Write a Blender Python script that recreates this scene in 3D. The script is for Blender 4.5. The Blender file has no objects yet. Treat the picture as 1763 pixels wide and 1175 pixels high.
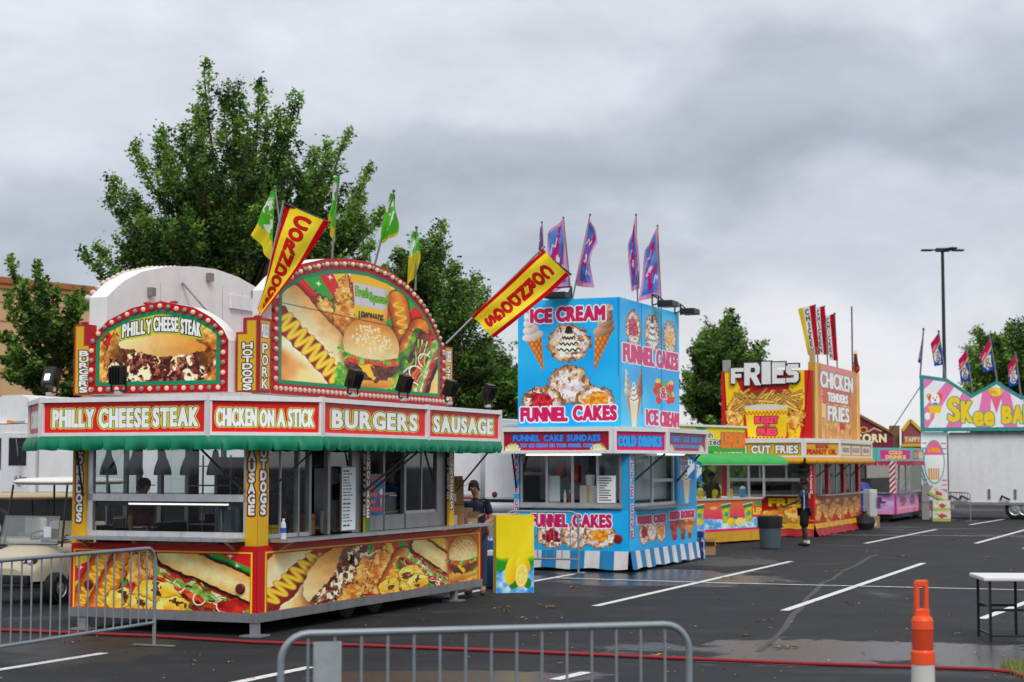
import bpy, bmesh, math, random
import numpy as np
from mathutils import Vector, Matrix
R = math.radians
SC = bpy.context.scene
C = SC.collection
# ---------------- camera ----------------
FPX, CX, CY, HC, Y0 = 3000.0, 881.5, 587.5, 2.0, 800.0
PITCH = math.atan((Y0-CY)/FPX)
cd = bpy.data.cameras.new("camera"); cam = bpy.data.objects.new("camera", cd); C.objects.link(cam)
cam.location = (0, 0, HC); cam.rotation_euler = (R(90)+PITCH, 0, 0)
cd.sensor_width = 36; cd.lens = FPX/1763*36; cd.clip_start = .1; cd.clip_end = 3000
cd.dof.use_dof = True; cd.dof.focus_distance = 22.5; cd.dof.aperture_fstop = 2.6
SC.camera = cam
# ---------------- sky, sun, exposure ----------------
W = bpy.data.worlds.new("World"); SC.world = W; W.use_nodes = True
nt = W.node_tree; nt.nodes.clear()
def N(t, **k):
    n = nt.nodes.new(t)
    for a, b in k.items():
        if a.startswith('i_'): n.inputs[a[2:].replace('_', ' ')].default_value = b
        else: setattr(n, a, b)
    return n
def L(a, b): nt.links.new(a, b)
def MATH(op, a, b=None):
    n = N('ShaderNodeMath', operation=op)
    for i, v in enumerate((a, b)):
        if v is None: continue
        if isinstance(v, (int, float)): n.inputs[i].default_value = v
        else: L(v, n.inputs[i])
    return n.outputs[0]
def RAMP(src, stops, interp='EASE'):
    n = N('ShaderNodeValToRGB'); n.color_ramp.interpolation = interp
    e = n.color_ramp.elements
    while len(e) < len(stops): e.new(.5)
    for el, (p, c) in zip(e, stops): el.position = p; el.color = (*c, 1) if len(c) == 3 else c
    if src is not None: L(src, n.inputs[0])
    return n.outputs[0]
SUN_EL, SUN_AZ = R(46), R(163)
sky = N('ShaderNodeTexSky', sky_type='NISHITA', sun_disc=False, sun_elevation=SUN_EL, sun_rotation=SUN_AZ)
tc = N('ShaderNodeTexCoord')
mp = N('ShaderNodeMapping'); mp.inputs['Scale'].default_value = (4.2, 4.2, 8.5); mp.inputs['Location'].default_value = (1.3, .4, .2)
L(tc.outputs['Generated'], mp.inputs[0])
n1 = N('ShaderNodeTexNoise', i_Scale=1.0, i_Detail=9.0, i_Roughness=.50, i_Distortion=.25); L(mp.outputs[0], n1.inputs['Vector'])
mp2 = N('ShaderNodeMapping'); mp2.inputs['Scale'].default_value = (10, 10, 19); mp2.inputs['Location'].default_value = (4.3, 2.4, 1.2)
L(tc.outputs['Generated'], mp2.inputs[0])
n2 = N('ShaderNodeTexNoise', i_Scale=1.0, i_Detail=9.0, i_Roughness=.58, i_Distortion=.4); L(mp2.outputs[0], n2.inputs['Vector'])
sp = N('ShaderNodeSeparateXYZ'); L(tc.outputs['Generated'], sp.inputs[0])
w_ = MATH('ADD', sp.outputs['Z'], MATH('MULTIPLY', MATH('SUBTRACT', n1.outputs['Fac'], .5), .30))
w_ = MATH('ADD', w_, MATH('MULTIPLY', sp.outputs['X'], -.10))
base = RAMP(w_, [(0, (.70, .70, .715)), (.045, (.66, .665, .70)), (.10, (.54, .575, .64)), (.15, (.385, .427, .498)), (.19, (.445, .485, .555)), (.235, (.60, .63, .69)), (.5, (.82, .84, .88)), (1, (.95, .97, 1.0))])
mul = MATH('ADD', MATH('MULTIPLY', n2.outputs['Fac'], .56), .72)
mx = N('ShaderNodeMix', data_type='RGBA', blend_type='MULTIPLY'); mx.inputs[0].default_value = 1
L(base, mx.inputs[6]); L(mul, mx.inputs[7])
sc10 = N('ShaderNodeMix', data_type='RGBA', blend_type='MULTIPLY'); sc10.inputs[0].default_value = 1
L(mx.outputs[2], sc10.inputs[6]); sc10.inputs[7].default_value = (10, 10, 10, 1)
cover = N('ShaderNodeMix', data_type='RGBA'); cover.inputs[0].default_value = .95
L(sky.outputs[0], cover.inputs[6]); L(sc10.outputs[2], cover.inputs[7])
bg = N('ShaderNodeBackground', i_Strength=.1); L(cover.outputs[2], bg.inputs[0])
out = N('ShaderNodeOutputWorld'); L(bg.outputs[0], out.inputs[0])
sl = bpy.data.lights.new("sun", 'SUN'); sun = bpy.data.objects.new("sun", sl); C.objects.link(sun)
sl.energy = 1.5; sl.angle = R(18); sl.color = (1, .97, .92)
sun.rotation_euler = (R(90)-SUN_EL, 0, math.pi-SUN_AZ)
sun.rotation_euler = Vector((-math.sin(SUN_AZ)*math.cos(SUN_EL), -math.cos(SUN_AZ)*math.cos(SUN_EL), -math.sin(SUN_EL))).to_track_quat('-Z', 'Y').to_euler()
sun.location = (0, -10, 30)
SC.view_settings.view_transform = 'Standard'; SC.view_settings.look = 'None'
SC.view_settings.exposure = 0.22; SC.view_settings.gamma = 1; SC.view_settings.use_curve_mapping = False
SC.render.engine = 'CYCLES'; SC.cycles.max_bounces = 8; SC.cycles.transparent_max_bounces = 16
SC.render.resolution_x = 1024; SC.render.resolution_y = 682

# ---------------- pixel -> place ----------------
def ray(px, py):
    x = (px-CX)/FPX; y = (CY-py)/FPX
    return (x, math.cos(PITCH)-y*math.sin(PITCH), math.sin(PITCH)+y*math.cos(PITCH))
def G(px, py, z=0.0):
    r = ray(px, py); t = (z-HC)/r[2]; return Vector((r[0]*t, r[1]*t, z))
def D(px, py, d):
    r = ray(px, py); t = d/r[1]; return Vector((r[0]*t, d, HC+r[2]*t))
class Fr:                                   # a thing's own axes on the ground
    def __init__(s, o, a): s.o = o; s.a = a; s.c = math.cos(R(a)); s.s = math.sin(R(a))
    def w(s, x, y, z=0): return Vector((s.o[0]+x*s.c-y*s.s, s.o[1]+x*s.s+y*s.c, z))
    def l(s, p): dx, dy = p[0]-s.o[0], p[1]-s.o[1]; return Vector((dx*s.c+dy*s.s, -dx*s.s+dy*s.c, p[2]))
    def _r(s, px, py):
        r = ray(px, py); ox, oy = -s.o[0], -s.o[1]
        return ox*s.c+oy*s.s, -ox*s.s+oy*s.c, r[0]*s.c+r[1]*s.s, -r[0]*s.s+r[1]*s.c, r[2]
    def X(s, px, py, c=0):
        ax, ay, lx, ly, lz = s._r(px, py); t = (c-ax)/lx; return ay+t*ly, HC+t*lz
    def Y(s, px, py, c=0):
        ax, ay, lx, ly, lz = s._r(px, py); t = (c-ay)/ly; return ax+t*lx, HC+t*lz

# ---------------- things, parts ----------------
def tag(o, label=None, cat=None, group=None, kind=None):
    if label: o['label'] = label
    if cat: o['category'] = cat
    if group: o['group'] = group
    if kind: o['kind'] = kind
    return o
def thing(name, label, cat, loc=(0, 0, 0), rz=0, group=None):
    o = bpy.data.objects.new(name, None); C.objects.link(o); o.empty_display_size = .2; loc = tuple(loc) if len(loc) == 3 else (*loc, 0)
    o.location = loc; o.rotation_euler = (0, 0, R(rz))
    return tag(o, label, cat, group)
def dup(root, loc=None, rz=None, label=None, group=None):
    def cp(o, par):
        c = o.copy(); C.objects.link(c)
        if par: c.parent = par
        for ch in o.children: cp(ch, c)
        return c
    r = cp(root, None)
    if loc is not None: r.location = loc
    if rz is not None: r.rotation_euler = (0, 0, R(rz))
    if label: r['label'] = label
    if group: r['group'] = group
    return r
def lin(c):
    c = np.asarray(c, float); return np.where(c <= .04045, c/12.92, ((c+.055)/1.055)**2.4)
def hx(s): return tuple(int(s[i:i+2], 16)/255 for i in (0, 2, 4))
# ---------------- materials ----------------
def mat(name, rough=.5, metal=0., spec=.5, noise=0., nscale=6., bump=0., trans=0., base=None, dirt=0.):
    global nt
    m = bpy.data.materials.new(name); m.use_nodes = True; nt = m.node_tree
    b = nt.nodes['Principled BSDF']
    b.inputs['Roughness'].default_value = rough; b.inputs['Metallic'].default_value = metal
    b.inputs['Specular IOR Level'].default_value = spec
    if base is None:
        a = N('ShaderNodeAttribute', attribute_name='Col'); col = a.outputs['Color']
    else:
        a = N('ShaderNodeRGB'); a.outputs[0].default_value = (*base, 1); col = a.outputs[0]
    if noise:
        t = N('ShaderNodeTexCoord')
        n = N('ShaderNodeTexNoise', i_Scale=nscale, i_Detail=6., i_Roughness=.65); L(t.outputs['Object'], n.inputs['Vector'])
        f = MATH('ADD', MATH('MULTIPLY', n.outputs['Fac'], noise*2), 1-noise)
        if dirt:                                # rain streaks and road dirt
            q = N('ShaderNodeMapping'); q.inputs['Scale'].default_value = (4, 4, .9); L(t.outputs['Object'], q.inputs[0])
            n2 = N('ShaderNodeTexNoise', i_Scale=1., i_Detail=7., i_Roughness=.7); L(q.outputs[0], n2.inputs['Vector'])
            f = MATH('MULTIPLY', f, RAMP(n2.outputs['Fac'], [(.30, (1-dirt,)*3), (.55, (1, 1, 1))]))
        mm = N('ShaderNodeMix', data_type='RGBA', blend_type='MULTIPLY'); mm.inputs[0].default_value = 1
        L(col, mm.inputs[6]); L(f, mm.inputs[7]); col = mm.outputs[2]
        L(MATH('ADD', MATH('MULTIPLY', n.outputs['Fac'], .3), rough-.15), b.inputs['Roughness'])
        if bump:
            bp = N('ShaderNodeBump', i_Strength=bump, i_Distance=.02); L(n.outputs['Fac'], bp.inputs['Height']); L(bp.outputs[0], b.inputs['Normal'])
    L(col, b.inputs['Base Color'])
    if trans:
        tr = N('ShaderNodeBsdfTranslucent'); L(col, tr.inputs[0])
        ms = N('ShaderNodeMixShader'); ms.inputs[0].default_value = trans
        L(b.outputs[0], ms.inputs[1]); L(tr.outputs[0], ms.inputs[2]); L(ms.outputs[0], nt.nodes['Material Output'].inputs[0])
    return m
M_PRINT = mat('printed_vinyl', .38, spec=.35, noise=.05, nscale=2.5, dirt=.05)
M_PAINT = mat('paint', .42, noise=.10, nscale=5, dirt=.09)
M_MATTE = mat('matte', .75, spec=.25, noise=.12, nscale=9)
M_METAL = mat('bare_metal', .42, metal=.75, noise=.14, nscale=7, dirt=.25)
M_GALV = mat('galvanised_steel', .5, metal=.45, noise=.25, nscale=11)
M_CLOTH = mat('cloth', .85, spec=.1, noise=.06, nscale=14, trans=.22)
M_VINYL = mat('awning_vinyl', .5, spec=.35, noise=.10, nscale=4, trans=.12, dirt=.2)
M_RUBBER = mat('rubber', .7, noise=.2, nscale=20)
M_SKIN = mat('skin', .55, noise=.05, nscale=20)
M_LEAF = mat('leaf', .55, spec=.3, trans=.32)
M_BARK = mat('bark', .9, spec=.1, noise=.35, nscale=8, bump=.4)
M_PLASTIC = mat('plastic', .4, noise=.06, nscale=6)
M_CARD = mat('cardboard', .8, spec=.15, noise=.1, nscale=8)
def glassmat(name, tint, refl=.10, edge=.55):
    global nt
    m = bpy.data.materials.new(name); m.use_nodes = True; nt = m.node_tree; nt.nodes.clear()
    t = N('ShaderNodeBsdfTransparent'); t.inputs[0].default_value = (*tint, 1)
    g = N('ShaderNodeBsdfGlossy'); g.inputs['Roughness'].default_value = .03; g.inputs[0].default_value = (.9, .95, .95, 1)
    lw = N('ShaderNodeLayerWeight', i_Blend=.35)
    f = MATH('ADD', MATH('MULTIPLY', lw.outputs['Facing'], edge), refl)
    ms = N('ShaderNodeMixShader'); L(f, ms.inputs[0]); L(t.outputs[0], ms.inputs[1]); L(g.outputs[0], ms.inputs[2])
    o = N('ShaderNodeOutputMaterial'); L(ms.outputs[0], o.inputs[0])
    return m
M_GLASS = glassmat('window_glass', (.76, .81, .80), .05, .20)
M_GLASSD = glassmat('dark_glass', (.35, .38, .38), .06, .3)
def emis(name, col, st):
    global nt
    m = bpy.data.materials.new(name); m.use_nodes = True; nt = m.node_tree
    b = nt.nodes['Principled BSDF']; b.inputs['Base Color'].default_value = (*col, 1)
    b.inputs['Emission Color'].default_value = (*col, 1); b.inputs['Emission Strength'].default_value = st
    return m
M_TUBE = emis('lit_tube', (1, 1, .97), 1.25)
M_BULBLIT = emis('lit_bulb', (.72, .48, .34), .16)

# ---------------- mesh builder ----------------
class MB:
    def __init__(s): s.v = []; s.f = []; s.c = []; s.sm = []
    def face(s, pts, col, smooth=False):
        k = len(s.v); s.v += [tuple(p) for p in pts]; s.f.append(tuple(range(k, k+len(pts)))); s.c.append(col); s.sm.append(smooth); return s
    def raw(s, vs, fs, col, smooth=False):
        k = len(s.v); s.v += [tuple(p) for p in vs]
        for f in fs: s.f.append(tuple(i+k for i in f)); s.c.append(col); s.sm.append(smooth)
        return s
    def box(s, a, b, col, bev=0.0):
        x0, x1 = sorted((a[0], b[0])); y0, y1 = sorted((a[1], b[1])); z0, z1 = sorted((a[2], b[2]))
        if bev:
            bm = bmesh.new(); bmesh.ops.create_cube(bm, size=1)
            for v in bm.verts: v.co = Vector(((x0+x1)/2+v.co.x*(x1-x0), (y0+y1)/2+v.co.y*(y1-y0), (z0+z1)/2+v.co.z*(z1-z0)))
            bmesh.ops.bevel(bm, geom=bm.edges[:], offset=bev, segments=2, affect='EDGES', profile=.6)
            bm.verts.index_update(); s.raw([v.co for v in bm.verts], [[v.index for v in f.verts] for f in bm.faces], col); bm.free(); return s
        vs = [(x0, y0, z0), (x1, y0, z0), (x1, y1, z0), (x0, y1, z0), (x0, y0, z1), (x1, y0, z1), (x1, y1, z1), (x0, y1, z1)]
        return s.raw(vs, [(0, 3, 2, 1), (4, 5, 6, 7), (0, 1, 5, 4), (1, 2, 6, 5), (2, 3, 7, 6), (3, 0, 4, 7)], col)
    def bar(s, p, q, w, h, col, up=(0, 0, 1)):          # square bar between two points
        p, q = Vector(p), Vector(q); d = (q-p).normalized(); u = Vector(up)
        if abs(d.dot(u)) > .95: u = Vector((1, 0, 0))
        a = d.cross(u).normalized()*w/2; b = a.cross(d).normalized()*h/2
        vs = [p-a-b, p+a-b, p+a+b, p-a+b, q-a-b, q+a-b, q+a+b, q-a+b]
        return s.raw(vs, [(0, 3, 2, 1), (4, 5, 6, 7), (0, 1, 5, 4), (1, 2, 6, 5), (2, 3, 7, 6), (3, 0, 4, 7)], col)
    def tube(s, pts, r, col, n=8, cap=True):
        pts = [Vector(p) for p in pts]; m = len(pts); rr = r if hasattr(r, '__len__') else [r]*m
        t0 = (pts[1]-pts[0]).normalized(); u = Vector((0, 0, 1)) if abs(t0.z) < .9 else Vector((1, 0, 0))
        u = (u-t0*u.dot(t0)).normalized(); vs = []
        for i in range(m):
            t = (pts[min(i+1, m-1)]-pts[max(i-1, 0)]).normalized()
            u = u-t*u.dot(t)
            u = u.normalized() if u.length > 1e-6 else t.orthogonal().normalized()
            w = t.cross(u)
            for j in range(n):
                a = 2*math.pi*j/n; vs.append(pts[i]+(u*math.cos(a)+w*math.sin(a))*rr[i])
        fs = [(i*n+j, i*n+(j+1) % n, (i+1)*n+(j+1) % n, (i+1)*n+j) for i in range(m-1) for j in range(n)]
        s.raw(vs, fs, col, True)
        if cap: s.raw(vs[:n], [tuple(range(n))[::-1]], col); s.raw(vs[-n:], [tuple(range(n))], col)
        return s
    def lathe(s, prof, col, n=16, at=(0, 0, 0), axis='z', smooth=True):
        vs = []; cols = col if isinstance(col, list) else None
        for (r, z) in prof:
            for j in range(n):
                a = 2*math.pi*j/n; p = (r*math.cos(a), r*math.sin(a), z)
                if axis == 'x': p = (p[2], p[0], p[1])
                if axis == 'y': p = (p[1], p[2], p[0])
                vs.append((p[0]+at[0], p[1]+at[1], p[2]+at[2]))
        for i in range(len(prof)-1):
            k = i*n; vv = vs[k:k+2*n]
            s.raw(vv, [(j, (j+1) % n, n+(j+1) % n, n+j) for j in range(n)], cols[i] if cols else col, smooth)
        return s
    def prism(s, poly, o, u, v, w, d, col, side=None):   # poly in (u,v), thickness d along w, front at o
        o, u, v, w = Vector(o), Vector(u), Vector(v), Vector(w); n = len(poly)
        a = [o+u*x+v*y for x, y in poly]; b = [p+w*d for p in a]
        s.raw(a, [tuple(range(n))], col); s.raw(b, [tuple(range(n))[::-1]], col)
        for i in range(n): j = (i+1) % n; s.raw([a[i], b[i], b[j], a[j]], [(0, 1, 2, 3)], side or col)
        return s
    def ball(s, c, r, col, n=10, m=7):
        rx, ry, rz = r if hasattr(r, '__len__') else (r, r, r)
        prof = [(math.sin(math.pi*i/m), -math.cos(math.pi*i/m)) for i in range(m+1)]
        vs = [(c[0]+rx*p*math.cos(2*math.pi*j/n), c[1]+ry*p*math.sin(2*math.pi*j/n), c[2]+rz*z) for p, z in prof for j in range(n)]
        return s.raw(vs, [(i*n+j, i*n+(j+1) % n, (i+1)*n+(j+1) % n, (i+1)*n+j) for i in range(m) for j in range(n)], col, True)
    def build(s, name, m, parent=None, loc=None):
        me = bpy.data.meshes.new(name); me.from_pydata(s.v, [], s.f)
        at = me.color_attributes.new('Col', 'FLOAT_COLOR', 'CORNER')
        cnt = np.array([len(f) for f in s.f]); cc = np.ones((int(cnt.sum()), 4), np.float32)
        cc[:, :3] = np.repeat(lin(np.array([c[:3] for c in s.c])), cnt, axis=0)
        at.data.foreach_set('color', cc.ravel())
        me.polygons.foreach_set('use_smooth', s.sm)
        me.materials.append(m)
        o = bpy.data.objects.new(name, me); C.objects.link(o)
        if parent: o.parent = parent
        if loc: o.location = loc
        return o
def pane(name, parent, pts, m=None):
    me = bpy.data.meshes.new(name); me.from_pydata([tuple(p) for p in pts], [], [tuple(range(len(pts)))]); me.materials.append(m or M_GLASS)
    o = bpy.data.objects.new(name, me); C.objects.link(o); o.parent = parent; return o

# ---------------- printed artwork: colours on a fine grid ----------------
_T = {}
def vnoise(x, y, seed=0):
    if seed not in _T: _T[seed] = np.random.RandomState(seed).rand(256, 256)
    T = _T[seed]; xi = np.floor(x).astype(int); yi = np.floor(y).astype(int)
    fx = x-xi; fy = y-yi; fx = fx*fx*(3-2*fx); fy = fy*fy*(3-2*fy)
    a = T[xi & 255, yi & 255]; b = T[(xi+1) & 255, yi & 255]; c = T[xi & 255, (yi+1) & 255]; d = T[(xi+1) & 255, (yi+1) & 255]
    return (a*(1-fx)+b*fx)*(1-fy)+(c*(1-fx)+d*fx)*fy
def fbm(x, y, seed=0, o=3):
    r = 0; a = .5; s = 0
    for i in range(o): r = r+a*vnoise(x*2**i, y*2**i, seed+i); s += a; a *= .55
    return r/s
_GL = {}
def glyph(ch):
    if ch not in _GL:
        cu = bpy.data.curves.new('t', 'FONT'); cu.body = ch; cu.resolution_u = 4
        ob = bpy.data.objects.new('t', cu); me = bpy.data.meshes.new_from_object(ob)
        V = np.array([v.co[:2] for v in me.vertices]).reshape(-1, 2)
        cnt = {}
        for p in me.polygons:
            for e in p.edge_keys: cnt[e] = cnt.get(e, 0)+1
        # merge by position so shared edges are found
        key = {}; idx = []
        for v in V: idx.append(key.setdefault((round(v[0], 4), round(v[1], 4)), len(key)))
        cnt = {}
        for p in me.polygons:
            vs = list(p.vertices)
            for i in range(len(vs)):
                a, b = idx[vs[i]], idx[vs[(i+1) % len(vs)]]
                k = (min(a, b), max(a, b)); cnt[k] = cnt.get(k, 0)+1
        P = np.array(list(key.keys())) if key else np.zeros((0, 2))
        E = [k for k, n in cnt.items() if n == 1]
        seg = np.array([[P[a], P[b]] for a, b in E]) if E else np.zeros((0, 2, 2))
        bpy.data.objects.remove(ob); bpy.data.curves.remove(cu); bpy.data.meshes.remove(me)
        if len(seg): x0 = seg[..., 0].min(); seg = seg.copy(); seg[..., 0] -= x0; wd = seg[..., 0].max()
        else: wd = .3
        _GL[ch] = (seg, wd)
    return _GL[ch]
class Cv:                                   # x to the right, y DOWN from the top edge
    def __init__(s, w, h, nx, ny, bg=(1, 1, 1)):
        s.w, s.h, s.nx, s.ny = w, h, nx, ny
        x = np.linspace(0, w, nx+1); y = np.linspace(0, h, ny+1)
        s.X, s.Y = np.meshgrid(x, y); s.C = np.zeros(s.X.shape+(3,)); s.C[:] = bg; s.px = w/nx
    def fill(s, sd, col, soft=None, a=1.):
        al = np.clip(.5-sd/(soft or s.px*1.2), 0, 1)[..., None]*a
        s.C = s.C*(1-al)+np.asarray(col)*al
    def ell(s, cx, cy, rx, ry, rot=0):
        c, n = math.cos(R(rot)), math.sin(R(rot)); dx, dy = s.X-cx, s.Y-cy
        u = (dx*c+dy*n)/rx; v = (-dx*n+dy*c)/ry; return (np.sqrt(u*u+v*v)-1)*min(rx, ry)
    def loc(s, cx, cy, rot=0):
        c, n = math.cos(R(rot)), math.sin(R(rot)); dx, dy = s.X-cx, s.Y-cy
        return dx*c+dy*n, -dx*n+dy*c
    def rect(s, x0, y0, x1, y1): return np.maximum(np.maximum(x0-s.X, s.X-x1), np.maximum(y0-s.Y, s.Y-y1))
    def line(s, pts):
        d = None
        for (x0, y0), (x1, y1) in zip(pts[:-1], pts[1:]):
            ax, ay = s.X-x0, s.Y-y0; bx, by = x1-x0, y1-y0; q = bx*bx+by*by or 1e-9
            t = np.clip((ax*bx+ay*by)/q, 0, 1); e = (ax-bx*t)**2+(ay-by*t)**2
            d = e if d is None else np.minimum(d, e)
        return np.sqrt(d)
    def poly(s, pts):
        d = s.line(list(pts)+[pts[0]]); ins = np.zeros(s.X.shape, bool)
        for (x0, y0), (x1, y1) in zip(pts, list(pts[1:])+[pts[0]]):
            if y0 == y1: continue
            ins ^= ((y0 > s.Y) != (y1 > s.Y)) & (s.X < (x1-x0)*(s.Y-y0)/(y1-y0)+x0)
        return np.where(ins, -d, d)
    def tex(s, c0, c1, sc, seed=0, gain=2.2, sy=None):
        f = np.clip((fbm(s.X/sc+7, s.Y/(sy or sc)+3, seed)-.5)*gain+.5, 0, 1)[..., None]
        return np.asarray(c0)*(1-f)+np.asarray(c1)*f
    def wob(s, amp, sc, seed): return (fbm(s.X/sc+11, s.Y/sc+5, seed)-.5)*2*amp
    def rays(s, cx, cy, cols, n=26, ph=0):
        a = np.arctan2(s.Y-cy, s.X-cx)/(2*math.pi)*n+ph; k = np.floor(a).astype(int) % len(cols)
        s.C = np.asarray(cols)[k]
    def sparkle(s, pts, r=3):
        for x, y in pts:
            dx, dy = abs(s.X-x), abs(s.Y-y)
            s.fill(np.sqrt(dx*dx+dy*dy)-r*.35, (1, 1, 1), r*.5); s.fill(np.minimum(dx*4+dy, dx+dy*4)-r, (1, 1, 1), r*.6, .7)
    def text(s, t, x0, y0, x1, y1, layers, mapf=None, bold=0., gap=.1, vert=False, flip=0):
        items = []; cap = .729
        if vert:
            n = len(t); hh = (y1-y0)/n
            for i, ch in enumerate(t):
                g, wd = glyph(ch)
                if len(g): items.append((g, lambda u, v, i=i, wd=wd: (x0+(x1-x0)*(.5+(u/max(wd, .3)-.5*min(1, wd/.3))*1.0) if False else x0+(x1-x0)*((u-wd/2)/max(wd, .45)+.5), y0+hh*(i+.93)-v/cap*hh*.84)))
        else:
            tot = 0; pos = []
            for ch in t: g, wd = glyph(ch); pos.append(tot); tot += wd+gap
            tot -= gap
            for ch, p in zip(t, pos):
                g, wd = glyph(ch)
                if len(g): items.append((g, lambda u, v, p=p: (x0+(x1-x0)*(u+p)/tot, y1-(y1-y0)*v/cap)))
        big = max(l[0] for l in layers)+bold+2*s.px; S = np.full(s.X.shape, 1e3)
        dx, dy = s.w/s.nx, s.h/s.ny
        for g, f in items:
            q = np.array([[f(*a) for a in sg] for sg in g])
            if mapf: q = np.array([[mapf(*a) for a in sg] for sg in q])
            lo = q.reshape(-1, 2).min(0)-big; hi = q.reshape(-1, 2).max(0)+big
            i0, i1 = max(0, int(lo[0]/dx)), min(s.nx+1, int(hi[0]/dx)+2); j0, j1 = max(0, int(lo[1]/dy)), min(s.ny+1, int(hi[1]/dy)+2)
            if i1 <= i0 or j1 <= j0: continue
            X = s.X[j0:j1, i0:i1]; Y = s.Y[j0:j1, i0:i1]; d = np.full(X.shape, 1e9); ins = np.zeros(X.shape, bool)
            for (a, b) in q:
                bx, by = b-a; ax, ay = X-a[0], Y-a[1]; tt = np.clip((ax*bx+ay*by)/(bx*bx+by*by+1e-12), 0, 1)
                d = np.minimum(d, (ax-bx*tt)**2+(ay-by*tt)**2)
                if a[1] != b[1]: ins ^= ((a[1] > Y) != (b[1] > Y)) & (X < bx*(Y-a[1])/by+a[0])
            d = np.sqrt(d); S[j0:j1, i0:i1] = np.minimum(S[j0:j1, i0:i1], np.where(ins, -d, d))
        for gr, col in layers: s.fill(S-gr-bold, col)
        return S
def panel(name, parent, cv, pos, m=None):
    """a printed sheet: pos(u, v) with u to the right and v down, arrays in 0..1"""
    if cv.nx*cv.ny > 20000:                    # printer's ink: a little richer than the drawing
        g = cv.C.mean(2, keepdims=True); q = g+(cv.C-g)*1.14; cv.C = np.clip((q-.5)*1.10+.525, 0, 1)
    U = cv.X/cv.w; V = cv.Y/cv.h; P = pos(U.ravel(), V.ravel())
    P = np.stack([np.broadcast_to(np.asarray(a, float), U.size) for a in P], 1).astype(np.float32)
    nx, ny = cv.nx, cv.ny; i = np.arange(nx*ny); r = i//nx; c = i % nx; k = r*(nx+1)+c
    F = np.stack([k+nx+1, k+nx+2, k+1, k], 1).astype(np.int32)
    me = bpy.data.meshes.new(name); me.vertices.add(len(P)); me.vertices.foreach_set('co', P.ravel())
    me.loops.add(F.size); me.loops.foreach_set('vertex_index', F.ravel())
    me.polygons.add(len(F)); me.polygons.foreach_set('loop_start', np.arange(0, F.size, 4, dtype=np.int32)); me.polygons.foreach_set('loop_total', np.full(len(F), 4, np.int32))
    me.update(calc_edges=True)
    at = me.color_attributes.new('Col', 'FLOAT_COLOR', 'POINT'); cc = np.ones((len(P), 4), np.float32); cc[:, :3] = lin(np.clip(cv.C, 0, 1)).reshape(-1, 3)
    at.data.foreach_set('color', cc.ravel()); me.polygons.foreach_set('use_smooth', np.ones(len(F), bool)); me.materials.append(m or M_PRINT)
    o = bpy.data.objects.new(name, me); C.objects.link(o)
    if parent: o.parent = parent
    return o
def quadpos(bl, br, tr, tl):
    bl, br, tr, tl = [np.array(p, float) for p in (bl, br, tr, tl)]
    def f(u, v):
        u = u[:, None]; v = v[:, None]; P = (tl*(1-u)+tr*u)*(1-v)+(bl*(1-u)+br*u)*v
        return P[:, 0], P[:, 1], P[:, 2]
    return f
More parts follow.
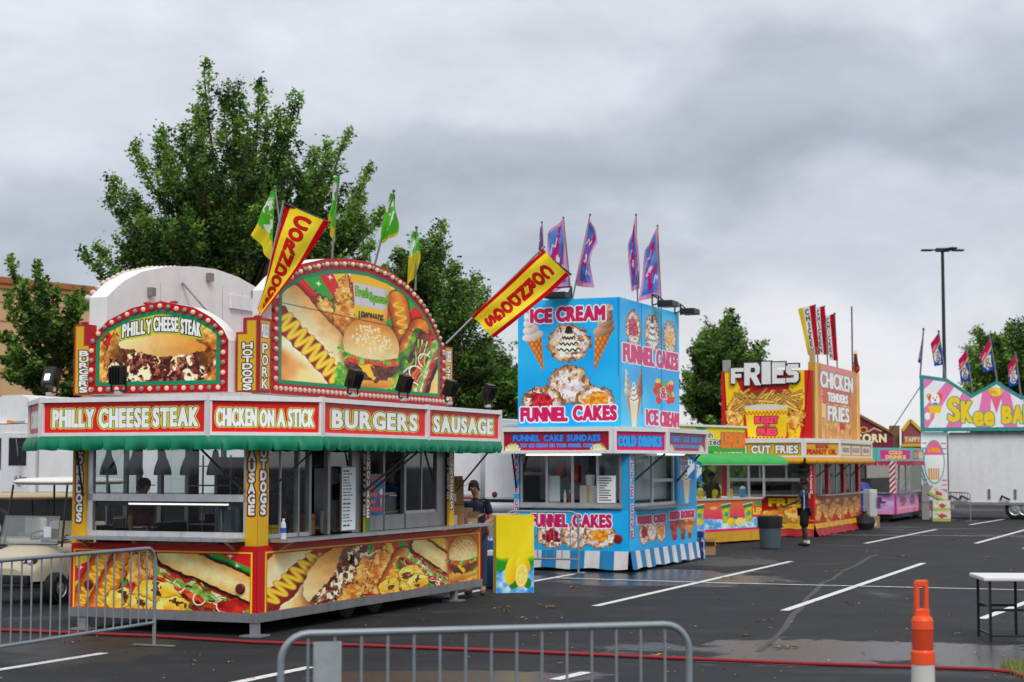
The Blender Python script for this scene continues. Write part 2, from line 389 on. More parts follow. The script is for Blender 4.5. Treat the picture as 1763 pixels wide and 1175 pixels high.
# ---------------- food pictures printed on the stands ----------------
RED, GRN, YEL = hx('c8262c'), hx('2f9b3a'), hx('efc23a')
WHT, BLK, LIME = hx('f1f0ea'), hx('15171c'), hx('c3dc4a')
def shade(cv, u, v, c0, c1, c2, sc=9, seed=3, k=.5):
    """bread-like skin: c1 in the middle, c0 where v<0, c2 where v>0, with grain"""
    f = np.clip(v+.5+cv.wob(.35, sc, seed)*k, 0, 1)[..., None]
    c = np.where(f < .5, np.asarray(c0)*(1-2*f)+np.asarray(c1)*2*f, np.asarray(c1)*(2-2*f)+np.asarray(c2)*(2*f-1))
    return np.clip(c*(1+cv.wob(.10, sc*.35, seed+9)[..., None]), 0, 1)
def a_burger(cv, cx, cy, w, h, seed=1):
    x0 = cx-w/2; U, V = cv.loc(cx, cy); W5 = cv.wob(h*.05, w*.08, seed)
    cv.fill(cv.ell(cx, cy, w*.52, h*.50), hx('3a1c0c'), w*.16, .75)
    cv.fill(cv.ell(cx, cy+h*.34, w*.48, h*.17)+W5*2, cv.tex(hx('5f9a2a'), hx('a8cf4a'), w*.09, seed))
    cv.fill(cv.ell(cx, cy+h*.40, w*.42, h*.12), shade(cv, U/w, (V-h*.35)/h*3, hx('f1d48a'), hx('e6b95c'), hx('b8762c'), w*.2, seed))
    cv.fill(cv.ell(cx, cy+h*.24, w*.45, h*.17)+W5, cv.tex(hx('2e140d'), hx('7a4028'), w*.055, seed+2))
    cv.fill(cv.poly([(cx-w*.32, cy+h*.13), (cx+w*.28, cy+h*.13), (cx+w*.02, cy+h*.40)])+W5*.5, hx('f2c02e'))
    cv.fill(cv.ell(cx+w*.2, cy+h*.24, w*.22, h*.10)+W5, cv.tex(hx('38180f'), hx('84462c'), w*.05, seed+3))
    cv.fill(cv.ell(cx-w*.2, cy+h*.12, w*.30, h*.07)+W5*.4, cv.tex(hx('a8241c'), hx('da4a34'), w*.1, seed))
    cv.fill(cv.ell(cx+w*.2, cy+h*.12, w*.30, h*.07)+W5*.4, cv.tex(hx('b82a20'), hx('e2573f'), w*.1, seed))
    cv.fill(cv.ell(cx, cy+h*.04, w*.48, h*.10)+W5*2.2, cv.tex(hx('2f7d22'), hx('9ccf4e'), w*.05, seed+4))
    top = np.maximum(cv.ell(cx, cy-h*.1, w*.5, h*.40), V-h*.10+(U/w)**2*h*.3)
    dd = np.clip(-top/(h*.33), 0, 1)[..., None]; f = np.clip((V+h*.42)/(h*.5), 0, 1)[..., None]
    c = (np.asarray(hx('d98f3c'))*(1-f)+np.asarray(hx('f9e9b4'))*f)*(.90+.16*dd)*(1+cv.wob(.08, w*.12, seed)[..., None])
    cv.fill(top, np.clip(c, 0, 1))
    rs = np.random.RandomState(seed); S = np.full(cv.X.shape, 1e3)
    for i in range(int(90)):
        a, r = rs.rand()*6.283, math.sqrt(rs.rand())*.86; px, py = cx+math.cos(a)*r*w*.43, cy-h*.20+math.sin(a)*r*h*.22
        S = np.minimum(S, cv.ell(px, py, w*.013, h*.017, rs.rand()*180))
    cv.fill(S, hx('faefd2'), cv.px*1.5)
def a_dog(cv, p0, p1, w, bun=True, seed=1):
    p0, p1 = np.array(p0, float), np.array(p1, float); d = p1-p0; Ln = np.hypot(*d); d /= Ln; n = np.array([-d[1], d[0]])
    t = (cv.X-p0[0])*d[0]+(cv.Y-p0[1])*d[1]; v = (cv.X-p0[0])*n[0]+(cv.Y-p0[1])*n[1]
    wb = cv.wob(w*.10, w*.35, seed)
    def cap(off, r, ext=0): return cv.line([p0+n*off-d*ext, p1+n*off+d*ext])-r+wb*.6
    if bun:
        cv.fill(cap(w*.05, w*.92), hx('3a1a0a'), w*.14, .8)
        cv.fill(cap(-w*.42, w*.40), shade(cv, t, (v+w*.42)/w*1.1, hx('d8a05c'), hx('f0dcae'), hx('f6ecd0'), w*.5, seed))
        cv.fill(cap(w*.50, w*.52), shade(cv, t, (v-w*.5)/w*1.0, hx('fbf3dd'), hx('f3dca2'), hx('b9621c'), w*.5, seed+1, .8))
    s = cap(0, w*.24, w*.1); f = np.clip(.5-np.abs(v+w*.05)/w*2.2, 0, 1)[..., None]
    cv.fill(s+wb*.5, np.clip((np.asarray(hx('7a1f1c'))*(1-f)+np.asarray(hx('c9503f'))*f)*(1+cv.wob(.2, w*.15, seed)[..., None]), 0, 1))
    k = int(max(6, Ln/w*9.0)); pts = []
    for i in range(k*6+1):
        q = i/(k*6); b = p0+d*Ln*(.03+.94*q)+n*math.sin(q*k*math.pi)*w*.20-n*w*.05; pts.append(b)
    z = cv.line(pts); cv.fill(z-w*.055, hx('c98a1c')); cv.fill(z-w*.035, hx('f8d24a'), w*.03)
def a_corndog(cv, p0, p1, w, stick=True, seed=1):
    p0, p1 = np.array(p0, float), np.array(p1, float); d = p1-p0; Ln = np.hypot(*d); d /= Ln; n = np.array([-d[1], d[0]])
    v = (cv.X-p0[0])*n[0]+(cv.Y-p0[1])*n[1]
    if stick: cv.fill(cv.line([p0-d*Ln*.3, p0])-w*.07, hx('d9b27a'))
    s = cv.line([p0, p1])-w*.5+cv.wob(w*.06, w*.5, seed); cv.fill(s-w*.08, hx('4a1e08'), w*.12, .8)
    cv.fill(s, shade(cv, 0, v/w, hx('a04a12'), hx('ec9a45'), hx('b4601e'), w*.5, seed))
    k = int(max(5, Ln/w*4.5)); pts = [p0+d*Ln*(.05+.9*q/(k*6))+n*math.sin(q/6*math.pi)*w*.26 for q in range(k*6+1)]
    z = cv.line(pts); cv.fill(z-w*.085, hx('c98a24')); cv.fill(z-w*.05, hx('f3c648'), w*.05)
def a_chicken(cv, cx, cy, rx, ry, rot=0, seed=1):
    s = cv.ell(cx, cy, rx, ry, rot)+cv.wob(min(rx, ry)*.55, min(rx, ry)*.55, seed)
    cv.fill(s-min(rx, ry)*.10, hx('4a240a'), min(rx, ry)*.16, .85); cv.fill(s, np.clip(cv.tex(hx('b8661a'), hx('f7cf80'), min(rx, ry)*.42, seed+1, 2.0)*(1+cv.wob(.16, min(rx, ry)*.16, seed+4)[..., None]), 0, 1))
def a_nacho(cv, cx, cy, rx, ry, rot=0, seed=1):
    s = cv.ell(cx, cy, rx, ry, rot)+cv.wob(min(rx, ry)*.3, min(rx, ry)*.8, seed)
    cv.fill(s-ry*.07, hx('8a5a1a')); cv.fill(s, cv.tex(hx('e2b62e'), hx('f8e78e'), rx*.4, seed, 2.4))
    rs = np.random.RandomState(seed)
    cv.fill(np.maximum(s, cv.ell(cx+rx*.3, cy+ry*.55, rx*.9, ry*.5)), cv.tex(hx('c8871c'), hx('efc84a'), rx*.3, seed+3), ry*.3, .7)
    x, y = cx+(rs.rand()-.5)*rx*.9, cy+(rs.rand()-.5)*ry*.8
    cv.fill(np.maximum(s+ry*.1, cv.ell(x, y, rx*.55, ry*.30, rs.rand()*90)+cv.wob(rx*.35, rx*.22, seed+5)), cv.tex(hx('3a1c10'), hx('8a4a2a'), rx*.12, seed, 3))
def a_sub(cv, p0, p1, w, seed=1):
    """long toasted sandwich: bread on the upper side, layers of meat, onion and pepper below"""
    p0, p1 = np.array(p0, float), np.array(p1, float); d = p1-p0; Ln = np.hypot(*d); d /= Ln; n = np.array([-d[1], d[0]])
    t = (cv.X-p0[0])*d[0]+(cv.Y-p0[1])*d[1]; v = (cv.X-p0[0])*n[0]+(cv.Y-p0[1])*n[1]; wb = cv.wob(w*.16, w*.3, seed)
    def band(off, r, col, x=0): cv.fill(cv.line([p0+n*off-d*x, p1+n*off+d*x])-r+wb, col)
    g = lambda a, b, sc, sd: cv.tex(a, b, w*sc, seed+sd, 3)
    band(w*.80, w*.22, g(hx('2c5f1e'), hx('7fae3c'), .2, 1))
    band(w*.62, w*.24, g(hx('3d1710'), hx('8c4a33'), .16, 2)); band(w*.46, w*.13, g(hx('b02a1c'), hx('e8672f'), .22, 3))
    band(w*.24, w*.20, g(hx('6c9a38'), hx('dfe6b0'), .16, 4)); band(w*.10, w*.10, g(hx('a9201c'), hx('cf4636'), .3, 5))
    band(-w*.06, w*.15, g(hx('23100b'), hx('5a2a1a'), .2, 6))
    s = cv.line([p0-n*w*.34, p1-n*w*.34])-w*.34+wb*.4; cv.fill(s-w*.10, hx('1c0c06'), w*.10, .9)
    cv.fill(s, shade(cv, t, (v+w*.34)/w*1.2, hx('d9a45a'), hx('f3e0a8'), hx('dcb469'), w*.5, seed))
    rs = np.random.RandomState(seed)
    pal = [hx('e4e8c4'), hx('8fb04a'), hx('c8402a'), hx('e06a30'), hx('4a2014'), hx('d8dcae'), hx('6a9a34')]
    for i in range(46):
        q = p0+d*Ln*rs.uniform(.03, .95)+n*w*rs.uniform(.10, .80); a = rs.uniform(-.5, .5); l = w*rs.uniform(.05, .18); e = d*math.cos(a)+n*math.sin(a)
        z = cv.line([q-e*l, q+n*w*rs.uniform(-.04, .04), q+e*l]); cv.fill(z-w*.032, hx('2c160c'), w*.03, .6); cv.fill(z-w*rs.uniform(.014, .028), np.clip(np.asarray(pal[i % 7])*rs.uniform(.85, 1.1), 0, 1))
    for i in range(3):
        q = p0+d*Ln*(.25+.25*i)+n*w*(.42+.1*(i % 2)); pts = [q+d*w*.17*math.cos(t_*.32)+n*w*.2*math.sin(t_*.32) for t_ in range(12)]; cv.fill(cv.line(pts)-w*.018, hx('ecefd2'))
def a_philly(cv, cx, cy, w, h, rot=0, seed=1):
    U, V = cv.loc(cx, cy, rot)
    def E(dx, dy, rx, ry): return (np.sqrt(((U-dx)/rx)**2+((V-dy)/ry)**2)-1)*min(rx, ry)
    wb = cv.wob(h*.07, w*.06, seed); cv.fill(E(0, 0, w*.52, h*.5), hx('3a1a0a'), h*.15, .75)
    cv.fill(E(0, h*.30, w*.47, h*.20)+wb, cv.tex(hx('d8a95c'), hx('f4e3b4'), w*.2, seed))
    m = E(0, h*.17, w*.52, h*.30)+wb*2
    cv.fill(m, cv.tex(hx('37130f'), hx('b3705a'), w*.035, seed, 3.2))
    f = fbm(cv.X/(w*.07)+3, cv.Y/(h*.13)+8, seed+5); cv.fill(np.maximum(m, (.52-f)*h*.8), cv.tex(hx('e8d7a0'), hx('fbf5de'), w*.05, seed+7), h*.04)
    f = fbm(cv.X/(w*.04)+1, cv.Y/(h*.06)+2, seed+6); cv.fill(np.maximum(m, (.62-f)*h*.8), hx('4a150f'), h*.03)
    tp = np.maximum(E(0, -h*.16, w*.46, h*.30), V+h*.05+.25*np.abs(U)*h/w)+wb*.5
    ff = np.clip((V+h*.44)/(h*.45), 0, 1)[..., None]; uu = np.clip(U/w+.5, 0, 1)[..., None]
    c = (np.asarray(hx('f6e6b4'))*(1-uu)+np.asarray(hx('d58a35'))*uu)*(1.04-.12*ff)*(1+cv.wob(.08, w*.1, seed)[..., None])
    cv.fill(tp, np.clip(c, 0, 1))
def a_funnel(cv, cx, cy, rx, ry, top=None, seed=1):
    m = min(rx, ry); s = cv.ell(cx, cy, rx, ry)+np.abs(cv.wob(m*.35, m*.3, seed))
    cv.fill(s-m*.05, hx('6f4a2c')); cv.fill(s, cv.tex(hx('8a5a30'), hx('d9b183'), m*.2, seed, 3))
    f = fbm(cv.X/(m*.16)+3, cv.Y/(m*.16)+8, seed+2); cv.fill(np.maximum(s+m*.12, (.44-f)*m*3), cv.tex(hx('cfcbd0'), hx('f7f5f2'), m*.3, seed), m*.12)
    if top == 'choc':
        for i, q in enumerate((.52, .40, .28, .16)):
            yy = cy-ry*(.62-.30*(3-i)); cv.fill(cv.ell(cx, cy-ry*.62+(3-i)*ry*.30, rx*q*1.05, ry*.17), cv.tex(hx('e9e3d0'), hx('fbf8ee'), m*.3, seed))
            pts = [(cx+rx*q*(t/12-1)*1.0, cy-ry*.62+(3-i)*ry*.30+ry*.06*math.sin(t*1.1)+ry*.07*(1-(t/12-1)**2)) for t in range(25)]
            cv.fill(cv.line(pts)-m*.035, hx('26201c'))
        cv.fill(cv.ell(cx, cy-ry*.72, rx*.15, ry*.16), hx('2b2320'))
    elif top:
        t = cv.ell(cx, cy-ry*.08, rx*.58, ry*.52)+cv.wob(m*.3, m*.3, seed+4); cv.fill(t, cv.tex(top[0], top[1], m*.16, seed+3, 3))
def a_cone(cv, cx, y0, y1, w, lean=0, cream=(hx('e9e4dc'), hx('a9897a')), seed=1):
    ym = y0+(y1-y0)*.42; X = lambda y: cx+lean*(y-y0)/(y1-y0)
    P = [(X(ym)-w*.40, ym), (X(ym)+w*.40, ym), (X(y1)+w*.03, y1), (X(y1)-w*.03, y1)]
    s = cv.poly(P); u = cv.X-cx; g = np.abs(np.sin((cv.X+cv.Y*.6)/w*14))*np.abs(np.sin((cv.X-cv.Y*.6)/w*14))
    cv.fill(s, np.clip((np.asarray(hx('a8672d'))+(g[..., None]-.3)*.22)*(1.1-.35*((cv.X-X(cv.Y))/w)[..., None]), 0, 1))
    for i in range(4):
        q = i/3; yy = ym-(ym-y0)*(q*.78+.06); r = w*.52*(1-q*.74); hh = (ym-y0)*.20
        f = np.clip((cv.X-X(yy))/r*.5+.5+(cv.Y-yy)/hh*.3, 0, 1)[..., None]
        cv.fill(cv.ell(X(yy), yy, r, hh, -14), np.asarray(cream[0])*(1-f)+np.asarray(cream[1])*f)
    cv.fill(cv.poly([(X(y0)-w*.12, y0+(ym-y0)*.22), (X(y0)+w*.14, y0+(ym-y0)*.2), (X(y0)+w*.1, y0)]), cream[0])
def a_lemon(cv, cx, cy, rx, ry, rot=0, cut=False, seed=1):
    s = cv.ell(cx, cy, rx, ry, rot)
    f = np.clip(.5+(cv.X-cx)/rx*.4+(cv.Y-cy)/ry*.3, 0, 1)[..., None]
    cv.fill(s, np.asarray(hx('f7e23c'))*(1-f)+np.asarray(hx('d8a917'))*f)
    if cut:
        cv.fill(cv.ell(cx, cy, rx*.88, ry*.88, rot), hx('f3e9b0')); cv.fill(cv.ell(cx, cy, rx*.76, ry*.76, rot), cv.tex(hx('e6c548'), hx('f3df86'), rx*.3, seed))
        u, v = cv.loc(cx, cy, rot); a = np.arctan2(v/ry, u/rx)
        cv.fill(np.maximum(cv.ell(cx, cy, rx*.76, ry*.76, rot), np.abs(np.sin(a*4))*np.hypot(u, v)-rx*.05), hx('f3eab8'))
def a_fries(cv, x0, y0, x1, y1, n, seed=1, up=False):
    rs = np.random.RandomState(seed); w = (x1-x0)
    for i in range(n):
        x, y = rs.uniform(x0, x1), rs.uniform(y0, y1); a = rs.uniform(-1.1, 1.1)+(math.pi/2 if up else (0 if rs.rand() < .6 else math.pi))
        l = w*rs.uniform(.10, .2); p = (x-math.cos(a)*l, y-math.sin(a)*l*.8); q = (x+math.cos(a)*l, y+math.sin(a)*l*.8)
        z = cv.line([p, q]); k = rs.uniform(.75, 1.08)
        cv.fill(z-w*.026, hx('6e4416')); cv.fill(z-w*.017, np.clip(np.asarray(hx('e3b661'))*k, 0, 1))
def comic(cv, t, x0, y0, x1, y1, g=1., fillc=WHT, **k):      # fat white letters, dark line, lime outline
    cv.text(t, x0, y0, x1, y1, [(3.3*g, hx('d6de52')), (2.0*g, hx('7d8f2c')), (1.45*g, hx('1c2a18')), (.65*g, fillc)], bold=1.35*g, gap=.2, **k)
def slim(cv, t, x0, y0, x1, y1, col=BLK, b=.3, **k): cv.text(t, x0, y0, x1, y1, [(0, col)], bold=b, **k)
# ---------------- ground ----------------
def groundmat():
    global nt
    m = bpy.data.materials.new('asphalt'); m.use_nodes = True; nt = m.node_tree; b = nt.nodes['Principled BSDF']
    g = N('ShaderNodeNewGeometry'); P = g.outputs['Position']
    def noise(sc, det=4., rough=.6, dist=0., scale=None):
        n = N('ShaderNodeTexNoise', i_Scale=sc, i_Detail=det, i_Roughness=rough, i_Distortion=dist)
        if scale: q = N('ShaderNodeMapping'); q.inputs['Scale'].default_value = scale; L(P, q.inputs[0]); L(q.outputs[0], n.inputs[0])
        else: L(P, n.inputs[0])
        return n.outputs['Fac']
    grit = noise(45, 4., .7); mid = noise(1.3, 6., .62, .6); big = noise(.16, 4., .55, .8); streak = noise(.9, 5., .6, .3, (.35, 2.2, 1))
    c = RAMP(MATH('ADD', MATH('MULTIPLY', mid, .6), MATH('MULTIPLY', streak, .4)), [(.3, (.0115, .0125, .0155)), (.5, (.019, .0205, .0245)), (.68, (.034, .036, .041)), (.8, (.052, .054, .058))])
    gm = N('ShaderNodeMix', data_type='RGBA', blend_type='MULTIPLY'); gm.inputs[0].default_value = 1
    L(c, gm.inputs[6]); L(MATH('ADD', MATH('MULTIPLY', grit, 1.1), .45), gm.inputs[7])
    # damp patches: smoother and a little darker
    sx = N('ShaderNodeSeparateXYZ'); L(P, sx.inputs[0]); ed = noise(.8, 5., .6, .8)
    def blob(x, y, rx, ry):
        a = MATH('DIVIDE', MATH('SUBTRACT', sx.outputs[0], x), rx); b2 = MATH('DIVIDE', MATH('SUBTRACT', sx.outputs[1], y), ry)
        return MATH('SUBTRACT', 1.0, MATH('SQRT', MATH('ADD', MATH('MULTIPLY', a, a), MATH('MULTIPLY', b2, b2))))
    pud = MATH('MAXIMUM', MATH('MAXIMUM', blob(3.4, 18.9, 2.7, 1.5), blob(5.2, 17.6, 1.6, 1.2)), MATH('MAXIMUM', blob(2.6, 31.0, 2.6, 2.6), blob(-.4, 16.6, 1.6, .6)))
    pudw = RAMP(MATH('ADD', MATH('MULTIPLY', pud, .55), ed), [(.56, (0, 0, 0)), (.66, (1, 1, 1))])
    wet = MATH('MAXIMUM', MATH('MULTIPLY', RAMP(big, [(.55, (0, 0, 0)), (.62, (1, 1, 1))]), .45), pudw)

    dk = N('ShaderNodeMix', data_type='RGBA', blend_type='MULTIPLY'); L(MATH('MULTIPLY', wet, .45), dk.inputs[0]); L(gm.outputs[2], dk.inputs[6]); dk.inputs[7].default_value = (.5, .52, .55, 1)
    # pale dust stains
    st = RAMP(noise(.55, 6., .7, 1.2, (1.3, .8, 1)), [(.60, (0, 0, 0)), (.75, (1, 1, 1))])
    s2 = N('ShaderNodeMix', data_type='RGBA'); L(MATH('MULTIPLY', st, .45), s2.inputs[0]); L(dk.outputs[2], s2.inputs[6]); s2.inputs[7].default_value = (.085, .080, .072, 1)
    # cracks
    vo = N('ShaderNodeTexVoronoi', feature='DISTANCE_TO_EDGE', i_Scale=.22); 
    wv = N('ShaderNodeVectorMath', operation='ADD'); nn = N('ShaderNodeTexNoise', i_Scale=1.2, i_Detail=4.); L(P, nn.inputs[0]); L(P, wv.inputs[0]); L(nn.outputs['Color'], wv.inputs[1]); L(wv.outputs[0], vo.inputs[0])
    ck = RAMP(vo.outputs[0], [(0, (1, 1, 1)), (.006, (0, 0, 0))])
    s3 = N('ShaderNodeMix', data_type='RGBA'); L(MATH('MULTIPLY', ck, .55), s3.inputs[0]); L(s2.outputs[2], s3.inputs[6]); s3.inputs[7].default_value = (.012, .012, .013, 1)
    L(s3.outputs[2], b.inputs['Base Color'])
    r = MATH('SUBTRACT', MATH('ADD', .66, MATH('MULTIPLY', grit, .25)), MATH('MULTIPLY', wet, .60)); L(r, b.inputs['Roughness']); L(MATH('ADD', MATH('MULTIPLY', wet, .35), .22), b.inputs['Specular IOR Level'])
    b.inputs['Specular IOR Level'].default_value = .25
    bp = N('ShaderNodeBump', i_Strength=.5, i_Distance=.01); L(grit, bp.inputs['Height']); L(bp.outputs[0], b.inputs['Normal'])
    return m
def sheet(name, pts, z, m, kind='structure'):
    me = bpy.data.meshes.new(name); me.from_pydata([(p[0], p[1], z) for p in pts], [], [tuple(range(len(pts)))]); me.materials.append(m)
    o = bpy.data.objects.new(name, me); C.objects.link(o); o['kind'] = kind; return o
sheet('asphalt_lot', [(-900, -700), (900, -700), (900, 1500), (-900, 1500)], 0, groundmat())
def linemat():
    global nt
    m = bpy.data.materials.new('line_paint'); m.use_nodes = True; nt = m.node_tree; b = nt.nodes['Principled BSDF']
    g = N('ShaderNodeNewGeometry'); n = N('ShaderNodeTexNoise', i_Scale=14., i_Detail=8., i_Roughness=.75); L(g.outputs['Position'], n.inputs[0])
    L(RAMP(n.outputs['Fac'], [(.28, (.07, .07, .07)), (.40, (.52, .52, .51)), (.6, (.74, .74, .72))]), b.inputs['Base Color']); b.inputs['Roughness'].default_value = .7
    return m
M_LINE = linemat()
def stripe(px0, py0, px1, py1, w, z=.004, ext=0):
    a, b = G(px0, py0), G(px1, py1); d = (b-a).normalized(); n = Vector((-d.y, d.x, 0))*w/2; a = a-d*ext
    sheet('parking_line', [a-n, b-n, b+n, a+n], z, M_LINE)
for q in [(1025, 1044, 1362, 967), (1350, 1052, 1590, 970), (1490, 936, 1612, 912), (1680, 936, 1800, 903), (1670, 904, 1730, 894), (-240, 1192, 180, 1125),
          (330, 1192, 535, 1149), (1690, 1066, 1860, 1003), (955, 1171, 1010, 1158), (1215, 936, 1290, 921), (760, 1030, 830, 1016), (1763, 945, 1900, 905)]: stripe(*q, .125)
a_, b_ = G(920, 1001), G(1000, 988); stripe(915, 1002, 1005, 986, .11)
stripe(960, 996, 1240, 1004.5, .10, .008); stripe(1240, 1004.5, 1900, 1020, .10, .008); stripe(1290, 920.5, 1900, 925, .09, .008)
def seam():
    rs = random.Random(12); pts = [G(*q) for q in [(1305, 1122), (1322, 1112), (1338, 1094), (1351, 1080), (1366, 1058), (1377, 1049), (1390, 1028), (1401, 1020), (1414, 1004), (1432, 998), (1452, 983), (1475, 974), (1497, 959), (1512, 955)]]; L_, R_ = [], []
    for i, p in enumerate(pts):
        d = (pts[min(i+1, len(pts)-1)]-pts[max(i-1, 0)]).normalized(); n = Vector((-d.y, d.x, 0)); L_.append(p+n*rs.uniform(.02, .06)); R_.append(p-n*rs.uniform(.02, .06))
    m = linemat(); m.name = 'crack_filler'; r = [x for x in m.node_tree.nodes if x.type == 'VALTORGB'][0].color_ramp.elements
    for e, c in zip(r, (.022, .034, .052)): e.color = (c, c*.98, c*.94, 1)
    sheet('crack_seam', L_+R_[::-1], .003, m)
seam()
# grass verge at the near right
def grassmat():
    global nt
    m = bpy.data.materials.new('grass_blades'); m.use_nodes = True; nt = m.node_tree; b = nt.nodes['Principled BSDF']
    a = N('ShaderNodeAttribute', attribute_name='Col'); L(a.outputs['Color'], b.inputs['Base Color']); b.inputs['Roughness'].default_value = .8; return m
def grass():
    rs = random.Random(4); mb = MB(); c = G(1812, 1166)
    for i in range(1500):
        a = rs.uniform(0, 6.283); r = math.sqrt(rs.random()); x = c.x+math.cos(a)*r*.36; y = c.y+math.sin(a)*r*1.2
        h = rs.uniform(.02, .09); w = .006; b = rs.uniform(0, 3.14); dx, dy = math.cos(b)*w, math.sin(b)*w
        col = rs.choice([hx('7f8f4a'), hx('94924f'), hx('5f7a38'), hx('a39a63')])
        mb.face([(x-dx, y-dy, 0), (x+dx, y+dy, 0), (x+rs.uniform(-.03, .03), y+rs.uniform(-.03, .03), h)], col)
    o = mb.build('grass', M_LEAF); o['kind'] = 'stuff'
grass()
def leaves():
    rs = random.Random(9); mb = MB()
    spots = [(860, 1048), (870, 1052), (915, 1068), (935, 1047), (990, 1012), (1255, 995), (1290, 960), (1350, 1115), (1180, 985), (1310, 1070), (1030, 1000), (1440, 985), (1560, 960), (120, 1108), (345, 1143), (1140, 1132), (1500, 950), (1640, 930), (1700, 960), (1290, 1094), (1470, 1040), (1590, 1110)]
    for px, py in spots:
        c = G(px, py)
        for i in range(rs.choice([3, 5, 9])):
            x, y = c.x+rs.gauss(0, .10), c.y+rs.gauss(0, .14); a = rs.uniform(0, 6.28); l = rs.uniform(.03, .07); z = .006+rs.random()*.004
            ca, sa = math.cos(a)*l, math.sin(a)*l
            mb.face([(x-ca, y-sa, z), (x+sa*.4, y-ca*.4, z+.012), (x+ca, y+sa, z+.004), (x-sa*.4, y+ca*.4, z+.015)], rs.choice([hx('a5753a'), hx('b98d52'), hx('7a4f2a'), hx('8f7a55')]))
    for i in range(260):
        p = G(rs.uniform(60, 1763), rs.uniform(925, 1170)); a = rs.uniform(0, 6.28); l = rs.uniform(.012, .04); ca, sa = math.cos(a)*l, math.sin(a)*l
        mb.face([(p.x-ca, p.y-sa, .006), (p.x+sa*.5, p.y-ca*.5, .014), (p.x+ca, p.y+sa, .007), (p.x-sa*.5, p.y+ca*.5, .012)], rs.choice([hx('a5855a'), hx('7a5f3a'), hx('b9ad96'), hx('8a7d68')]))
    o = mb.build('fallen_leaves', M_CARD); o['kind'] = 'stuff'
leaves()
# ---------------- crowd barriers ----------------
def barrier(a, b, label, h=1.08, plate=None, name='crowd_barrier'):
    a, b = Vector(a), Vector(b); d = (b-a); Ln = d.length; rz = math.degrees(math.atan2(d.y, d.x))
    t = thing(name, label, 'barrier', a, rz, 'steel crowd barriers'); c = hx('8b939a'); r = .021; rad = .16; z0 = .26
    P = [(0, 0, .02), (0, 0, h-rad)]+[(rad-rad*math.cos(q*math.pi/12), 0, h-rad+rad*math.sin(q*math.pi/12)) for q in range(1, 7)]
    P += [(Ln-x, y, z) for x, y, z in P[::-1]]
    MB().tube(P, r, c, 10).build('frame', M_GALV, t)
    MB().tube([(0, 0, z0), (Ln, 0, z0)], r*.85, c, 10).build('lower_rail', M_GALV, t)
    n = int(round(Ln/.16)); 
    for i in range(1, n):
        x = Ln*i/n; MB().tube([(x, 0, z0), (x, 0, h-(0 if rad < x < Ln-rad else .03))], .009, c, 6).build('upright_bar', M_GALV, t)
    for x in (0, Ln):
        MB().bar((x, -.26, .012), (x, .26, .012), .05, .012, c).build('foot', M_GALV, t)
    if plate: MB().box((Ln*plate[0], -.012, h-.3), (Ln*plate[1], .012, h-.05), hx('a3aaae')).build('plate', M_GALV, t)
    return t
a0 = D(484, 1088, 10.1); b0 = D(1186, 1072, 10.75)
hb = (a0.z+b0.z)/2-.012
barrier((a0.x, a0.y, 0), (b0.x, b0.y, 0), 'long grey steel crowd barrier in the near foreground with a small plate', hb, (.075, .14))
barrier(G(-38, 1168), G(265, 1113), 'grey steel crowd barrier in front of the cream golf cart', 1.08)
barrier(G(870, 986), G(996, 988), 'grey steel crowd barrier in front of the blue funnel cake stand', 1.13)
barrier(G(1634, 896), G(1671, 898), 'small far grey steel barrier beside the white game trailer', 1.0)
# ---------------- grabber cone ----------------
def cone():
    p = G(1585, 1330); p = D(1585, 900, 11.3); t = thing('traffic_channelizer', 'orange and white tubular traffic cone with a grab handle', 'traffic cone', (p.x, p.y, 0), 8)
    O = hx('ee5120'); Od = hx('c23a14'); Wc = hx('c9c8c4')
    MB().lathe([(.0, 0), (.24, 0), (.24, .05), (.10, .07), (.095, .12)], hx('1c1c1c'), 20).build('rubber_base', M_RUBBER, t)
    K = 1.255/1.26
    MB().lathe([(.095, .10), (.080, .585), (.082, .595), (.072, .597), (.070, .722), (.077, .725), (.076, .80), (.071, .812), (.066, .815), (.066, .94), (.070, .945), (.068, 1.00), (.060, 1.022), (.03, 1.03), (0, 1.032)], O, 24).build('body', M_PLASTIC, t)
    MB().lathe([(.0745, .598), (.0745, .60), (.0735, .718), (.0735, .722)], Wc, 24).build('white_band', M_PLASTIC, t)
    MB().lathe([(.0685, .816), (.0685, .82), (.0675, .935), (.0675, .94)], Od, 24).build('orange_band', M_PLASTIC, t)
    mb = MB(); z0 = 1.025
    mb.box((-.05, -.02, z0-.01), (.045, .02, z0+.05), O, .008)
    mb.box((-.05, -.018, z0+.03), (-.022, .018, z0+.22), O, .007).box((.012, -.018, z0+.03), (.040, .018, z0+.20), O, .007).box((-.045, -.018, z0+.19), (.038, .018, z0+.232), O, .008)
    mb.build('grab_handle', M_PLASTIC, t)
cone()
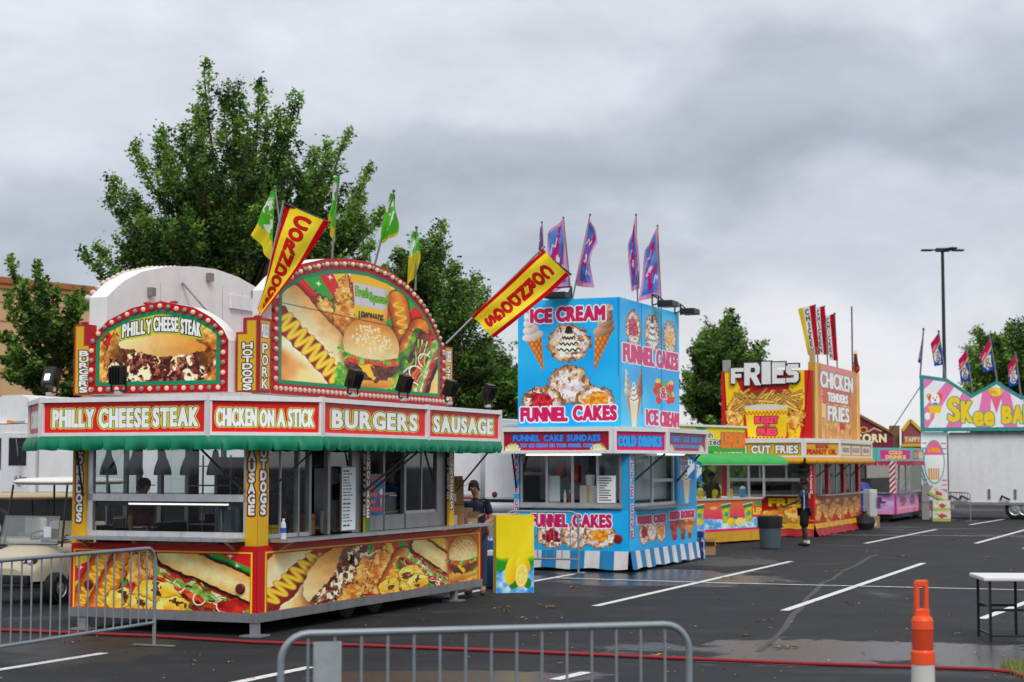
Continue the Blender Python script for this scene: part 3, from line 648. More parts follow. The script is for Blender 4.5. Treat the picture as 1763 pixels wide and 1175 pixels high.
# ---------------- folding table ----------------
def table():
    o = G(1703, 1106); q = Fr(o, -4); t = thing('folding_table', 'white plastic folding table with black steel legs', 'table', o, -4)
    w, dp, h = 1.55, .74, .73; K = hx('191b1e')
    MB().box((-.06, -.06, h-.045), (w+.06, dp+.06, h), hx('dcdad9'), .015).build('tabletop', M_PLASTIC, t)
    for x in (0.02, w-.45):
        for y in (0, dp-.04): MB().bar((x, y, 0), (x, y, h-.045), .028, .028, K).build('leg', M_PAINT, t)
        MB().bar((x, 0, .40), (x, dp-.04, .40), .02, .02, K).bar((x, 0, .08), (x, dp-.04, .08), .02, .02, K).build('cross_bar', M_PAINT, t)
    for x in (.45, w-.02):
        for y in (0, dp-.04): MB().bar((x, y, .0), (x, y, h-.045), .028, .028, K).build('leg', M_PAINT, t)
    MB().bar((.02, 0, .36), (.45, 0, .36), .018, .03, K).build('side_rail', M_PAINT, t); MB().bar((.02, dp-.04, .36), (.45, dp-.04, .36), .018, .03, K).build('side_rail', M_PAINT, t); MB().bar((.02, 0, .07), (.45, 0, .07), .018, .02, K).build('side_rail', M_PAINT, t)
table()
# ---------------- red hose ----------------
pts = [G(x, y, .022) for x, y in [(-60, 1083), (60, 1087), (150, 1091), (260, 1095), (440, 1106), (640, 1112), (900, 1122), (1200, 1135), (1400, 1143), (1560, 1148), (1700, 1153), (1745, 1158), (1790, 1175)]]
tag(MB().tube(pts, .019, hx('8f1a22'), 8).build('hose', M_RUBBER), 'red hose lying across the asphalt', 'hose')
# ---------------- people ----------------
def skin(name, J, edges, rad, col, parent=None, m=None, sub=2):
    """J: name->point, rad: name->radius; one continuous skinned surface"""
    ks = list(J); me = bpy.data.meshes.new(name); me.from_pydata([tuple(J[k]) for k in ks], [(ks.index(a), ks.index(b)) for a, b in edges], [])
    o = bpy.data.objects.new(name, me); C.objects.link(o)
    md = o.modifiers.new('skin', 'SKIN'); md.use_smooth_shade = True; md.branch_smoothing = .6
    if not me.skin_vertices: return None
    sv = me.skin_vertices[0].data
    for i, k in enumerate(ks):
        r = rad[k]; sv[i].radius = r if hasattr(r, '__len__') else (r, r); sv[i].use_root = (i == 0)
    s = o.modifiers.new('sub', 'SUBSURF'); s.levels = sub; s.render_levels = sub
    dg = bpy.context.evaluated_depsgraph_get(); dg.update(); nm = bpy.data.meshes.new_from_object(o.evaluated_get(dg))
    bpy.data.objects.remove(o); bpy.data.meshes.remove(me); nm.name = name
    at = nm.color_attributes.new('Col', 'FLOAT_COLOR', 'POINT'); cc = np.ones((len(nm.vertices), 4), np.float32); cc[:, :3] = lin(col)
    at.data.foreach_set('color', cc.ravel()); nm.materials.clear(); nm.materials.append(m or M_SKIN)
    for p in nm.polygons: p.use_smooth = True
    o = bpy.data.objects.new(name, nm); C.objects.link(o)
    if parent: o.parent = parent
    return o
def person(label, loc, rz, skinc, shirt, legs, hair, pose=None, h=1.76, shorts=False, cap=None, apron=None, shoe=hx('1c1c1e'), sock=None, face=True, group=None, long_sleeve=False, top_only=False):
    """faces local -y"""
    t = thing('person', label, 'person', loc, rz, group); k = h/1.76; t.scale = (k, k, k)
    J = dict(pelvis=(0, 0, .95), waist=(0, .0, 1.10), chest=(0, .01, 1.32), neck0=(0, .012, 1.46), neck=(0, .012, 1.535), head=(0, -.02, 1.64), crown=(0, -.012, 1.715))
    for s, x in (('l', -1), ('r', 1)):
        J.update({s+'sh': (x*.17, .01, 1.41), s+'el': (x*.235, .03, 1.13), s+'wr': (x*.25, -.05, .90), s+'hip': (x*.09, 0, .90), s+'kn': (x*.10, -.015, .50), s+'an': (x*.105, .02, .09), s+'toe': (x*.125, -.15, .035)})
    if pose: J.update(pose)
    J = {a: Vector(b) for a, b in J.items()}
    E = [('pelvis', 'waist'), ('waist', 'chest'), ('chest', 'neck0'), ('neck0', 'neck'), ('neck', 'head'), ('head', 'crown')]
    rad = dict(pelvis=(.15, .105), waist=(.135, .095), chest=(.155, .105), neck0=(.075, .065), neck=(.053, .055), head=(.083, .102), crown=(.058, .072))
    for s in 'lr':
        E += [('chest', s+'sh'), (s+'sh', s+'el'), (s+'el', s+'wr')]
        rad.update({s+'sh': .058, s+'el': .041, s+'wr': .027})
        if not top_only:
            E += [('pelvis', s+'hip'), (s+'hip', s+'kn'), (s+'kn', s+'an'), (s+'an', s+'toe')]; rad.update({s+'hip': .09, s+'kn': .061, s+'an': .041, s+'toe': .034})
        elif s+'hip' in J:
            for q in ('hip', 'kn', 'an', 'toe'): J.pop(s+q)
        # palm and five fingers
        w, e = J[s+'wr'], J[s+'el']; d = (w-e).normalized(); sd = Vector((0, -1, 0)).cross(d)
        if sd.length < .2: sd = Vector((0, 0, 1)).cross(d)
        sd.normalize(); nn = d.cross(sd); x = -1 if s == 'l' else 1
        J[s+'pm'] = w+d*.06; rad[s+'pm'] = (.036, .019); E.append((s+'wr', s+'pm'))
        for i, (off, ln) in enumerate(((-.027, .075), (-.009, .085), (.009, .080), (.027, .062))):
            a, b = J[s+'pm']+d*.035+sd*off, J[s+'pm']+d*(.035+ln*.55)+sd*off*1.1+nn*.006
            J[f'{s}f{i}a'] = a; J[f'{s}f{i}b'] = b; J[f'{s}f{i}c'] = b+d*ln*.4+nn*.022
            rad.update({f'{s}f{i}a': .0095, f'{s}f{i}b': .0085, f'{s}f{i}c': .007}); E += [(s+'pm', f'{s}f{i}a'), (f'{s}f{i}a', f'{s}f{i}b'), (f'{s}f{i}b', f'{s}f{i}c')]
        J[s+'ta'] = w+d*.045+sd*.04*-x+nn*.01; J[s+'tb'] = w+d*.09+sd*.052*-x+nn*.025; rad.update({s+'ta': .011, s+'tb': .008}); E += [(s+'wr', s+'ta'), (s+'ta', s+'tb')]
    body = skin('body', J, E, rad, skinc, t)
    cl = body.data.color_attributes['Col'].data        # cloth colour where the garment covers the body
    for i, v in enumerate(body.data.vertices):
        if .80 < v.co.z < J['neck0'].z+.022 and (abs(v.co.x) < .16 or v.co.z > 1.36) and math.hypot(v.co.x-J['neck'].x, v.co.y-J['neck'].y) < .30: cl[i].color = (*lin(shirt), 1)
    hd = J['head']; tilt = (J['crown']-J['head']); 
    # face: nose, ears as part of the one body surface
    nm = body.data
    for v in nm.vertices:
        r = v.co-hd
        if r.y < -.06 and abs(r.x) < .016 and -.05 < r.z < .012: v.co.y -= .018*(1-abs(r.x)/.016)
        if r.z < -.04 and r.y < -.02 and r.z > -.13: v.co.x *= .92
    if face:
        for x in (-1, 1):
            MB().ball(hd+Vector((x*.031, -.083, .008)), (.0125, .010, .0075), hx('e9e4df'), 8, 5).build('eye', M_SKIN, t); MB().ball(hd+Vector((x*.031, -.0915, .008)), (.0065, .004, .0065), hx('2a1c14'), 8, 5).build('pupil', M_SKIN, t)
            MB().tube([hd+Vector((x*.014, -.090, .027)), hd+Vector((x*.032, -.092, .032)), hd+Vector((x*.048, -.078, .025))], .005, tuple(c*.7 for c in hair), 5).build('eyebrow', M_SKIN, t)
            MB().ball(hd+Vector((x*.080, .012, -.005)), (.011, .020, .032), skinc, 8, 6).build('ear', M_SKIN, t)
        MB().ball(hd+Vector((0, -.088, -.052)), (.025, .010, .007), tuple(c*.75 for c in skinc), 8, 5).build('mouth', M_SKIN, t)
        MB().ball(hd+Vector((0, -.098, -.014)), (.014, .016, .020), skinc, 8, 6).build('nose', M_SKIN, t)
    # hair / cap
    mb = MB(); n, m_ = 18, 8; vs = []
    for i in range(m_+1):
        el = i/m_*math.pi/2
        for j in range(n):
            a = 2*math.pi*j/n; fr = max(0, -math.sin(a)); z0 = -.055+.085*fr
            z = z0+(.118-z0)*math.sin(el); rr = math.cos(el)**.75
            w = 1+.05*math.sin(j*5.1+i*2.3)
            vs.append(hd+Vector((.090*rr*math.cos(a)*w, (.108*rr*math.sin(a)+.008)*w, z+.012)))
    mb.raw(vs, [(i*n+j, i*n+(j+1) % n, (i+1)*n+(j+1) % n, (i+1)*n+j) for i in range(m_) for j in range(n)], hair, True)
    mb.build('hair', M_MATTE, t)
    if cap:
        c = hd+Vector((0, 0, .035)); mb = MB(); mb.lathe([(.100, -.01), (.102, .03), (.088, .07), (.05, .10), (0, .108)], cap, 18, c)
        mb.build('cap', M_MATTE, t)
        q = [(math.cos(a)*.092, -.045-math.sin(a)*.13) for a in [math.pi*i/10 for i in range(11)]]
        MB().prism(q, c+Vector((0, -.02, -.008)), (1, 0, 0), (0, 1, 0), (0, 0, 1), .012, cap).build('cap_brim', M_MATTE, t)
    # shirt
    sj = {a: J[a] for a in ('pelvis', 'waist', 'chest')}; sj['pelvis'] = J['pelvis']+Vector((0, 0, -.02)); sj['uc'] = J['chest'].lerp(J['neck0'], .65); sj['coll'] = J['neck0']+Vector((0, 0, .022))
    sr = dict(pelvis=(.168, .122), waist=(.155, .115), chest=(.172, .122), uc=(.14, .10), coll=(.078, .074)); se = [('pelvis', 'waist'), ('waist', 'chest'), ('chest', 'uc'), ('uc', 'coll')]
    for s in 'lr':
        sj[s+'sh'] = J[s+'sh']; mid = J[s+'sh'].lerp(J[s+'el'], .72); sj[s+'m'] = mid; sr[s+'sh'] = .076; sr[s+'m'] = .064; se += [('chest', s+'sh'), (s+'sh', s+'m')]
        if long_sleeve: sj[s+'e'] = J[s+'el']; sj[s+'w'] = J[s+'el'].lerp(J[s+'wr'], .9); sr[s+'e'] = .055; sr[s+'w'] = .042; se += [(s+'m', s+'e'), (s+'e', s+'w')]
    skin('shirt', sj, se, sr, shirt, t, M_MATTE)
    if not top_only:
        pj = {'pelvis': J['pelvis']+Vector((0, 0, -.0))}; pr = dict(pelvis=(.166, .120)); pe = []
        for s in 'lr':
            pj[s+'hip'] = J[s+'hip']; pj[s+'kn'] = J[s+'kn'] if not shorts else J[s+'kn'].lerp(J[s+'hip'], -.10); pr[s+'hip'] = .108 if not shorts else .128; pr[s+'kn'] = .078 if not shorts else .122
            pe += [('pelvis', s+'hip'), (s+'hip', s+'kn')]
            if not shorts: pj[s+'an'] = J[s+'an']+Vector((0, 0, .03)); pr[s+'an'] = .062; pe.append((s+'kn', s+'an'))
            f = (J[s+'toe']-J[s+'an']); f.z = 0; a = J[s+'an']
            skin('shoe', {'h': Vector((a.x, a.y, .05))-f*.25, 'a': Vector((a.x, a.y, .055)), 'b': Vector((a.x, a.y, .045))+f*.75, 't': Vector((a.x, a.y, .038))+f*1.15}, [('h', 'a'), ('a', 'b'), ('b', 't')], dict(h=(.044, .046), a=(.046, .05), b=(.05, .04), t=(.044, .032)), shoe, t, M_MATTE)
            if sock: MB().tube([a+Vector((0, 0, -.01)), a+Vector((0, 0, .07))], .046, sock, 10).build('sock', M_MATTE, t)
        skin('shorts' if shorts else 'trousers', pj, pe, pr, legs, t, M_MATTE)
    return t
# =============== corn dog and burger stand (nearest) ===============
AG = 67.9
B1 = Fr(G(441, 1097), AG)
YW, RD = hx('e0ae1d'), hx('b3161f')
AL, DK, WH = hx('b9bbbd'), hx('17181a'), hx('e6e6e6')
T1 = thing('food_stand', 'nearest red and yellow food stand with two arched bulb signs and green awning', 'food stand', B1.o, AG, 'carnival food stands')
XL, YW1 = 6.65, 2.6
ZF, ZC, ZR = .27, 1.07, 2.34
GREEN = hx('0c8561')
def leftpos(y0, y1, z0, z1, x=-.004): return quadpos((x, y0, z0), (x, y1, z0), (x, y1, z1), (x, y0, z1))
def rightpos(x0, x1, z0, z1, y=-.004): return quadpos((x0, y, z0), (x1, y, z0), (x1, y, z1), (x0, y, z1))
def build_b1():
    # chassis and lower body
    MB().box((-.02, -.02, .16), (XL+.02, YW1+.02, ZF), hx('9b9da0')).build('chassis_rail', M_METAL, T1)
    MB().box((0, 0, ZF), (XL, YW1, 1.04), RD).build('lower_body', M_PAINT, T1)
    # left printed front
    cv = Cv(318, 112, 560, 200, RED)
    cv.C[:] = RD; cv.fill(cv.rect(4, 10, 311, 120), hx('e9c229')); cv.fill(cv.rect(7, 12.6, 308, 120), RD)
    sub = Cv(1763, 660, 560, 200); sub.rays(900, -150, [RED, YEL, RED, GRN, RED, YEL], 44)
    sub.C = sub.C*(1+sub.wob(.1, 200, 5)[..., None])
    sub.sparkle([(180, 90), (1350, 60), (1520, 100), (1450, 50), (1580, 200), (90, 250), (700, 60)], 40)
    a_corndog(sub, (90, 640), (330, 110), 190, False, 2); a_corndog(sub, (260, 650), (500, 170), 200, False, 3)
    a_chicken(sub, 690, 250, 160, 190, 20, 5); a_chicken(sub, 760, 150, 70, 140, -10, 6)
    a_sub(sub, (900, 190), (1720, 560), 330, 7)
    for x, y, rx, ry, r in ((480, 560, 130, 110, -20), (690, 590, 130, 90, 10), (860, 470, 190, 110, 12), (990, 600, 170, 80, 0)): a_nacho(sub, x, y, rx, ry, r, int(x))
    sub.fill(sub.ell(1560, 600, 140, 70)+sub.wob(30, 60, 4), sub.tex(hx('7d0f10'), hx('d23a2a'), 90, 3))
    mask = np.clip(.5-cv.rect(8, 14.5, 307, 111), 0, 1)[..., None]
    cv.C = cv.C*(1-mask)+np.clip(sub.C, 0, 1)*mask
    panel('printed_front', T1, cv, leftpos(YW1, 0, ZF, 1.045))
    # right printed side
    cv = Cv(1763, 560, 720, 220, RD); cv.C[:] = RD
    cv.fill(cv.rect(48, 50, 1748, 600), hx('e9c229')); cv.fill(cv.rect(58, 64, 1738, 600), RD)
    s = Cv(1763, 560, 720, 220); s.rays(850, -200, [RED, GRN, RED, YEL, RED], 40); s.C = s.C*(1+s.wob(.1, 200, 5)[..., None])
    s.sparkle([(150, 160), (120, 190), (1450, 150), (1400, 170), (800, 150), (1690, 150)], 26)
    a_dog(s, (70, 480), (430, 120), 330, True, 11)
    a_philly(s, 520, 330, 560, 430, -62, 12)
    a_chicken(s, 740, 380, 95, 190, 15, 13); a_chicken(s, 850, 330, 85, 190, 5, 14); a_chicken(s, 640, 500, 90, 90, 0, 15)
    a_corndog(s, (915, 480), (1040, 210), 150, False, 16)
    a_sub(s, (1130, 170), (1560, 560), 210, 17)
    a_nacho(s, 930, 500, 95, 75, -30, 18); a_nacho(s, 1110, 400, 105, 80, 10, 19); a_nacho(s, 1160, 490, 100, 70, 0, 20); a_nacho(s, 1030, 540, 70, 50, 0, 27)
    s.fill(s.rect(1430, 60, 1763, 560), s.tex(hx('c22a24'), hx('e3b64a'), 120, 8), 60)
    a_burger(s, 1585, 290, 280, 450, 21)
    for x in (500, 1440, 1320): s.fill(s.line([(x, 420 if x == 1320 else 300), (x, 560)])-1.3, hx('3a2a22'))
    s.fill(s.line([(500, 300), (960, 275)])-1.3, hx('3a2a22'))
    m_ = np.clip(.5-cv.rect(62, 74, 1733, 558)/3, 0, 1)[..., None]; cv.C = cv.C*(1-m_)+np.clip(s.C, 0, 1)*m_
    panel('printed_side', T1, cv, rightpos(0, XL, ZF, 1.045))
    for x in (0, XL):                                      # blank far sides
        pass
    # tail lamps and hatch latch
    for y in (2.45-.12, .21): MB().lathe([(0, -.03), (.05, -.028), (.062, -.02), (.062, 0)], hx('6a0d12'), 16, (-.006, y, .55), 'x').build('tail_lamp', M_PLASTIC, T1)
    MB().box((2.35, -.02, .72), (2.43, -.006, .83), DK).build('latch', M_METAL, T1)
    for (x, y) in ((.04, .04), (.04, 2.42), (5.75, .05), (5.75, 2.5)):
        MB().bar((x, y, .02), (x, y, .17), .09, .09, hx('8d9092')).box((x-.13, y-.13, 0.001), (x+.13, y+.13, .02), hx('8d9092')).build('stabiliser_leg', M_GALV, T1)
    for x in (2.55, 3.35):
        for y, s_ in ((.12, 1), (2.3, 1)):
            w = MB().lathe([(.12, 0), (.25, 0), (.315, .02), (.33, .06), (.33, .15), (.315, .19), (.25, .21), (.12, .21)], hx('161617'), 24, (x, y, .33), 'y').build('wheel', M_RUBBER, T1)
            MB().lathe([(0, .05), (.05, .02), (.14, .03), (.17, .0), (.2, .02)], hx('a8aaac'), 20, (x, y, .33), 'y').build('rim', M_METAL, w)
    # counters
    MB().box((-.26, .16, 1.10), (-.0, 2.5, 1.135), AL).bar((-.22, .3, 1.10), (0, .3, 1.0), .03, .02, AL).bar((-.22, 2.35, 1.10), (0, 2.35, 1.0), .03, .02, AL).build('counter_shelf', M_METAL, T1)
    MB().box((.28, -.24, 1.08), (6.55, -.0, 1.115), AL).bar((.5, -.2, 1.08), (.5, 0, .98), .03, .02, AL).bar((2.9, -.2, 1.08), (2.9, 0, .98), .03, .02, AL).bar((6.2, -.2, 1.08), (6.2, 0, .98), .03, .02, AL).build('counter_shelf', M_METAL, T1)
    # posts with lettering
    def post(x0, x1, y0, y1, tl=None, tr=None, cl=YW):
        p = MB().box((x0, y0, 1.046), (x1, y1, 2.40), cl).build('post', M_PAINT, T1)
        OUT = [(2.6, hx('b3161f')), (1.6, BLK), (.2, WHT)]
        if tl:
            c = Cv(20*(y1-y0)/.15, 150, 44, 330, cl); slz = tl[1]; mid = c.w/2
            c.text(tl[0], mid-5.5, slz[0], mid+5.5, slz[1], OUT, vert=True, bold=.9); panel('lettering', p, c, leftpos(y1, y0, 1.046, 2.40, x0-.004))
        if tr:
            c = Cv(20, 150, 36, 330, tr[2] if len(tr) > 2 else cl); c.text(tr[0], 5, tr[1][0], 15, tr[1][1], OUT, vert=True, bold=.9); panel('lettering', p, c, rightpos(x0, x1, 1.046, 2.40, y0-.004))
    post(0, .25, 0, .16, ('SAUSAGE', (12, 110)), ('HOTDOGS', (6, 110)))
    post(0, .17, 2.40, 2.60, ('CORNDOGS', (18, 122)))
    post(2.72, 2.86, -.03, 0, ('LEMONADE', (20, 118)), ('LEMONADE', (10, 122), hx('2f7d3a')))
    post(5.40, 5.57, -.03, 0, ('BURGERS', (10, 100)), ('BURGERS', (20, 116)))
    post(5.40, 5.57, 2.53, 2.62)
    # wall frames (aluminium) on the right side: mullions, panels, sills
    def wall(y0, s, name='wall_frame'):
        mb = MB(); yy0, yy1 = (y0, y0+.06*s)
        yy0, yy1 = min(yy0, yy1), max(yy0, yy1)
        for a, b_ in ((.25, .30), (1.02, 1.06), (1.30, 1.36), (1.79, 1.86), (2.45, 2.71), (3.36, 3.42), (4.02, 4.08), (5.10, 5.39), (5.50, 5.56)): mb.box((a, yy0, 1.12), (b_, yy1, ZR), hx('97999b'))
        mb.box((2.86, yy0, 1.12), (5.1, yy1, 1.32), hx('97999b')); mb.box((.3, yy0, 2.28), (5.39, yy1, ZR-.002), AL); mb.box((.30, yy0, 1.12), (1.3, yy1, 1.17), AL)
        mb.build(name, M_METAL, T1)
        g = yy0+.03
        for a, b_ in ((.30, 1.02), (1.06, 1.30), (1.86, 2.45), (4.08, 5.10)):
            w = pane('window', T1, [(a, g, 1.17), (b_, g, 1.17), (b_, g, 2.28), (a, g, 2.28)])
        MB().box((.62, g-.012, 1.17), (.64, g+.012, 2.28), AL).build('sliding_rail', M_METAL, T1); MB().box((4.62, g-.012, 1.361), (4.64, g+.012, 2.28), AL).box((4.08, g-.015, 1.32), (5.10, g+.015, 1.36), AL).build('sliding_rail', M_METAL, T1)
    wall(.03, 1); wall(YW1-.03, -1)
    # left end wall
    mb = MB()
    mb.box((.02, .16, 1.135), (.08, 2.40, 1.20), WH).box((.02, .16, 1.56), (.09, 2.40, 1.645), WH).box((.02, .16, 2.28), (.08, 2.4, ZR-.002), WH).box((.02, 2.32, 1.20), (.08, 2.40, 2.28), WH).box((.02, .16, 1.2), (.08, .20, 2.28), WH)
    mb.build('end_window_frame', M_METAL, T1)
    pane('window', T1, [(.05, 2.32, 1.2), (.05, .2, 1.2), (.05, .2, 1.56), (.05, 2.32, 1.56)]); pane('window', T1, [(.05, 2.32, 1.645), (.05, .2, 1.645), (.05, .2, 2.28), (.05, 2.32, 2.28)])
    MB().box((.10, .16, 1.50), (.16, 2.4, 1.56), hx('55585a')).build('lamp_housing', M_METAL, T1)
    MB().tube([(.10, .45, 1.525), (.10, 1.85, 1.525)], .010, (1, 1, 1), 8).build('fluorescent_tube', M_TUBE, T1)
    MB().box((5.46, .10, 1.046), (5.50, YW1-.1, ZR-.002), hx('9fa2a4')).build('far_end_wall', M_METAL, T1)
    # floor, ceiling / roof
    P = [(-.6, .31), (.45, -.6), (5.95, -.6), (6.15, .31), (6.15, 2.3), (5.95, 3.5), (.3, 3.5), (-.6, 2.63)]
    Pi = [(-.55, .33), (.47, -.55), (5.92, -.55), (6.1, .33), (6.1, 2.28), (5.92, 3.45), (.33, 3.45), (-.55, 2.61)]
    MB().prism(Pi, (0, 0, ZR), (1, 0, 0), (0, 1, 0), (0, 0, 1), .40, hx('d9d9d6')).build('roof', M_PAINT, T1)
    # sign band
    OUTC = dict(g=1.0)
    segs = [(P[7], P[0], 'PHILLY CHEESE STEAK', .13), (P[0], P[1], 'CHICKEN ON A STICK', .10), (P[1], (3.40, -.6), 'BURGERS', .07), ((3.40, -.6), P[2], 'SAUSAGE', .05), (P[6], P[7], 'CORNDOGS', .1), (P[2], P[3], None, 0), (P[3], P[4], None, 0), (P[4], P[5], None, 0), (P[5], P[6], None, 0)]
    for (a, b_, txt, mg) in segs:
        a = Vector((*a, 0)); b_ = Vector((*b_, 0)); d = (b_-a).normalized(); n = Vector((d.y, -d.x, 0)); Ln = (b_-a).length
        def bx(s0, s1, z0, z1, o0, o1, c=WH, mb=None):
            q = [a+d*s0+n*o0, a+d*s1+n*o0, a+d*s1+n*o1, a+d*s0+n*o1]
            mb.raw([(*p[:2], z0) for p in q]+[(*p[:2], z1) for p in q], [(0, 3, 2, 1), (4, 5, 6, 7), (0, 1, 5, 4), (1, 2, 6, 5), (2, 3, 7, 6), (3, 0, 4, 7)], c)
        mb = MB(); bx(0.002, Ln-.002, 2.325, 2.375, -.045, .02, WH, mb); bx(0.002, Ln-.002, 2.735, 2.79, -.045, .03, WH, mb)
        bx(.004, .04, 2.375, 2.735, -.04, .018, WH, mb); bx(Ln-.04, Ln-.004, 2.375, 2.735, -.04, .018, WH, mb)
        fr_ = mb.build('sign_frame', M_PAINT, T1)
        if txt:
            px = {'PHILLY CHEESE STEAK': 280, 'CHICKEN ON A STICK': 184, 'BURGERS': 160, 'SAUSAGE': 132, 'CORNDOGS': 34}[txt]
            c = Cv(px, 54, int(px*2.0), 108, hx('c9242b')); c.C = c.C*(1+c.wob(.06, 60, 3)[..., None])
            if txt == 'PHILLY CHEESE STEAK':
                comic(c, 'PHILLY', px*.055, 12, px*.31, 43); comic(c, 'CHEESE', px*.35, 11, px*.65, 44); comic(c, 'STEAK', px*.685, 11, px*.95, 43)
            elif txt.startswith('CHICK'): comic(c, 'CHICKEN', 9, 12, 76, 43, g=.8); comic(c, 'ON', 83, 14, 106, 43, g=.8); comic(c, 'A', 113, 14, 125, 43, g=.8); comic(c, 'STICK', 132, 12, 175, 43, g=.8)
            else: comic(c, txt, px*.09, 11, px*.91, 43, g=.95 if px > 50 else .4)
        else: c = Cv(10, 5, 4, 2, hx('c9242b'))
        q = [a+d*.04-n*.012, b_-d*.04-n*.012]
        panel('sign_face', fr_, c, quadpos((*q[0][:2], 2.375), (*q[1][:2], 2.375), (*q[1][:2], 2.735), (*q[0][:2], 2.735)))
        # corner hinge blocks
    for p in (P[0], P[1], P[7], P[2]): MB().box((p[0]-.026, p[1]-.026, 2.32), (p[0]+.026, p[1]+.026, 2.80), hx('d3d4d4')).build('corner_bracket', M_PAINT, T1)
    MB().box((3.375, -.635, 2.32), (3.425, -.58, 2.80), hx('d3d4d4')).build('corner_bracket', M_PAINT, T1)
    # awning valance: pillow-shaped, slit
    path = [(.3, 3.5), (-.6+.0, 2.63), (-.6, .31), (.45, -.6), (5.95, -.6), (6.13, .25)]
    pts = [Vector((*p, 0)) for p in path]; vs = []; rs = random.Random(3); rows = 7; acc = 0; cols = 0; slits = []
    for k in range(len(pts)-1):
        a, b_ = pts[k], pts[k+1]; Ln = (b_-a).length; d = (b_-a)/Ln; n = Vector((d.y, -d.x, 0)); m_ = max(2, int(Ln/.012))
        for i in range(m_):
            s0 = i/m_*Ln; ph = ((acc+s0) % .31)/.31; sc = abs(ph-.5)*2
            notch = max(0, sc-.93)/.07
            for r in range(rows):
                v = r/(rows-1); o = .025+.035*math.sin(v*math.pi*.8)+.015*math.sin(s0*5+k)*v+.022*math.sin(ph*6.28+.7)*v*v+.008*math.sin(s0*41)*v-(.04*notch*v)
                z = 2.335-.168*v+.07*notch*v+.006*math.sin(s0*23)*v
                vs.append(a+d*s0+n*o+Vector((0, 0, z)))
            cols += 1
        acc += Ln
    mb = MB(); mb.raw(vs, [(i*rows+r, i*rows+r+1, (i+1)*rows+r+1, (i+1)*rows+r) for i in range(cols-1) for r in range(rows-1)], GREEN, True)
    mb.build('awning_valance', M_VINYL, T1)
    for (p, q) in (((-.5, 2.2, 2.25), (0, 2.45, 1.62)), ((-.5, .55, 2.25), (0, .19, 1.68)), ((.62, -.5, 2.25), (.28, 0, 1.70)), ((3.35, -.5, 2.25), (2.66, 0, 1.62)), ((3.55, -.5, 2.25), (2.88, 0, 1.62)), ((5.9, -.5, 2.25), (5.5, -.1, 1.62))):
        MB().bar(p, q, .022, .022, DK).build('awning_strut', M_PAINT, T1)
    # ---- arched signs
    TOP = [(.28, 4.08), (.6, 4.30), (1.02, 4.47), (1.62, 4.60), (2.25, 4.67), (2.8, 4.69), (3.4, 4.64), (4.0, 4.52), (4.45, 4.35), (4.78, 4.15), (5.05, 3.93), (5.28, 3.66)]
    tx, tz = [p[0] for p in TOP], [p[1] for p in TOP]; xs = list(np.linspace(.28, 5.28, 41))
    def smooth(xs, tx, tz): return list(np.interp(xs, tx, tz))
    def arch_poly(inset, zb, x0=.28, x1=5.28):
        xx = np.linspace(x0+inset, x1-inset, 41); zz = np.interp(xx, tx, tz)-inset*1.05
        return [(x0+inset, zb)]+list(zip(xx, zz))[::1] and [(x0+inset, zb), (x1-inset, zb)]+list(zip(xx, zz))[::-1]
    def bigarch(y, s, full):
        # frame box: outward face at y, depth toward inside
        d = .26
        f = MB().prism(arch_poly(0, 2.84), (0, y, 0), (1, 0, 0), (0, 0, 1), (0, s, 0), d, hx('dfe0e0') if not full else hx('a41a22'), hx('e4e5e5')).build('arch_sign', M_PAINT, T1)
        if not full: return f
        W_, H_ = 1523, 1175
        c = Cv(1523, 1175, 540, 420)
        # coordinates as seen: x 75..1370 -> .28..5.28, y: z 4.69 -> 75, 2.84 -> 1075 approx (sheared view straightened)
        c = Cv(1300, 1000, 540, 430); c.C[:] = hx('0f7f5c')
        sN = Cv(1300, 1000, 540, 430); sN.rays(640, 620, [RED, YEL, RED, GRN], 34); sN.C = sN.C*(1+sN.wob(.08, 150, 2)[..., None])
        sN.sparkle([(190, 330), (300, 230), (380, 170), (520, 120), (740, 95), (860, 150), (940, 330), (980, 300), (1080, 440), (1120, 400), (240, 400), (960, 260)], 26)
        a_corndog(sN, (960, 520), (890, 240), 150, True, 5); a_corndog(sN, (930, 700), (1080, 430), 170, True, 6)
        a_chicken(sN, 345, 470, 85, 150, -15, 8); a_chicken(sN, 480, 430, 80, 190, 8, 9); a_chicken(sN, 470, 240, 45, 100, 12, 19)
        # cup
        sN.fill(sN.poly([(540, 120), (820, 120), (790, 560), (575, 560)]), hx('c9c8cf')); sN.fill(sN.poly([(552, 330), (808, 330), (790, 560), (575, 560)]), hx('e6bd2c'))
        sN.fill(sN.rect(532, 95, 826, 165)-6, hx('eab62a')); sN.fill(sN.rect(560, 75, 800, 100)-6, hx('f1c843')); sN.fill(sN.poly([(790, 170), (818, 170), (795, 560), (770, 560)]), hx('b99a3a'), 30, .5)
        sN.text('Fresh', 565, 190, 660, 262, [(6, hx('9bd95a')), (3.4, hx('1c3a1c')), (0, hx('8fd34a'))], bold=.6); sN.text('Squeezed', 672, 214, 808, 280, [(6, hx('9bd95a')), (3.4, hx('1c3a1c')), (0, hx('8fd34a'))], bold=.6)
        sN.text('LEMONADE', 590, 365, 775, 430, [(1, hx('3a3a1c'))], bold=2.5)
        a_sub(sN, (1290, 600), (1090, 1050), 300, 12)
        a_dog(sN, (20, 480), (470, 900), 300, True, 10)
        sN.fill(sN.ell(90, 980, 420, 230, 35), sN.tex(hx('b85a18'), hx('f3d79a'), 260, 14, 2.0), 60)
        sN.fill(sN.ell(470, 850, 60, 90)+sN.wob(30, 50, 5), sN.tex(hx('3f8a2a'), hx('a8d455'), 30, 6)); sN.fill(sN.ell(890, 850, 60, 80)+sN.wob(30, 50, 7), sN.tex(hx('3f8a2a'), hx('a8d455'), 30, 8))
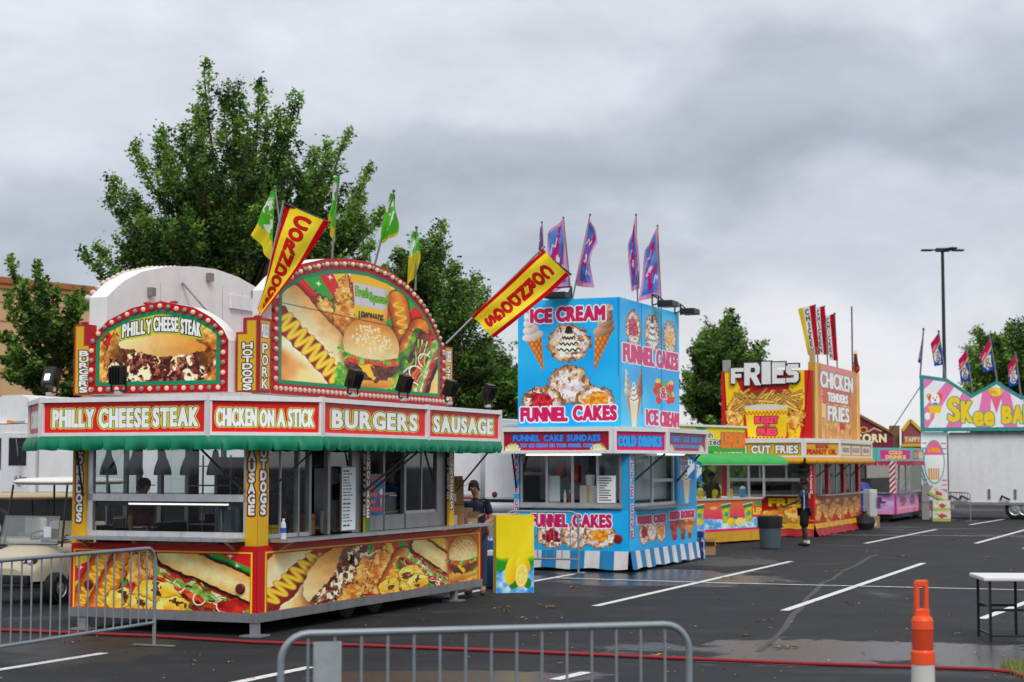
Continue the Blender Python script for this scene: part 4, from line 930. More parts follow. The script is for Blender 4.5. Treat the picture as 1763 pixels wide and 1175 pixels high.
        a_burger(sN, 690, 650, 430, 500, 22)
        sN.fill(sN.line([(0, 400), (1300, 460)])-2.0, hx('1c1612'))
        zt = np.interp(.28+sN.X/1300*5.0, tx, tz); y_top = (4.69-zt)/(4.69-2.84)*1000
        inner = np.minimum(np.minimum(sN.X-62, 1300-62-sN.X), np.minimum(sN.Y-y_top-105, 905-sN.Y))
        m_ = np.clip(inner/4+.5, 0, 1)[..., None]; c.C = c.C*(1-m_)+np.clip(sN.C, 0, 1)*m_
        ring = np.minimum(np.minimum(sN.X-46, 1300-46-sN.X), np.minimum(sN.Y-y_top-78, 930-sN.Y)); r_ = np.clip(ring/4+.5, 0, 1)[..., None]
        c.C = np.asarray(hx('a3161f'))*(1-r_)+c.C*r_
        def pos(u, v):
            x = .28+u*5.0; zt = np.interp(x, tx, tz)
            return x, np.full_like(x, y-.006), zt-(zt-2.84)*v
        # warp so that the picture keeps its place on the sheet: evaluate colours at true position
        c2 = Cv(1300, 1000, 540, 430); xx = .28+c2.X/1300*5; zt = np.interp(xx, tx, tz); yt = (4.69-(zt-(zt-2.84)*c2.Y/1000))/(4.69-2.84)*1000
        r0 = np.clip(yt/1000*430, 0, 430); i0 = np.floor(r0).astype(int); i1 = np.minimum(i0+1, 430); fr = (r0-i0)[..., None]; cc = np.broadcast_to(np.arange(541), i0.shape)
        c2.C = c.C[i0, cc]*(1-fr)+c.C[i1, cc]*fr
        panel('sign_picture', f, c2, pos)
        return f
    fb = bigarch(0, 1, True); bk = bigarch(YW1, -1, False)
    # small arch on the end
    SY = [(2.28, 3.46), (2.15, 3.62), (2.01, 3.74), (1.67, 3.88), (1.26, 3.95), (.80, 3.86), (.55, 3.73), (.40, 3.60), (.32, 3.46)]
    sy, sz = [2.6-p[0] for p in SY], [p[1] for p in SY]            # u = 2.6 - y increases to the viewer's right
    us = np.linspace(.32, 2.28, 31); poly = [(.32, 2.85), (2.28, 2.85)]+list(zip(us, np.interp(us, sy, sz)))[::-1]
    fs = MB().prism(poly, (-.16, 2.6, 0), (0, -1, 0), (0, 0, 1), (1, 0, 0), .22, hx('a41a22'), hx('e4e5e5')).build('arch_sign', M_PAINT, T1)
    c = Cv(870, 560, 440, 290); c.C[:] = hx('a3161f'); s = Cv(870, 560, 440, 290); s.rays(435, 560, [RED, YEL, RED, GRN, YEL], 40, .3); s.C = s.C*(1+s.wob(.08, 100, 2)[..., None])
    s.sparkle([(180, 175), (420, 85), (610, 85), (780, 130), (830, 175), (150, 420), (250, 130)], 14)
    a_chicken(s, 110, 380, 75, 150, -10, 3); a_chicken(s, 760, 300, 75, 190, 8, 4); a_chicken(s, 720, 430, 95, 120, 0, 5); a_chicken(s, 170, 300, 60, 120, 10, 6)
    a_philly(s, 455, 360, 600, 400, 4, 31)
    def bend(x, y): t_ = (x-435)/435; return x, y+95*t_*t_-4
    s.text('PHILLY', 215, 110, 395, 195, [(17, hx('8fb53a')), (12, hx('d4c84a')), (7, BLK), (1, WHT)], mapf=bend, bold=3, gap=.2); s.text('CHEESE', 412, 98, 560, 185, [(17, hx('8fb53a')), (12, hx('d4c84a')), (7, BLK), (1, WHT)], mapf=bend, bold=3, gap=.2); s.text('STEAK', 582, 102, 700, 192, [(17, hx('8fb53a')), (12, hx('d4c84a')), (7, BLK), (1, WHT)], mapf=bend, bold=3, gap=.2)
    zt = np.interp(.32+s.X/870*1.96, sy, sz); yt = (3.95-zt)/1.10*560
    for dd, cl in ((48, hx('0f7f5c')), (72, None)):
        inn = np.minimum(np.minimum(s.X-dd, 870-dd-s.X), np.minimum(s.Y-yt-dd*1.05, 560-dd*1.0-s.Y)); m_ = np.clip(inn/3+.5, 0, 1)[..., None]
        c.C = c.C*(1-m_)+(np.asarray(cl) if cl else np.clip(s.C, 0, 1))*m_
    zz = zt-(zt-2.85)*s.Y/560; r0 = np.clip((3.95-zz)/1.10*290, 0, 290); i0 = np.floor(r0).astype(int); i1 = np.minimum(i0+1, 290); fr = (r0-i0)[..., None]; cc = np.broadcast_to(np.arange(441), i0.shape)
    s.C = c.C[i0, cc]*(1-fr)+c.C[i1, cc]*fr
    def pos(u, v):
        y = 2.28-u*1.96; z = np.interp(2.6-y, sy, sz); return np.full_like(y, -.166), y, z-(z-2.85)*v
    panel('sign_picture', fs, s, pos)
    # bulbs
    rs = random.Random(5)
    proto = {}
    for nm, col, m_ in (('dim', hx('8f8680'), M_PLASTIC), ('lit', hx('d9b08c'), M_BULBLIT), ('dimb', hx('9a8a84'), M_PLASTIC), ('litb', hx('c9a58c'), M_BULBLIT)):
        o = MB().ball((0, 0, 0), (.030 if nm[-1] != 'b' else .031), col, 10, 7).build('bulb', m_); proto[nm] = o
    def bulbs(P, par, nrm, first, suffix, limit):
        big = MB(); k = 0
        for i, p in enumerate(P):
            p = Vector(p)+Vector(nrm)*.02; lit = (i % 2 == 0)
            if k < limit:
                o = proto[('lit' if lit else 'dim')+suffix]; q = o if not o.users_scene or o.get('used') is None else o.copy()
                if q is not o: C.objects.link(q)
                o['used'] = 1; q.parent = par; q.location = p; k += 1
                if 'used' in q and q is not o: del q['used']
            else: big.ball(p, .031, hx('c9b4a8'), 8, 6)
        if big.v: big.build('bulb', M_PLASTIC, par)['kind'] = 'stuff'
    def along(pl, step):
        out = []; acc = 0; pl = [Vector(p) for p in pl]
        for a, b_ in zip(pl[:-1], pl[1:]):
            L_ = (b_-a).length
            while acc < L_: out.append(a+(b_-a)*(acc/L_)); acc += step
            acc -= L_
        return out
    ins = .055
    pl = [(-.166, 2.28-ins, 2.85+ins)]+[(-.166, 2.6-u, z-ins) for u, z in zip(np.clip(us, .32+ins, 2.28-ins), np.interp(us, sy, sz))]+[(-.166, .32+ins, 2.85+ins), (-.166, 2.28-ins, 2.85+ins)]
    bulbs(along(pl, .118), fs, (-1, 0, 0), 0, '', 60)
    ins = .07
    pl = [(x, -.006, z-ins) for x, z in zip(np.clip(np.linspace(.28, 5.28, 61), .28+ins, 5.28-ins), np.interp(np.linspace(.28, 5.28, 61), tx, tz))]
    A_ = along(pl, .118); Bq = along([(5.28-ins, -.006, 3.6), (5.28-ins, -.006, 2.84+ins), (.28+ins, -.006, 2.84+ins), (.28+ins, -.006, 3.95)], .118)
    bulbs(A_[:]+Bq, fb, (0, -1, 0), 0, 'b', 40)
    for o in proto.values():
        if 'used' in o: del o['used']
        else: bpy.data.objects.remove(o)
    for y_ in (1.15, 1.33, 1.52): MB().lathe([(.05, 0), (.05, .02), (0, .035)], hx('a41a22'), 12, (-.05, y_, 3.93)).build('cap_disc', M_PAINT, fs)
    # back arch bracing and brackets (seen from behind)
    MB().bar((1.95, YW1-.27, 4.42), (2.35, YW1-.75, 3.72), .05, .02, hx('a5a7a8')).build('brace', M_METAL, bk)
    for x, z in ((1.15, 4.22), (2.55, 4.55), (3.75, 4.42)): MB().box((x, YW1-.33, z-.05), (x+.10, YW1-.262, z+.06), hx('9a938a')).build('bracket', M_METAL, bk)
    MB().box((3.15, YW1-.31, 4.18), (3.85, YW1-.262, 4.36), hx('dcdee2')).build('cover_plate', M_PAINT, bk)
    MB().bar((4.1, YW1-.30, 4.26), (4.2, YW1-.30, 4.24), .04, .08, DK).build('bracket', M_METAL, bk)
    for x in (1.45, 2.98, 3.5): MB().box((x, YW1-.264, 2.9), (x+.006, YW1-.2605, np.interp(x, tx, tz)-.2), hx('a9aaab')).build('seam', M_PAINT, bk)
    mb = MB()
    for x in np.linspace(.30, 3.0, 26): mb.ball((x, YW1+.04, np.interp(x, tx, tz)-.02), .045, hx('cdb9ae'), 8, 5)
    mb.build('bulb', M_PLASTIC, bk)['kind'] = 'stuff'
    # ---- corner pylons
    def pyl(tl, box, step=None, name='pylon'):
        pass
    OUT = [(1.9, BLK), (.35, WHT)]
    def pylon(poly_l, y0, txt, rows, x=-.02):
        # poly in u = y0 - y
        p = MB().prism(poly_l, (x, y0, 0), (0, -1, 0), (0, 0, 1), (1, 0, 0), .24, RD, RD).build('pylon', M_PAINT, T1)
        ins = [(max(min(u, max(q[0] for q in poly_l)-.022), .022) if True else u, z) for u, z in poly_l]
        return p
    def lettered(par, txt, w, hgt, pos, r0, r1, cl=YW, nx=40, extra=None, step=None):
        c = Cv(w, hgt, nx, int(nx*hgt/w), RD); m_ = c.rect(2.2, 2.2, w-2.2, hgt-1)
        if step: m_ = np.maximum(m_, -np.maximum(np.maximum(step[0]-c.X, c.X-step[1]), c.Y-step[2])) if False else np.where((c.X > step[0]) & (c.X < step[1]) & (c.Y < step[2]), 5., m_)
        c.fill(m_, hx('6f7d3a')); c.fill(m_+1.2, cl)
        c.text(txt, w*.5-6.5+(2 if step else 0), r0, w*.5+6.5+(2 if step else 0), r1, OUT, vert=True, bold=.45)
        if extra: c.text(extra[0], extra[1], extra[2], extra[3], extra[4], [(1.6, BLK), (.6, WHT)], bold=.6, gap=.1)
        panel('lettering', par, c, pos)
    # BURGERS (stepped top)
    p = MB().prism([(0, 2.85), (.30, 2.85), (.30, 3.46), (.17, 3.46), (.17, 3.72), (0, 3.72)], (-.02, 2.6, 0), (0, -1, 0), (0, 0, 1), (1, 0, 0), .22, RD).build('pylon', M_PAINT, T1)
    c = Cv(35, 125, 60, 215, RD); yl = np.minimum(c.rect(2.5, 38, 32.5, 123), c.rect(2.5, 3, 17.5, 60)); c.fill(yl, hx('6f7d3a')); c.fill(yl+1.1, YW)
    c.text('BURGERS', 10, 46, 25, 121, OUT, vert=True, bold=.45)
    def st(u, v, y0=2.6, w=.30, zl=3.46, wn=.17, flip=False):
        y = y0-u*w; zt = np.where((u <= wn/w) ^ flip, 3.72, zl); z = 3.72-.87*v; return np.full_like(y, -.025), y, np.minimum(z, zt)
    panel('lettering', p, c, lambda u, v: st(u, v))
    p = MB().prism([(0, 2.85), (.30, 2.85), (.30, 3.73), (.12, 3.73), (.12, 3.56), (0, 3.56)], (-.02, .30, 0), (0, -1, 0), (0, 0, 1), (1, 0, 0), .02, RD).box((0.0, 0.002, 2.85), (.27, .22, 3.73), RD).build('pylon', M_PAINT, T1)
    c = Cv(35, 125, 60, 215, RD); yl = np.minimum(c.rect(2.5, 26, 32.5, 123), c.rect(16.5, 3, 32.5, 60)); c.fill(yl, hx('6f7d3a')); c.fill(yl+1.1, YW)
    c.text('HOTDOGS', 11, 40, 26, 122, OUT, vert=True, bold=.45)
    panel('lettering', p, c, lambda u, v: st(u, v, .30, .30, 3.56, .12, True))
    for nm, x0, tx_, ex in (('PULLED', .0, 'PORK', .27), ('CHEESE', 5.30, 'STEAK', .27)):
        if x0 > 1: pp = MB().box((x0, .002, 2.86), (x0+.27, .22, 3.70), RD).build('pylon', M_PAINT, T1)
        else: pp = p
        c = Cv(30, 125, 52, 215, RD); yl = c.rect(2.5, 3, 27.5, 122); c.fill(yl, hx('6f7d3a')); c.fill(yl+1.1, YW)
        c.text(nm, 6, 8, 24, 32, [(1.2, BLK), (.2, WHT)], bold=.5); c.text(tx_, 8, 40, 22, 121, OUT, vert=True, bold=.45)
        panel('lettering', pp, c, rightpos(x0, x0+.27, 2.86, 3.72))
    for y_ in (2.5, .05): MB().lathe([(.05, 0), (.05, .02), (0, .035)], hx('a41a22'), 12, (.05, y_, 3.73)).build('cap_disc', M_PAINT, T1)
    # floodlights on the band
    def flood(p, yaw, pitch=-25, lit=False):
        t = MB(); M = Matrix.Translation(p) @ Matrix.Rotation(R(yaw), 4, 'Z')
        hd_ = M @ Matrix.Translation((0, 0, .17)) @ Matrix.Rotation(R(pitch), 4, 'X')
        def tb(a, b_, c_, m): k = MB(); k.box(a, b_, c_, .01); return t.raw([m @ Vector(v) for v in k.v], k.f, c_)
        tb((-.085, -.05, -.10), (.085, .05, .13), DK, hd_)
        for i in range(5): tb((-.08+i*.038, .05, -.09), (-.068+i*.038, .085, .11), DK, hd_)
        for a, b_ in (((-.10, 0, 0), (-.10, 0, .17)), ((.10, 0, 0), (.10, 0, .17)), ((-.10, 0, 0), (.10, 0, 0))): t.bar(M @ Vector(a), M @ Vector(b_), .016, .022, DK)
        t.bar(M @ Vector((0, 0, -.04)), M @ Vector((0, 0, .0)), .07, .07, hx('c2c3c4'))
        o = t.build('floodlight', M_PAINT, T1)
        g = MB(); k = MB().box((-.072, -.058, -.085), (.072, -.051, .115), hx('2a2c30')); g.raw([hd_ @ Vector(v) for v in k.v], k.f, hx('22242a')); lg = g.build('lamp_glass', M_PLASTIC, o)
        if lit: g = MB(); k = MB().box((-.035, -.064, -.05), (.035, -.059, .03), WHT); g.raw([hd_ @ Vector(v) for v in k.v], k.f, WHT); g.build('lit_reflector', M_TUBE, lg)
    for px, py, pl_ in ((202, 690, 'L'), (84, 690, 'L')):
        y, z = B1.X(px, py, -.62); flood((-.60, y, 2.86), 90, 0, px < 100) if px > 100 else flood((-.60, y, 2.86), -90, -20, True)
    for px in (610, 697, 776, 842):
        x, z = B1.Y(px, 690, -.6); flood((x, -.58, 2.87), 170, -20)
build_b1()
# ---- loose things in and around the stand
def hang_lamps():
    for i, px in enumerate((187, 232, 280, 325, 371)):
        y, z = B1.X(px, 800, .35)
        p = B1.w(.35, y, 0)
        if i == 0:
            t = thing('heat_lamp', 'dull metal bell heat lamp hanging in the end window of the nearest stand', 'lamp', p, AG, 'heat lamps hanging in the end window')
            MB().lathe([(.105, 1.87), (.108, 1.89), (.098, 1.96), (.07, 2.04), (.045, 2.09), (.035, 2.14), (.03, 2.17), (0, 2.175)], hx('8d8f90'), 20).build('shade', M_METAL, t)
            MB().tube([(0, 0, 2.17), (0, 0, 2.34)], .012, hx('3a3c3e'), 6).build('stem', M_METAL, t)
            hang_lamps.p = t
        else: dup(hang_lamps.p, p)
hang_lamps()
def insider(px, d, rz, label, **k): p = D(px, 850, d); return person(label, (p.x, p.y, ZF+.05), rz, **k)
SKA = hx('b98468')
insider(463, 22.4, -20, 'dark haired person close behind the corner post inside the nearest stand', skinc=hx('6f4c3a'), shirt=hx('20283c'), legs=hx('22242a'), hair=hx('15110e'), h=1.60, top_only=True)
insider(246, 21.6, 60, 'person in a dark cap seen through the end window of the nearest stand', skinc=hx('8a5f4a'), shirt=hx('6b2a33'), legs=hx('22242a'), hair=hx('2a211c'), cap=hx('2b2826'), h=1.50, top_only=True)
insider(418, 22.1, -60, 'person in a navy shirt just behind the yellow corner post of the nearest stand', skinc=hx('7a5644'), shirt=hx('1d2740'), legs=hx('22242a'), hair=hx('1c1714'), h=1.62, top_only=True)
insider(500, 23.0, -70, 'person in a blue shirt behind the sliding window of the nearest stand', skinc=hx('8a6450'), shirt=hx('27324c'), legs=hx('22242a'), hair=hx('2a2018'), h=1.62, top_only=True)
insider(592, 24.2, 20, 'person in black standing behind the white menu board of the nearest stand', skinc=SKA, shirt=hx('141416'), legs=hx('22242a'), hair=hx('1d1613'), h=1.72, top_only=True, cap=hx('141416'))
insider(672, 25.45, 30, 'grey haired person in a blue shirt at the open right window of the nearest stand', skinc=SKA, shirt=hx('1f3f66'), legs=hx('22242a'), hair=hx('8d8a86'), h=1.70, top_only=True)
def b1things():
    # menu board in the window
    def loc(x, y, z=0): return B1.w(x, y, z)
    t = thing('menu_board', 'tall white menu board in the window of the nearest stand', 'menu board', loc(2.08, -.005, 1.16), AG)
    c = Cv(40, 122, 120, 320, hx('dfe6e6')); rs = random.Random(1); y = 5
    while y < 116:
        x = 4; bold = rs.random() < .25
        for w in range(rs.choice([2, 3, 3])):
            l = rs.uniform(5, 11)
            if x+l > 31: break
            c.fill(c.rect(x, y, x+l, y+(3.4 if bold else 2)), hx('2a2c30'), .8, .9); x += l+2
        y += rs.choice([5.5, 6.5, 8])
    panel('menu_sheet', t, c, quadpos((0, -.012, 0), (.38, -.012, 0), (.38, -.012, .80), (0, -.012, .80)))
    MB().box((-.012, -.008, -.012), (.392, .012, .812), hx('9fa3a5')).build('board', M_METAL, t)
    t = thing('poster', 'blue and red drinks poster stuck on the side of the nearest stand', 'poster', loc(2.90, .024, 1.32), AG)
    c = Cv(50, 60, 90, 110, hx('2f5f97')); c.C = c.tex(hx('24497c'), hx('3d74ac'), 20, 4)
    c.fill(c.rect(2, 3, 48, 9), hx('c9474f')); 
    for y0, w in ((17, 20), (27, 24), (37, 18)): c.fill(c.rect(5, y0, 5+w, y0+6), hx('d9575c'), 2)
    c.fill(c.rect(3, 47, 46, 54), hx('cf3a44'), 2); c.fill(c.poly([(36, 30), (44, 30), (41, 48), (39, 48)]), hx('e8c94a')); c.fill(c.ell(40, 27, 5, 6), hx('e8e2dc')); c.fill(c.rect(36, 30, 44, 36), hx('d8434c'))
    panel('poster_sheet', t, c, quadpos((0, -.003, 0), (.48, -.003, 0), (.48, -.003, .55), (0, -.003, .55)))
    MB().box((-.002, -.001, -.002), (.482, .004, .552), hx('d5d7d8')).build('backing', M_CARD, t)
    # water bottle on the counter
    t = thing('water_bottle', 'clear plastic water bottle with blue label on the counter beside the yellow post', 'bottle', loc(.40, -.12, 1.116), AG)
    MB().lathe([(0, 0), (.033, .002), (.035, .02), (.035, .10), (.033, .12), (.035, .14), (.028, .19), (.013, .215), (.013, .225)], hx('c3ccd2'), 16).build('bottle_body', M_PLASTIC, t)
    MB().lathe([(.036, .075), (.036, .135)], hx('2b5fae'), 16).build('paper_label', M_PLASTIC, t); MB().lathe([(.016, .222), (.016, .243), (0, .244)], WH, 12).build('bottle_cap', M_PLASTIC, t)
    # inside: appliances
    def app(name, label, cat, a, b_, col, extra=None, m=M_METAL):
        t = thing(name, label, cat, loc(a[0], a[1], a[2]), AG); d = [b_[i]-a[i] for i in range(3)]
        MB().box((0, 0, 0), d, col, .01).build('cabinet', m, t)
        mb = MB().box((d[0]*.1, -.012, d[2]*.12), (d[0]*.9, 0, d[2]*.8), tuple(c*.6 for c in col)); mb.box((-.012, d[1]*.1, d[2]*.12), (0, d[1]*.9, d[2]*.8), tuple(c*.6 for c in col)); mb.build('door_panel', m, t)
        MB().tube([(d[0]*.2, -.04, d[2]*.85), (d[0]*.8, -.04, d[2]*.85)], .012, AL, 6).tube([(-.04, d[1]*.2, d[2]*.85), (-.04, d[1]*.8, d[2]*.85)], .012, AL, 6).build('handle', M_METAL, t)
        return t
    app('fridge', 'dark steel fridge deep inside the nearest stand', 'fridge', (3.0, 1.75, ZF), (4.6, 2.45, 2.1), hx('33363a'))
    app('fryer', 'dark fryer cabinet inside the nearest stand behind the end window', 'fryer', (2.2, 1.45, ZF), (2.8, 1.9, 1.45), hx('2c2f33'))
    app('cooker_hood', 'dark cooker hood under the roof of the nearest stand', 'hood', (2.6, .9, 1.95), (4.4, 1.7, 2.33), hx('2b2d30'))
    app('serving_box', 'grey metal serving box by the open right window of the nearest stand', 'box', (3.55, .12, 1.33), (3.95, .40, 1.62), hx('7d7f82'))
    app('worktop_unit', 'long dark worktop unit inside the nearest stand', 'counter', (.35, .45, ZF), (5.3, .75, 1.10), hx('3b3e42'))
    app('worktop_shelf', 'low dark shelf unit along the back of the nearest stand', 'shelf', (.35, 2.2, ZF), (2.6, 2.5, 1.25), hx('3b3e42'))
    app('food_warmer', 'small grey warmer box behind the lower end window, left one', 'warmer', (.3, 2.02, 1.22), (.48, 2.22, 1.36), hx('8b8e90')); app('food_warmer', 'small grey warmer box behind the lower end window, lower right one', 'warmer', (.28, 1.70, 1.14), (.48, 1.92, 1.25), hx('8b8e90'))
    # drink dispensers (two grey tanks) behind sliding window
    for i, x in enumerate((.38, .72)):
        t = thing('drink_tank', 'grey lidded drink tank behind the sliding window, ' + ('nearest the corner post' if i == 0 else 'second from the corner post'), 'drink tank', loc(x, .62, 1.10), AG, 'drink tanks behind the sliding window')
        MB().lathe([(0, 0), (.14, 0), (.145, .03), (.145, .36), (.13, .40), (0, .41)], hx('6f767c'), 18).build('tank', M_METAL, t); MB().tube([(-.15, 0, .1), (-.17, 0, .45), (0, 0, .52), (.17, 0, .45), (.15, 0, .1)], .012, hx('9fa2a5'), 6).build('handle', M_METAL, t)
    # clutter on the ledges
    for i, (px, n_, lab) in enumerate(((577, 5, 'stack of white paper cups behind the menu board window'), (556, 3, 'short stack of white paper cups in the open serving window'))):
        x = B1.Y(px, 900, .3)[0]; t = thing('cup_stack', lab, 'cups', loc(x, .30, 1.12), AG, 'paper cup stacks in the nearest stand'); k = MB()
        for j in range(n_*3): k.lathe([(.032, j*.022), (.045, j*.022+.10), (.047, j*.022+.104), (.042, j*.022+.10)], hx('d9dcd8'), 12)
        k.build('cups', M_PLASTIC, t); MB().lathe([(.05, n_*.066+.035), (.05, n_*.066+.05), (0, n_*.066+.055)], hx('c3c9cc'), 12).build('lid', M_PLASTIC, t)
    def tub(name, label, x, y, col, s_):
        t = thing(name, label, 'box', loc(x, y, 1.12), AG); MB().box((0, 0, 0), s_, col, .006).build('box_body', M_CARD, t); MB().box((-.004, -.004, s_[2]*.7), (s_[0]+.004, s_[1]+.004, s_[2]*.8), tuple(c*.75 for c in col)).build('rim', M_CARD, t)
    tub('condiment_box', 'yellow condiment box on the ledge behind the sliding window', .78, .25, hx('d8b82a'), (.3, .15, .14)); tub('takeaway_box', 'brown takeaway box in the open serving window of the nearest stand', 1.42, .15, hx('8a6244'), (.26, .2, .26))
    t = thing('fries_tray', 'tray heaped with fries behind the right window of the nearest stand', 'tray', loc(3.6, .45, 1.28), AG); MB().box((0, 0, 0), (1.2, .25, .03), AL).build('tray', M_METAL, t); k = MB(); rs = random.Random(2)
    for j in range(90): a = rs.uniform(0, 6.28); p = Vector((rs.uniform(.05, 1.15), rs.uniform(.03, .22), .04+rs.uniform(0, .07))); k.bar(p, p+Vector((math.cos(a)*.07, math.sin(a)*.05, rs.uniform(-.01, .03))), .012, .012, hx('d9b25a'))
    k.build('fries', M_MATTE, t)['kind'] = 'stuff'
    # wire rack
    t = thing('wire_rack', 'pale wire shelf rack inside the end window of the nearest stand', 'rack', loc(1.6, 1.55, ZF+.05), AG); 
    for z in (.9, 1.15, 1.4, 1.65): MB().box((0, 0, z), (.35, .42, z+.015), hx('aeb1b3')).build('shelf', M_METAL, t)
    for x in (0, .35):
        for y in (0, .42): MB().tube([(x, y, 0), (x, y, 1.8)], .012, hx('aeb1b3'), 6).build('rack_post', M_METAL, t)
b1things()
# =============== funnel cake stand ===============
F1 = Fr(G(1083, 986), AG)
BLU = hx('1f9fd8'); MAG = hx('c0205f'); PNK = hx('b81757')
T2 = thing('food_stand', 'bright blue funnel cake stand with tall box sign and striped skirt', 'food stand', F1.o, AG, 'carnival food stands')
def mtext(c, t, x0, y0, x1, y1, g=1., vert=False, col=MAG): c.text(t, x0, y0, x1, y1, [(2.2*g, hx('f3e9f0')), (.5*g, hx('7a1240')), (0, col)], bold=1.1*g, gap=.16, vert=vert)
def build_b2():
    L_, W_ = 4.55, 2.3; STR = hx('c8232f')
    MB().box((.06, .06, .10), (L_-.06, W_-.06, .37), DK).build('chassis_rail', M_METAL, T2)
    for x in (.2, L_-.4):
        for y in (.2, W_-.3): MB().box((x, y, 0), (x+.2, y+.2, .10), hx('6b5a48')).build('support_block', M_MATTE, T2)
    MB().box((0, 0, .37), (L_, W_, 1.14), BLU).build('lower_body', M_PAINT, T2)
    # front printing (left face)
    c = Cv(197, 70, 400, 142, BLU); c.C = c.tex(hx('1793cf'), hx('36b2e4'), 60, 5)
    a_funnel(c, 66, 45, 28, 22, (hx('6d1020'), hx('c23a46')), 2); a_funnel(c, 108, 44, 28, 22, None, 3); a_funnel(c, 148, 44, 30, 21, (hx('c26a1c'), hx('f0b34a')), 4)
    mtext(c, 'FUNNEL', 31, 7, 92, 28); mtext(c, 'CAKES', 103, 7, 167, 28)
    panel('printed_front', T2, c, leftpos(W_, 0, .37, 1.14))
    c = Cv(118, 72, 330, 150, BLU); c.C = c.tex(hx('1793cf'), hx('36b2e4'), 50, 5)
    a_funnel(c, 24, 42, 9, 22, (hx('6d1020'), hx('c23a46')), 2); a_funnel(c, 38, 38, 10, 22, None, 3); a_funnel(c, 52, 42, 9, 20, (hx('c26a1c'), hx('f0b34a')), 4)
    for x, col in ((74, (hx('7a1a1c'), hx('c2523a'))), (90, (hx('6b3a1a'), hx('b8763a'))), (104, (hx('8a4a1a'), hx('d99a4a')))): c.fill(c.poly([(x-9, 24), (x+9, 24), (x+3, 62), (x-2, 62)])+c.wob(3, 6, int(x)), c.tex(*col, 8, 3))
    mtext(c, 'FUNNEL CAKES', 14, 11, 60, 25, .7); mtext(c, 'FRIED DOUGH', 68, 8, 112, 22, .7)
    panel('printed_side', T2, c, rightpos(0, L_, .37, 1.14))
    MB().lathe([(0, -.03), (.06, -.028), (.08, -.02), (.08, 0)], hx('8a1018'), 16, (-.006, .20, .62), 'x').build('tail_lamp', M_PLASTIC, T2)
    # cloth skirt
    rs = random.Random(2)
    for (n_, fn, Ln) in (('l', lambda s, o, z: (-.03-o, W_-s, z), W_), ('r', lambda s, o, z: (s, -.03-o, z), L_)):
        c = Cv(Ln, .34, int(Ln*60), 10); k = np.floor(c.X/.29).astype(int) % 2; c.C = np.where(k[..., None] == 0, np.asarray(hx('1f84c0')), np.asarray(hx('e6e6e6')))
        def pos(u, v, fn=fn, Ln=Ln):
            s_ = u*Ln; o = .05*v+.02*np.sin(s_*11)*v; z = .385-.33*v-.015*np.sin(s_*7)*v
            P = fn(s_, o, z); return P
        panel('striped_skirt', T2, c, pos, M_VINYL)
    # posts and window walls
    def bx(n_, a, b_, col, m=M_PAINT, par=None): return MB().box(a, b_, col).build(n_, m, par or T2)
    pp = bx('post', (0, 0, 1.141), (.34, .14, 2.24), BLU)
    c = Cv(30, 160, 50, 250, BLU); c.text('WAFFLE', 9, -14, 22, 84, [(2.0, hx('f3e9f0')), (.2, PNK)], vert=True, bold=.7); c.text('CONES', 9, 96, 22, 176, [(2.0, hx('f3e9f0')), (.2, PNK)], vert=True, bold=.7)
    panel('lettering', T2, c, rightpos(0, .34, .62, 2.24, -.008))
    bx('post', (0, 2.2, 1.141), (.14, W_, 2.24), BLU)
    c = Cv(10, 150, 12, 160, BLU); c.text('WAFFLE CONE', 2, 5, 8, 145, [(1.5, hx('f3e9f0')), (.2, PNK)], vert=True, bold=.5); panel('lettering', T2, c, leftpos(W_, 2.2, .8, 2.24, -.008))
    bx('side_panel', (3.12, 0, 1.141), (L_, .08, 2.24), BLU)
    c = Cv(36, 90, 90, 200, BLU); a_cone(c, 8, 8, 84, 12, 9, seed=2); a_cone(c, 29, 4, 84, 12, -9, (hx('b98a6a'), hx('7a4f36')), 3)
    c.fill(c.poly([(11, 40), (26, 40), (22, 86), (15, 86)]), hx('d9cfae')); 
    for i in range(4): c.fill(c.ell(18.5, 42-i*6.5, 8.5-i*2, 4), hx('f3f0e8')); c.fill(c.line([(12+i*2, 42-i*6.5), (18, 44-i*6.5), (25-i*2, 41-i*6.5)])-.7, hx('2a2624'))
    mtext(c, 'WAFFLE', 8, 3, 30, 9, .4); mtext(c, 'CONES', 8, 12, 30, 18, .4)
    panel('printed_panel', T2, c, rightpos(3.16, 4.4, 1.16, 2.2, -.005))
    mb = MB(); mb.box((.02, .14, 1.2), (.09, 2.2, 1.28), AL).box((.02, .14, 2.17), (.08, 2.2, 2.24), AL).box((-.06, .12, 1.18), (.02, 2.2, 1.215), AL)
    for y in (2.14, 1.62, 1.10, .60, .14): mb.box((.03, y, 1.28), (.07, y+.05, 2.17), AL)
    mb.build('front_window_frame', M_METAL, T2)
    for a, b_ in ((2.14, 1.67), (1.62, 1.15), (.60, .19)): pane('window', T2, [(.05, a, 1.28), (.05, b_, 1.28), (.05, b_, 2.17), (.05, a, 2.17)])
    mb = MB(); mb.box((.34, .02, 1.2), (3.12, .08, 1.26), AL).box((.34, .02, 2.17), (3.12, .08, 2.24), AL)
    for x in (.34, 1.55, 2.95): mb.box((x, .03, 1.26), (x+.08, .07, 2.17), AL)
    mb.box((1.63, .03, 1.66), (2.95, .07, 1.72), AL); mb.build('side_window_frame', M_METAL, T2)
    for a, b_ in ((.42, 1.55), (1.63, 2.95)): pane('window', T2, [(a, .05, 1.26), (b_, .05, 1.26), (b_, .05, 2.17), (a, .05, 2.17)])
    MB().box((.36, -.28, 1.16), (3.1, 0, 1.195), hx('8f9193')).build('counter_shelf', M_METAL, T2)
    bx('back_wall', (.1, W_-.05, 1.141), (L_-.05, W_-.004, 2.24), hx('3a3d40')); bx('far_end_wall', (L_-.05, .09, 1.141), (L_-.004, W_-.06, 2.24), hx('8f9295'))
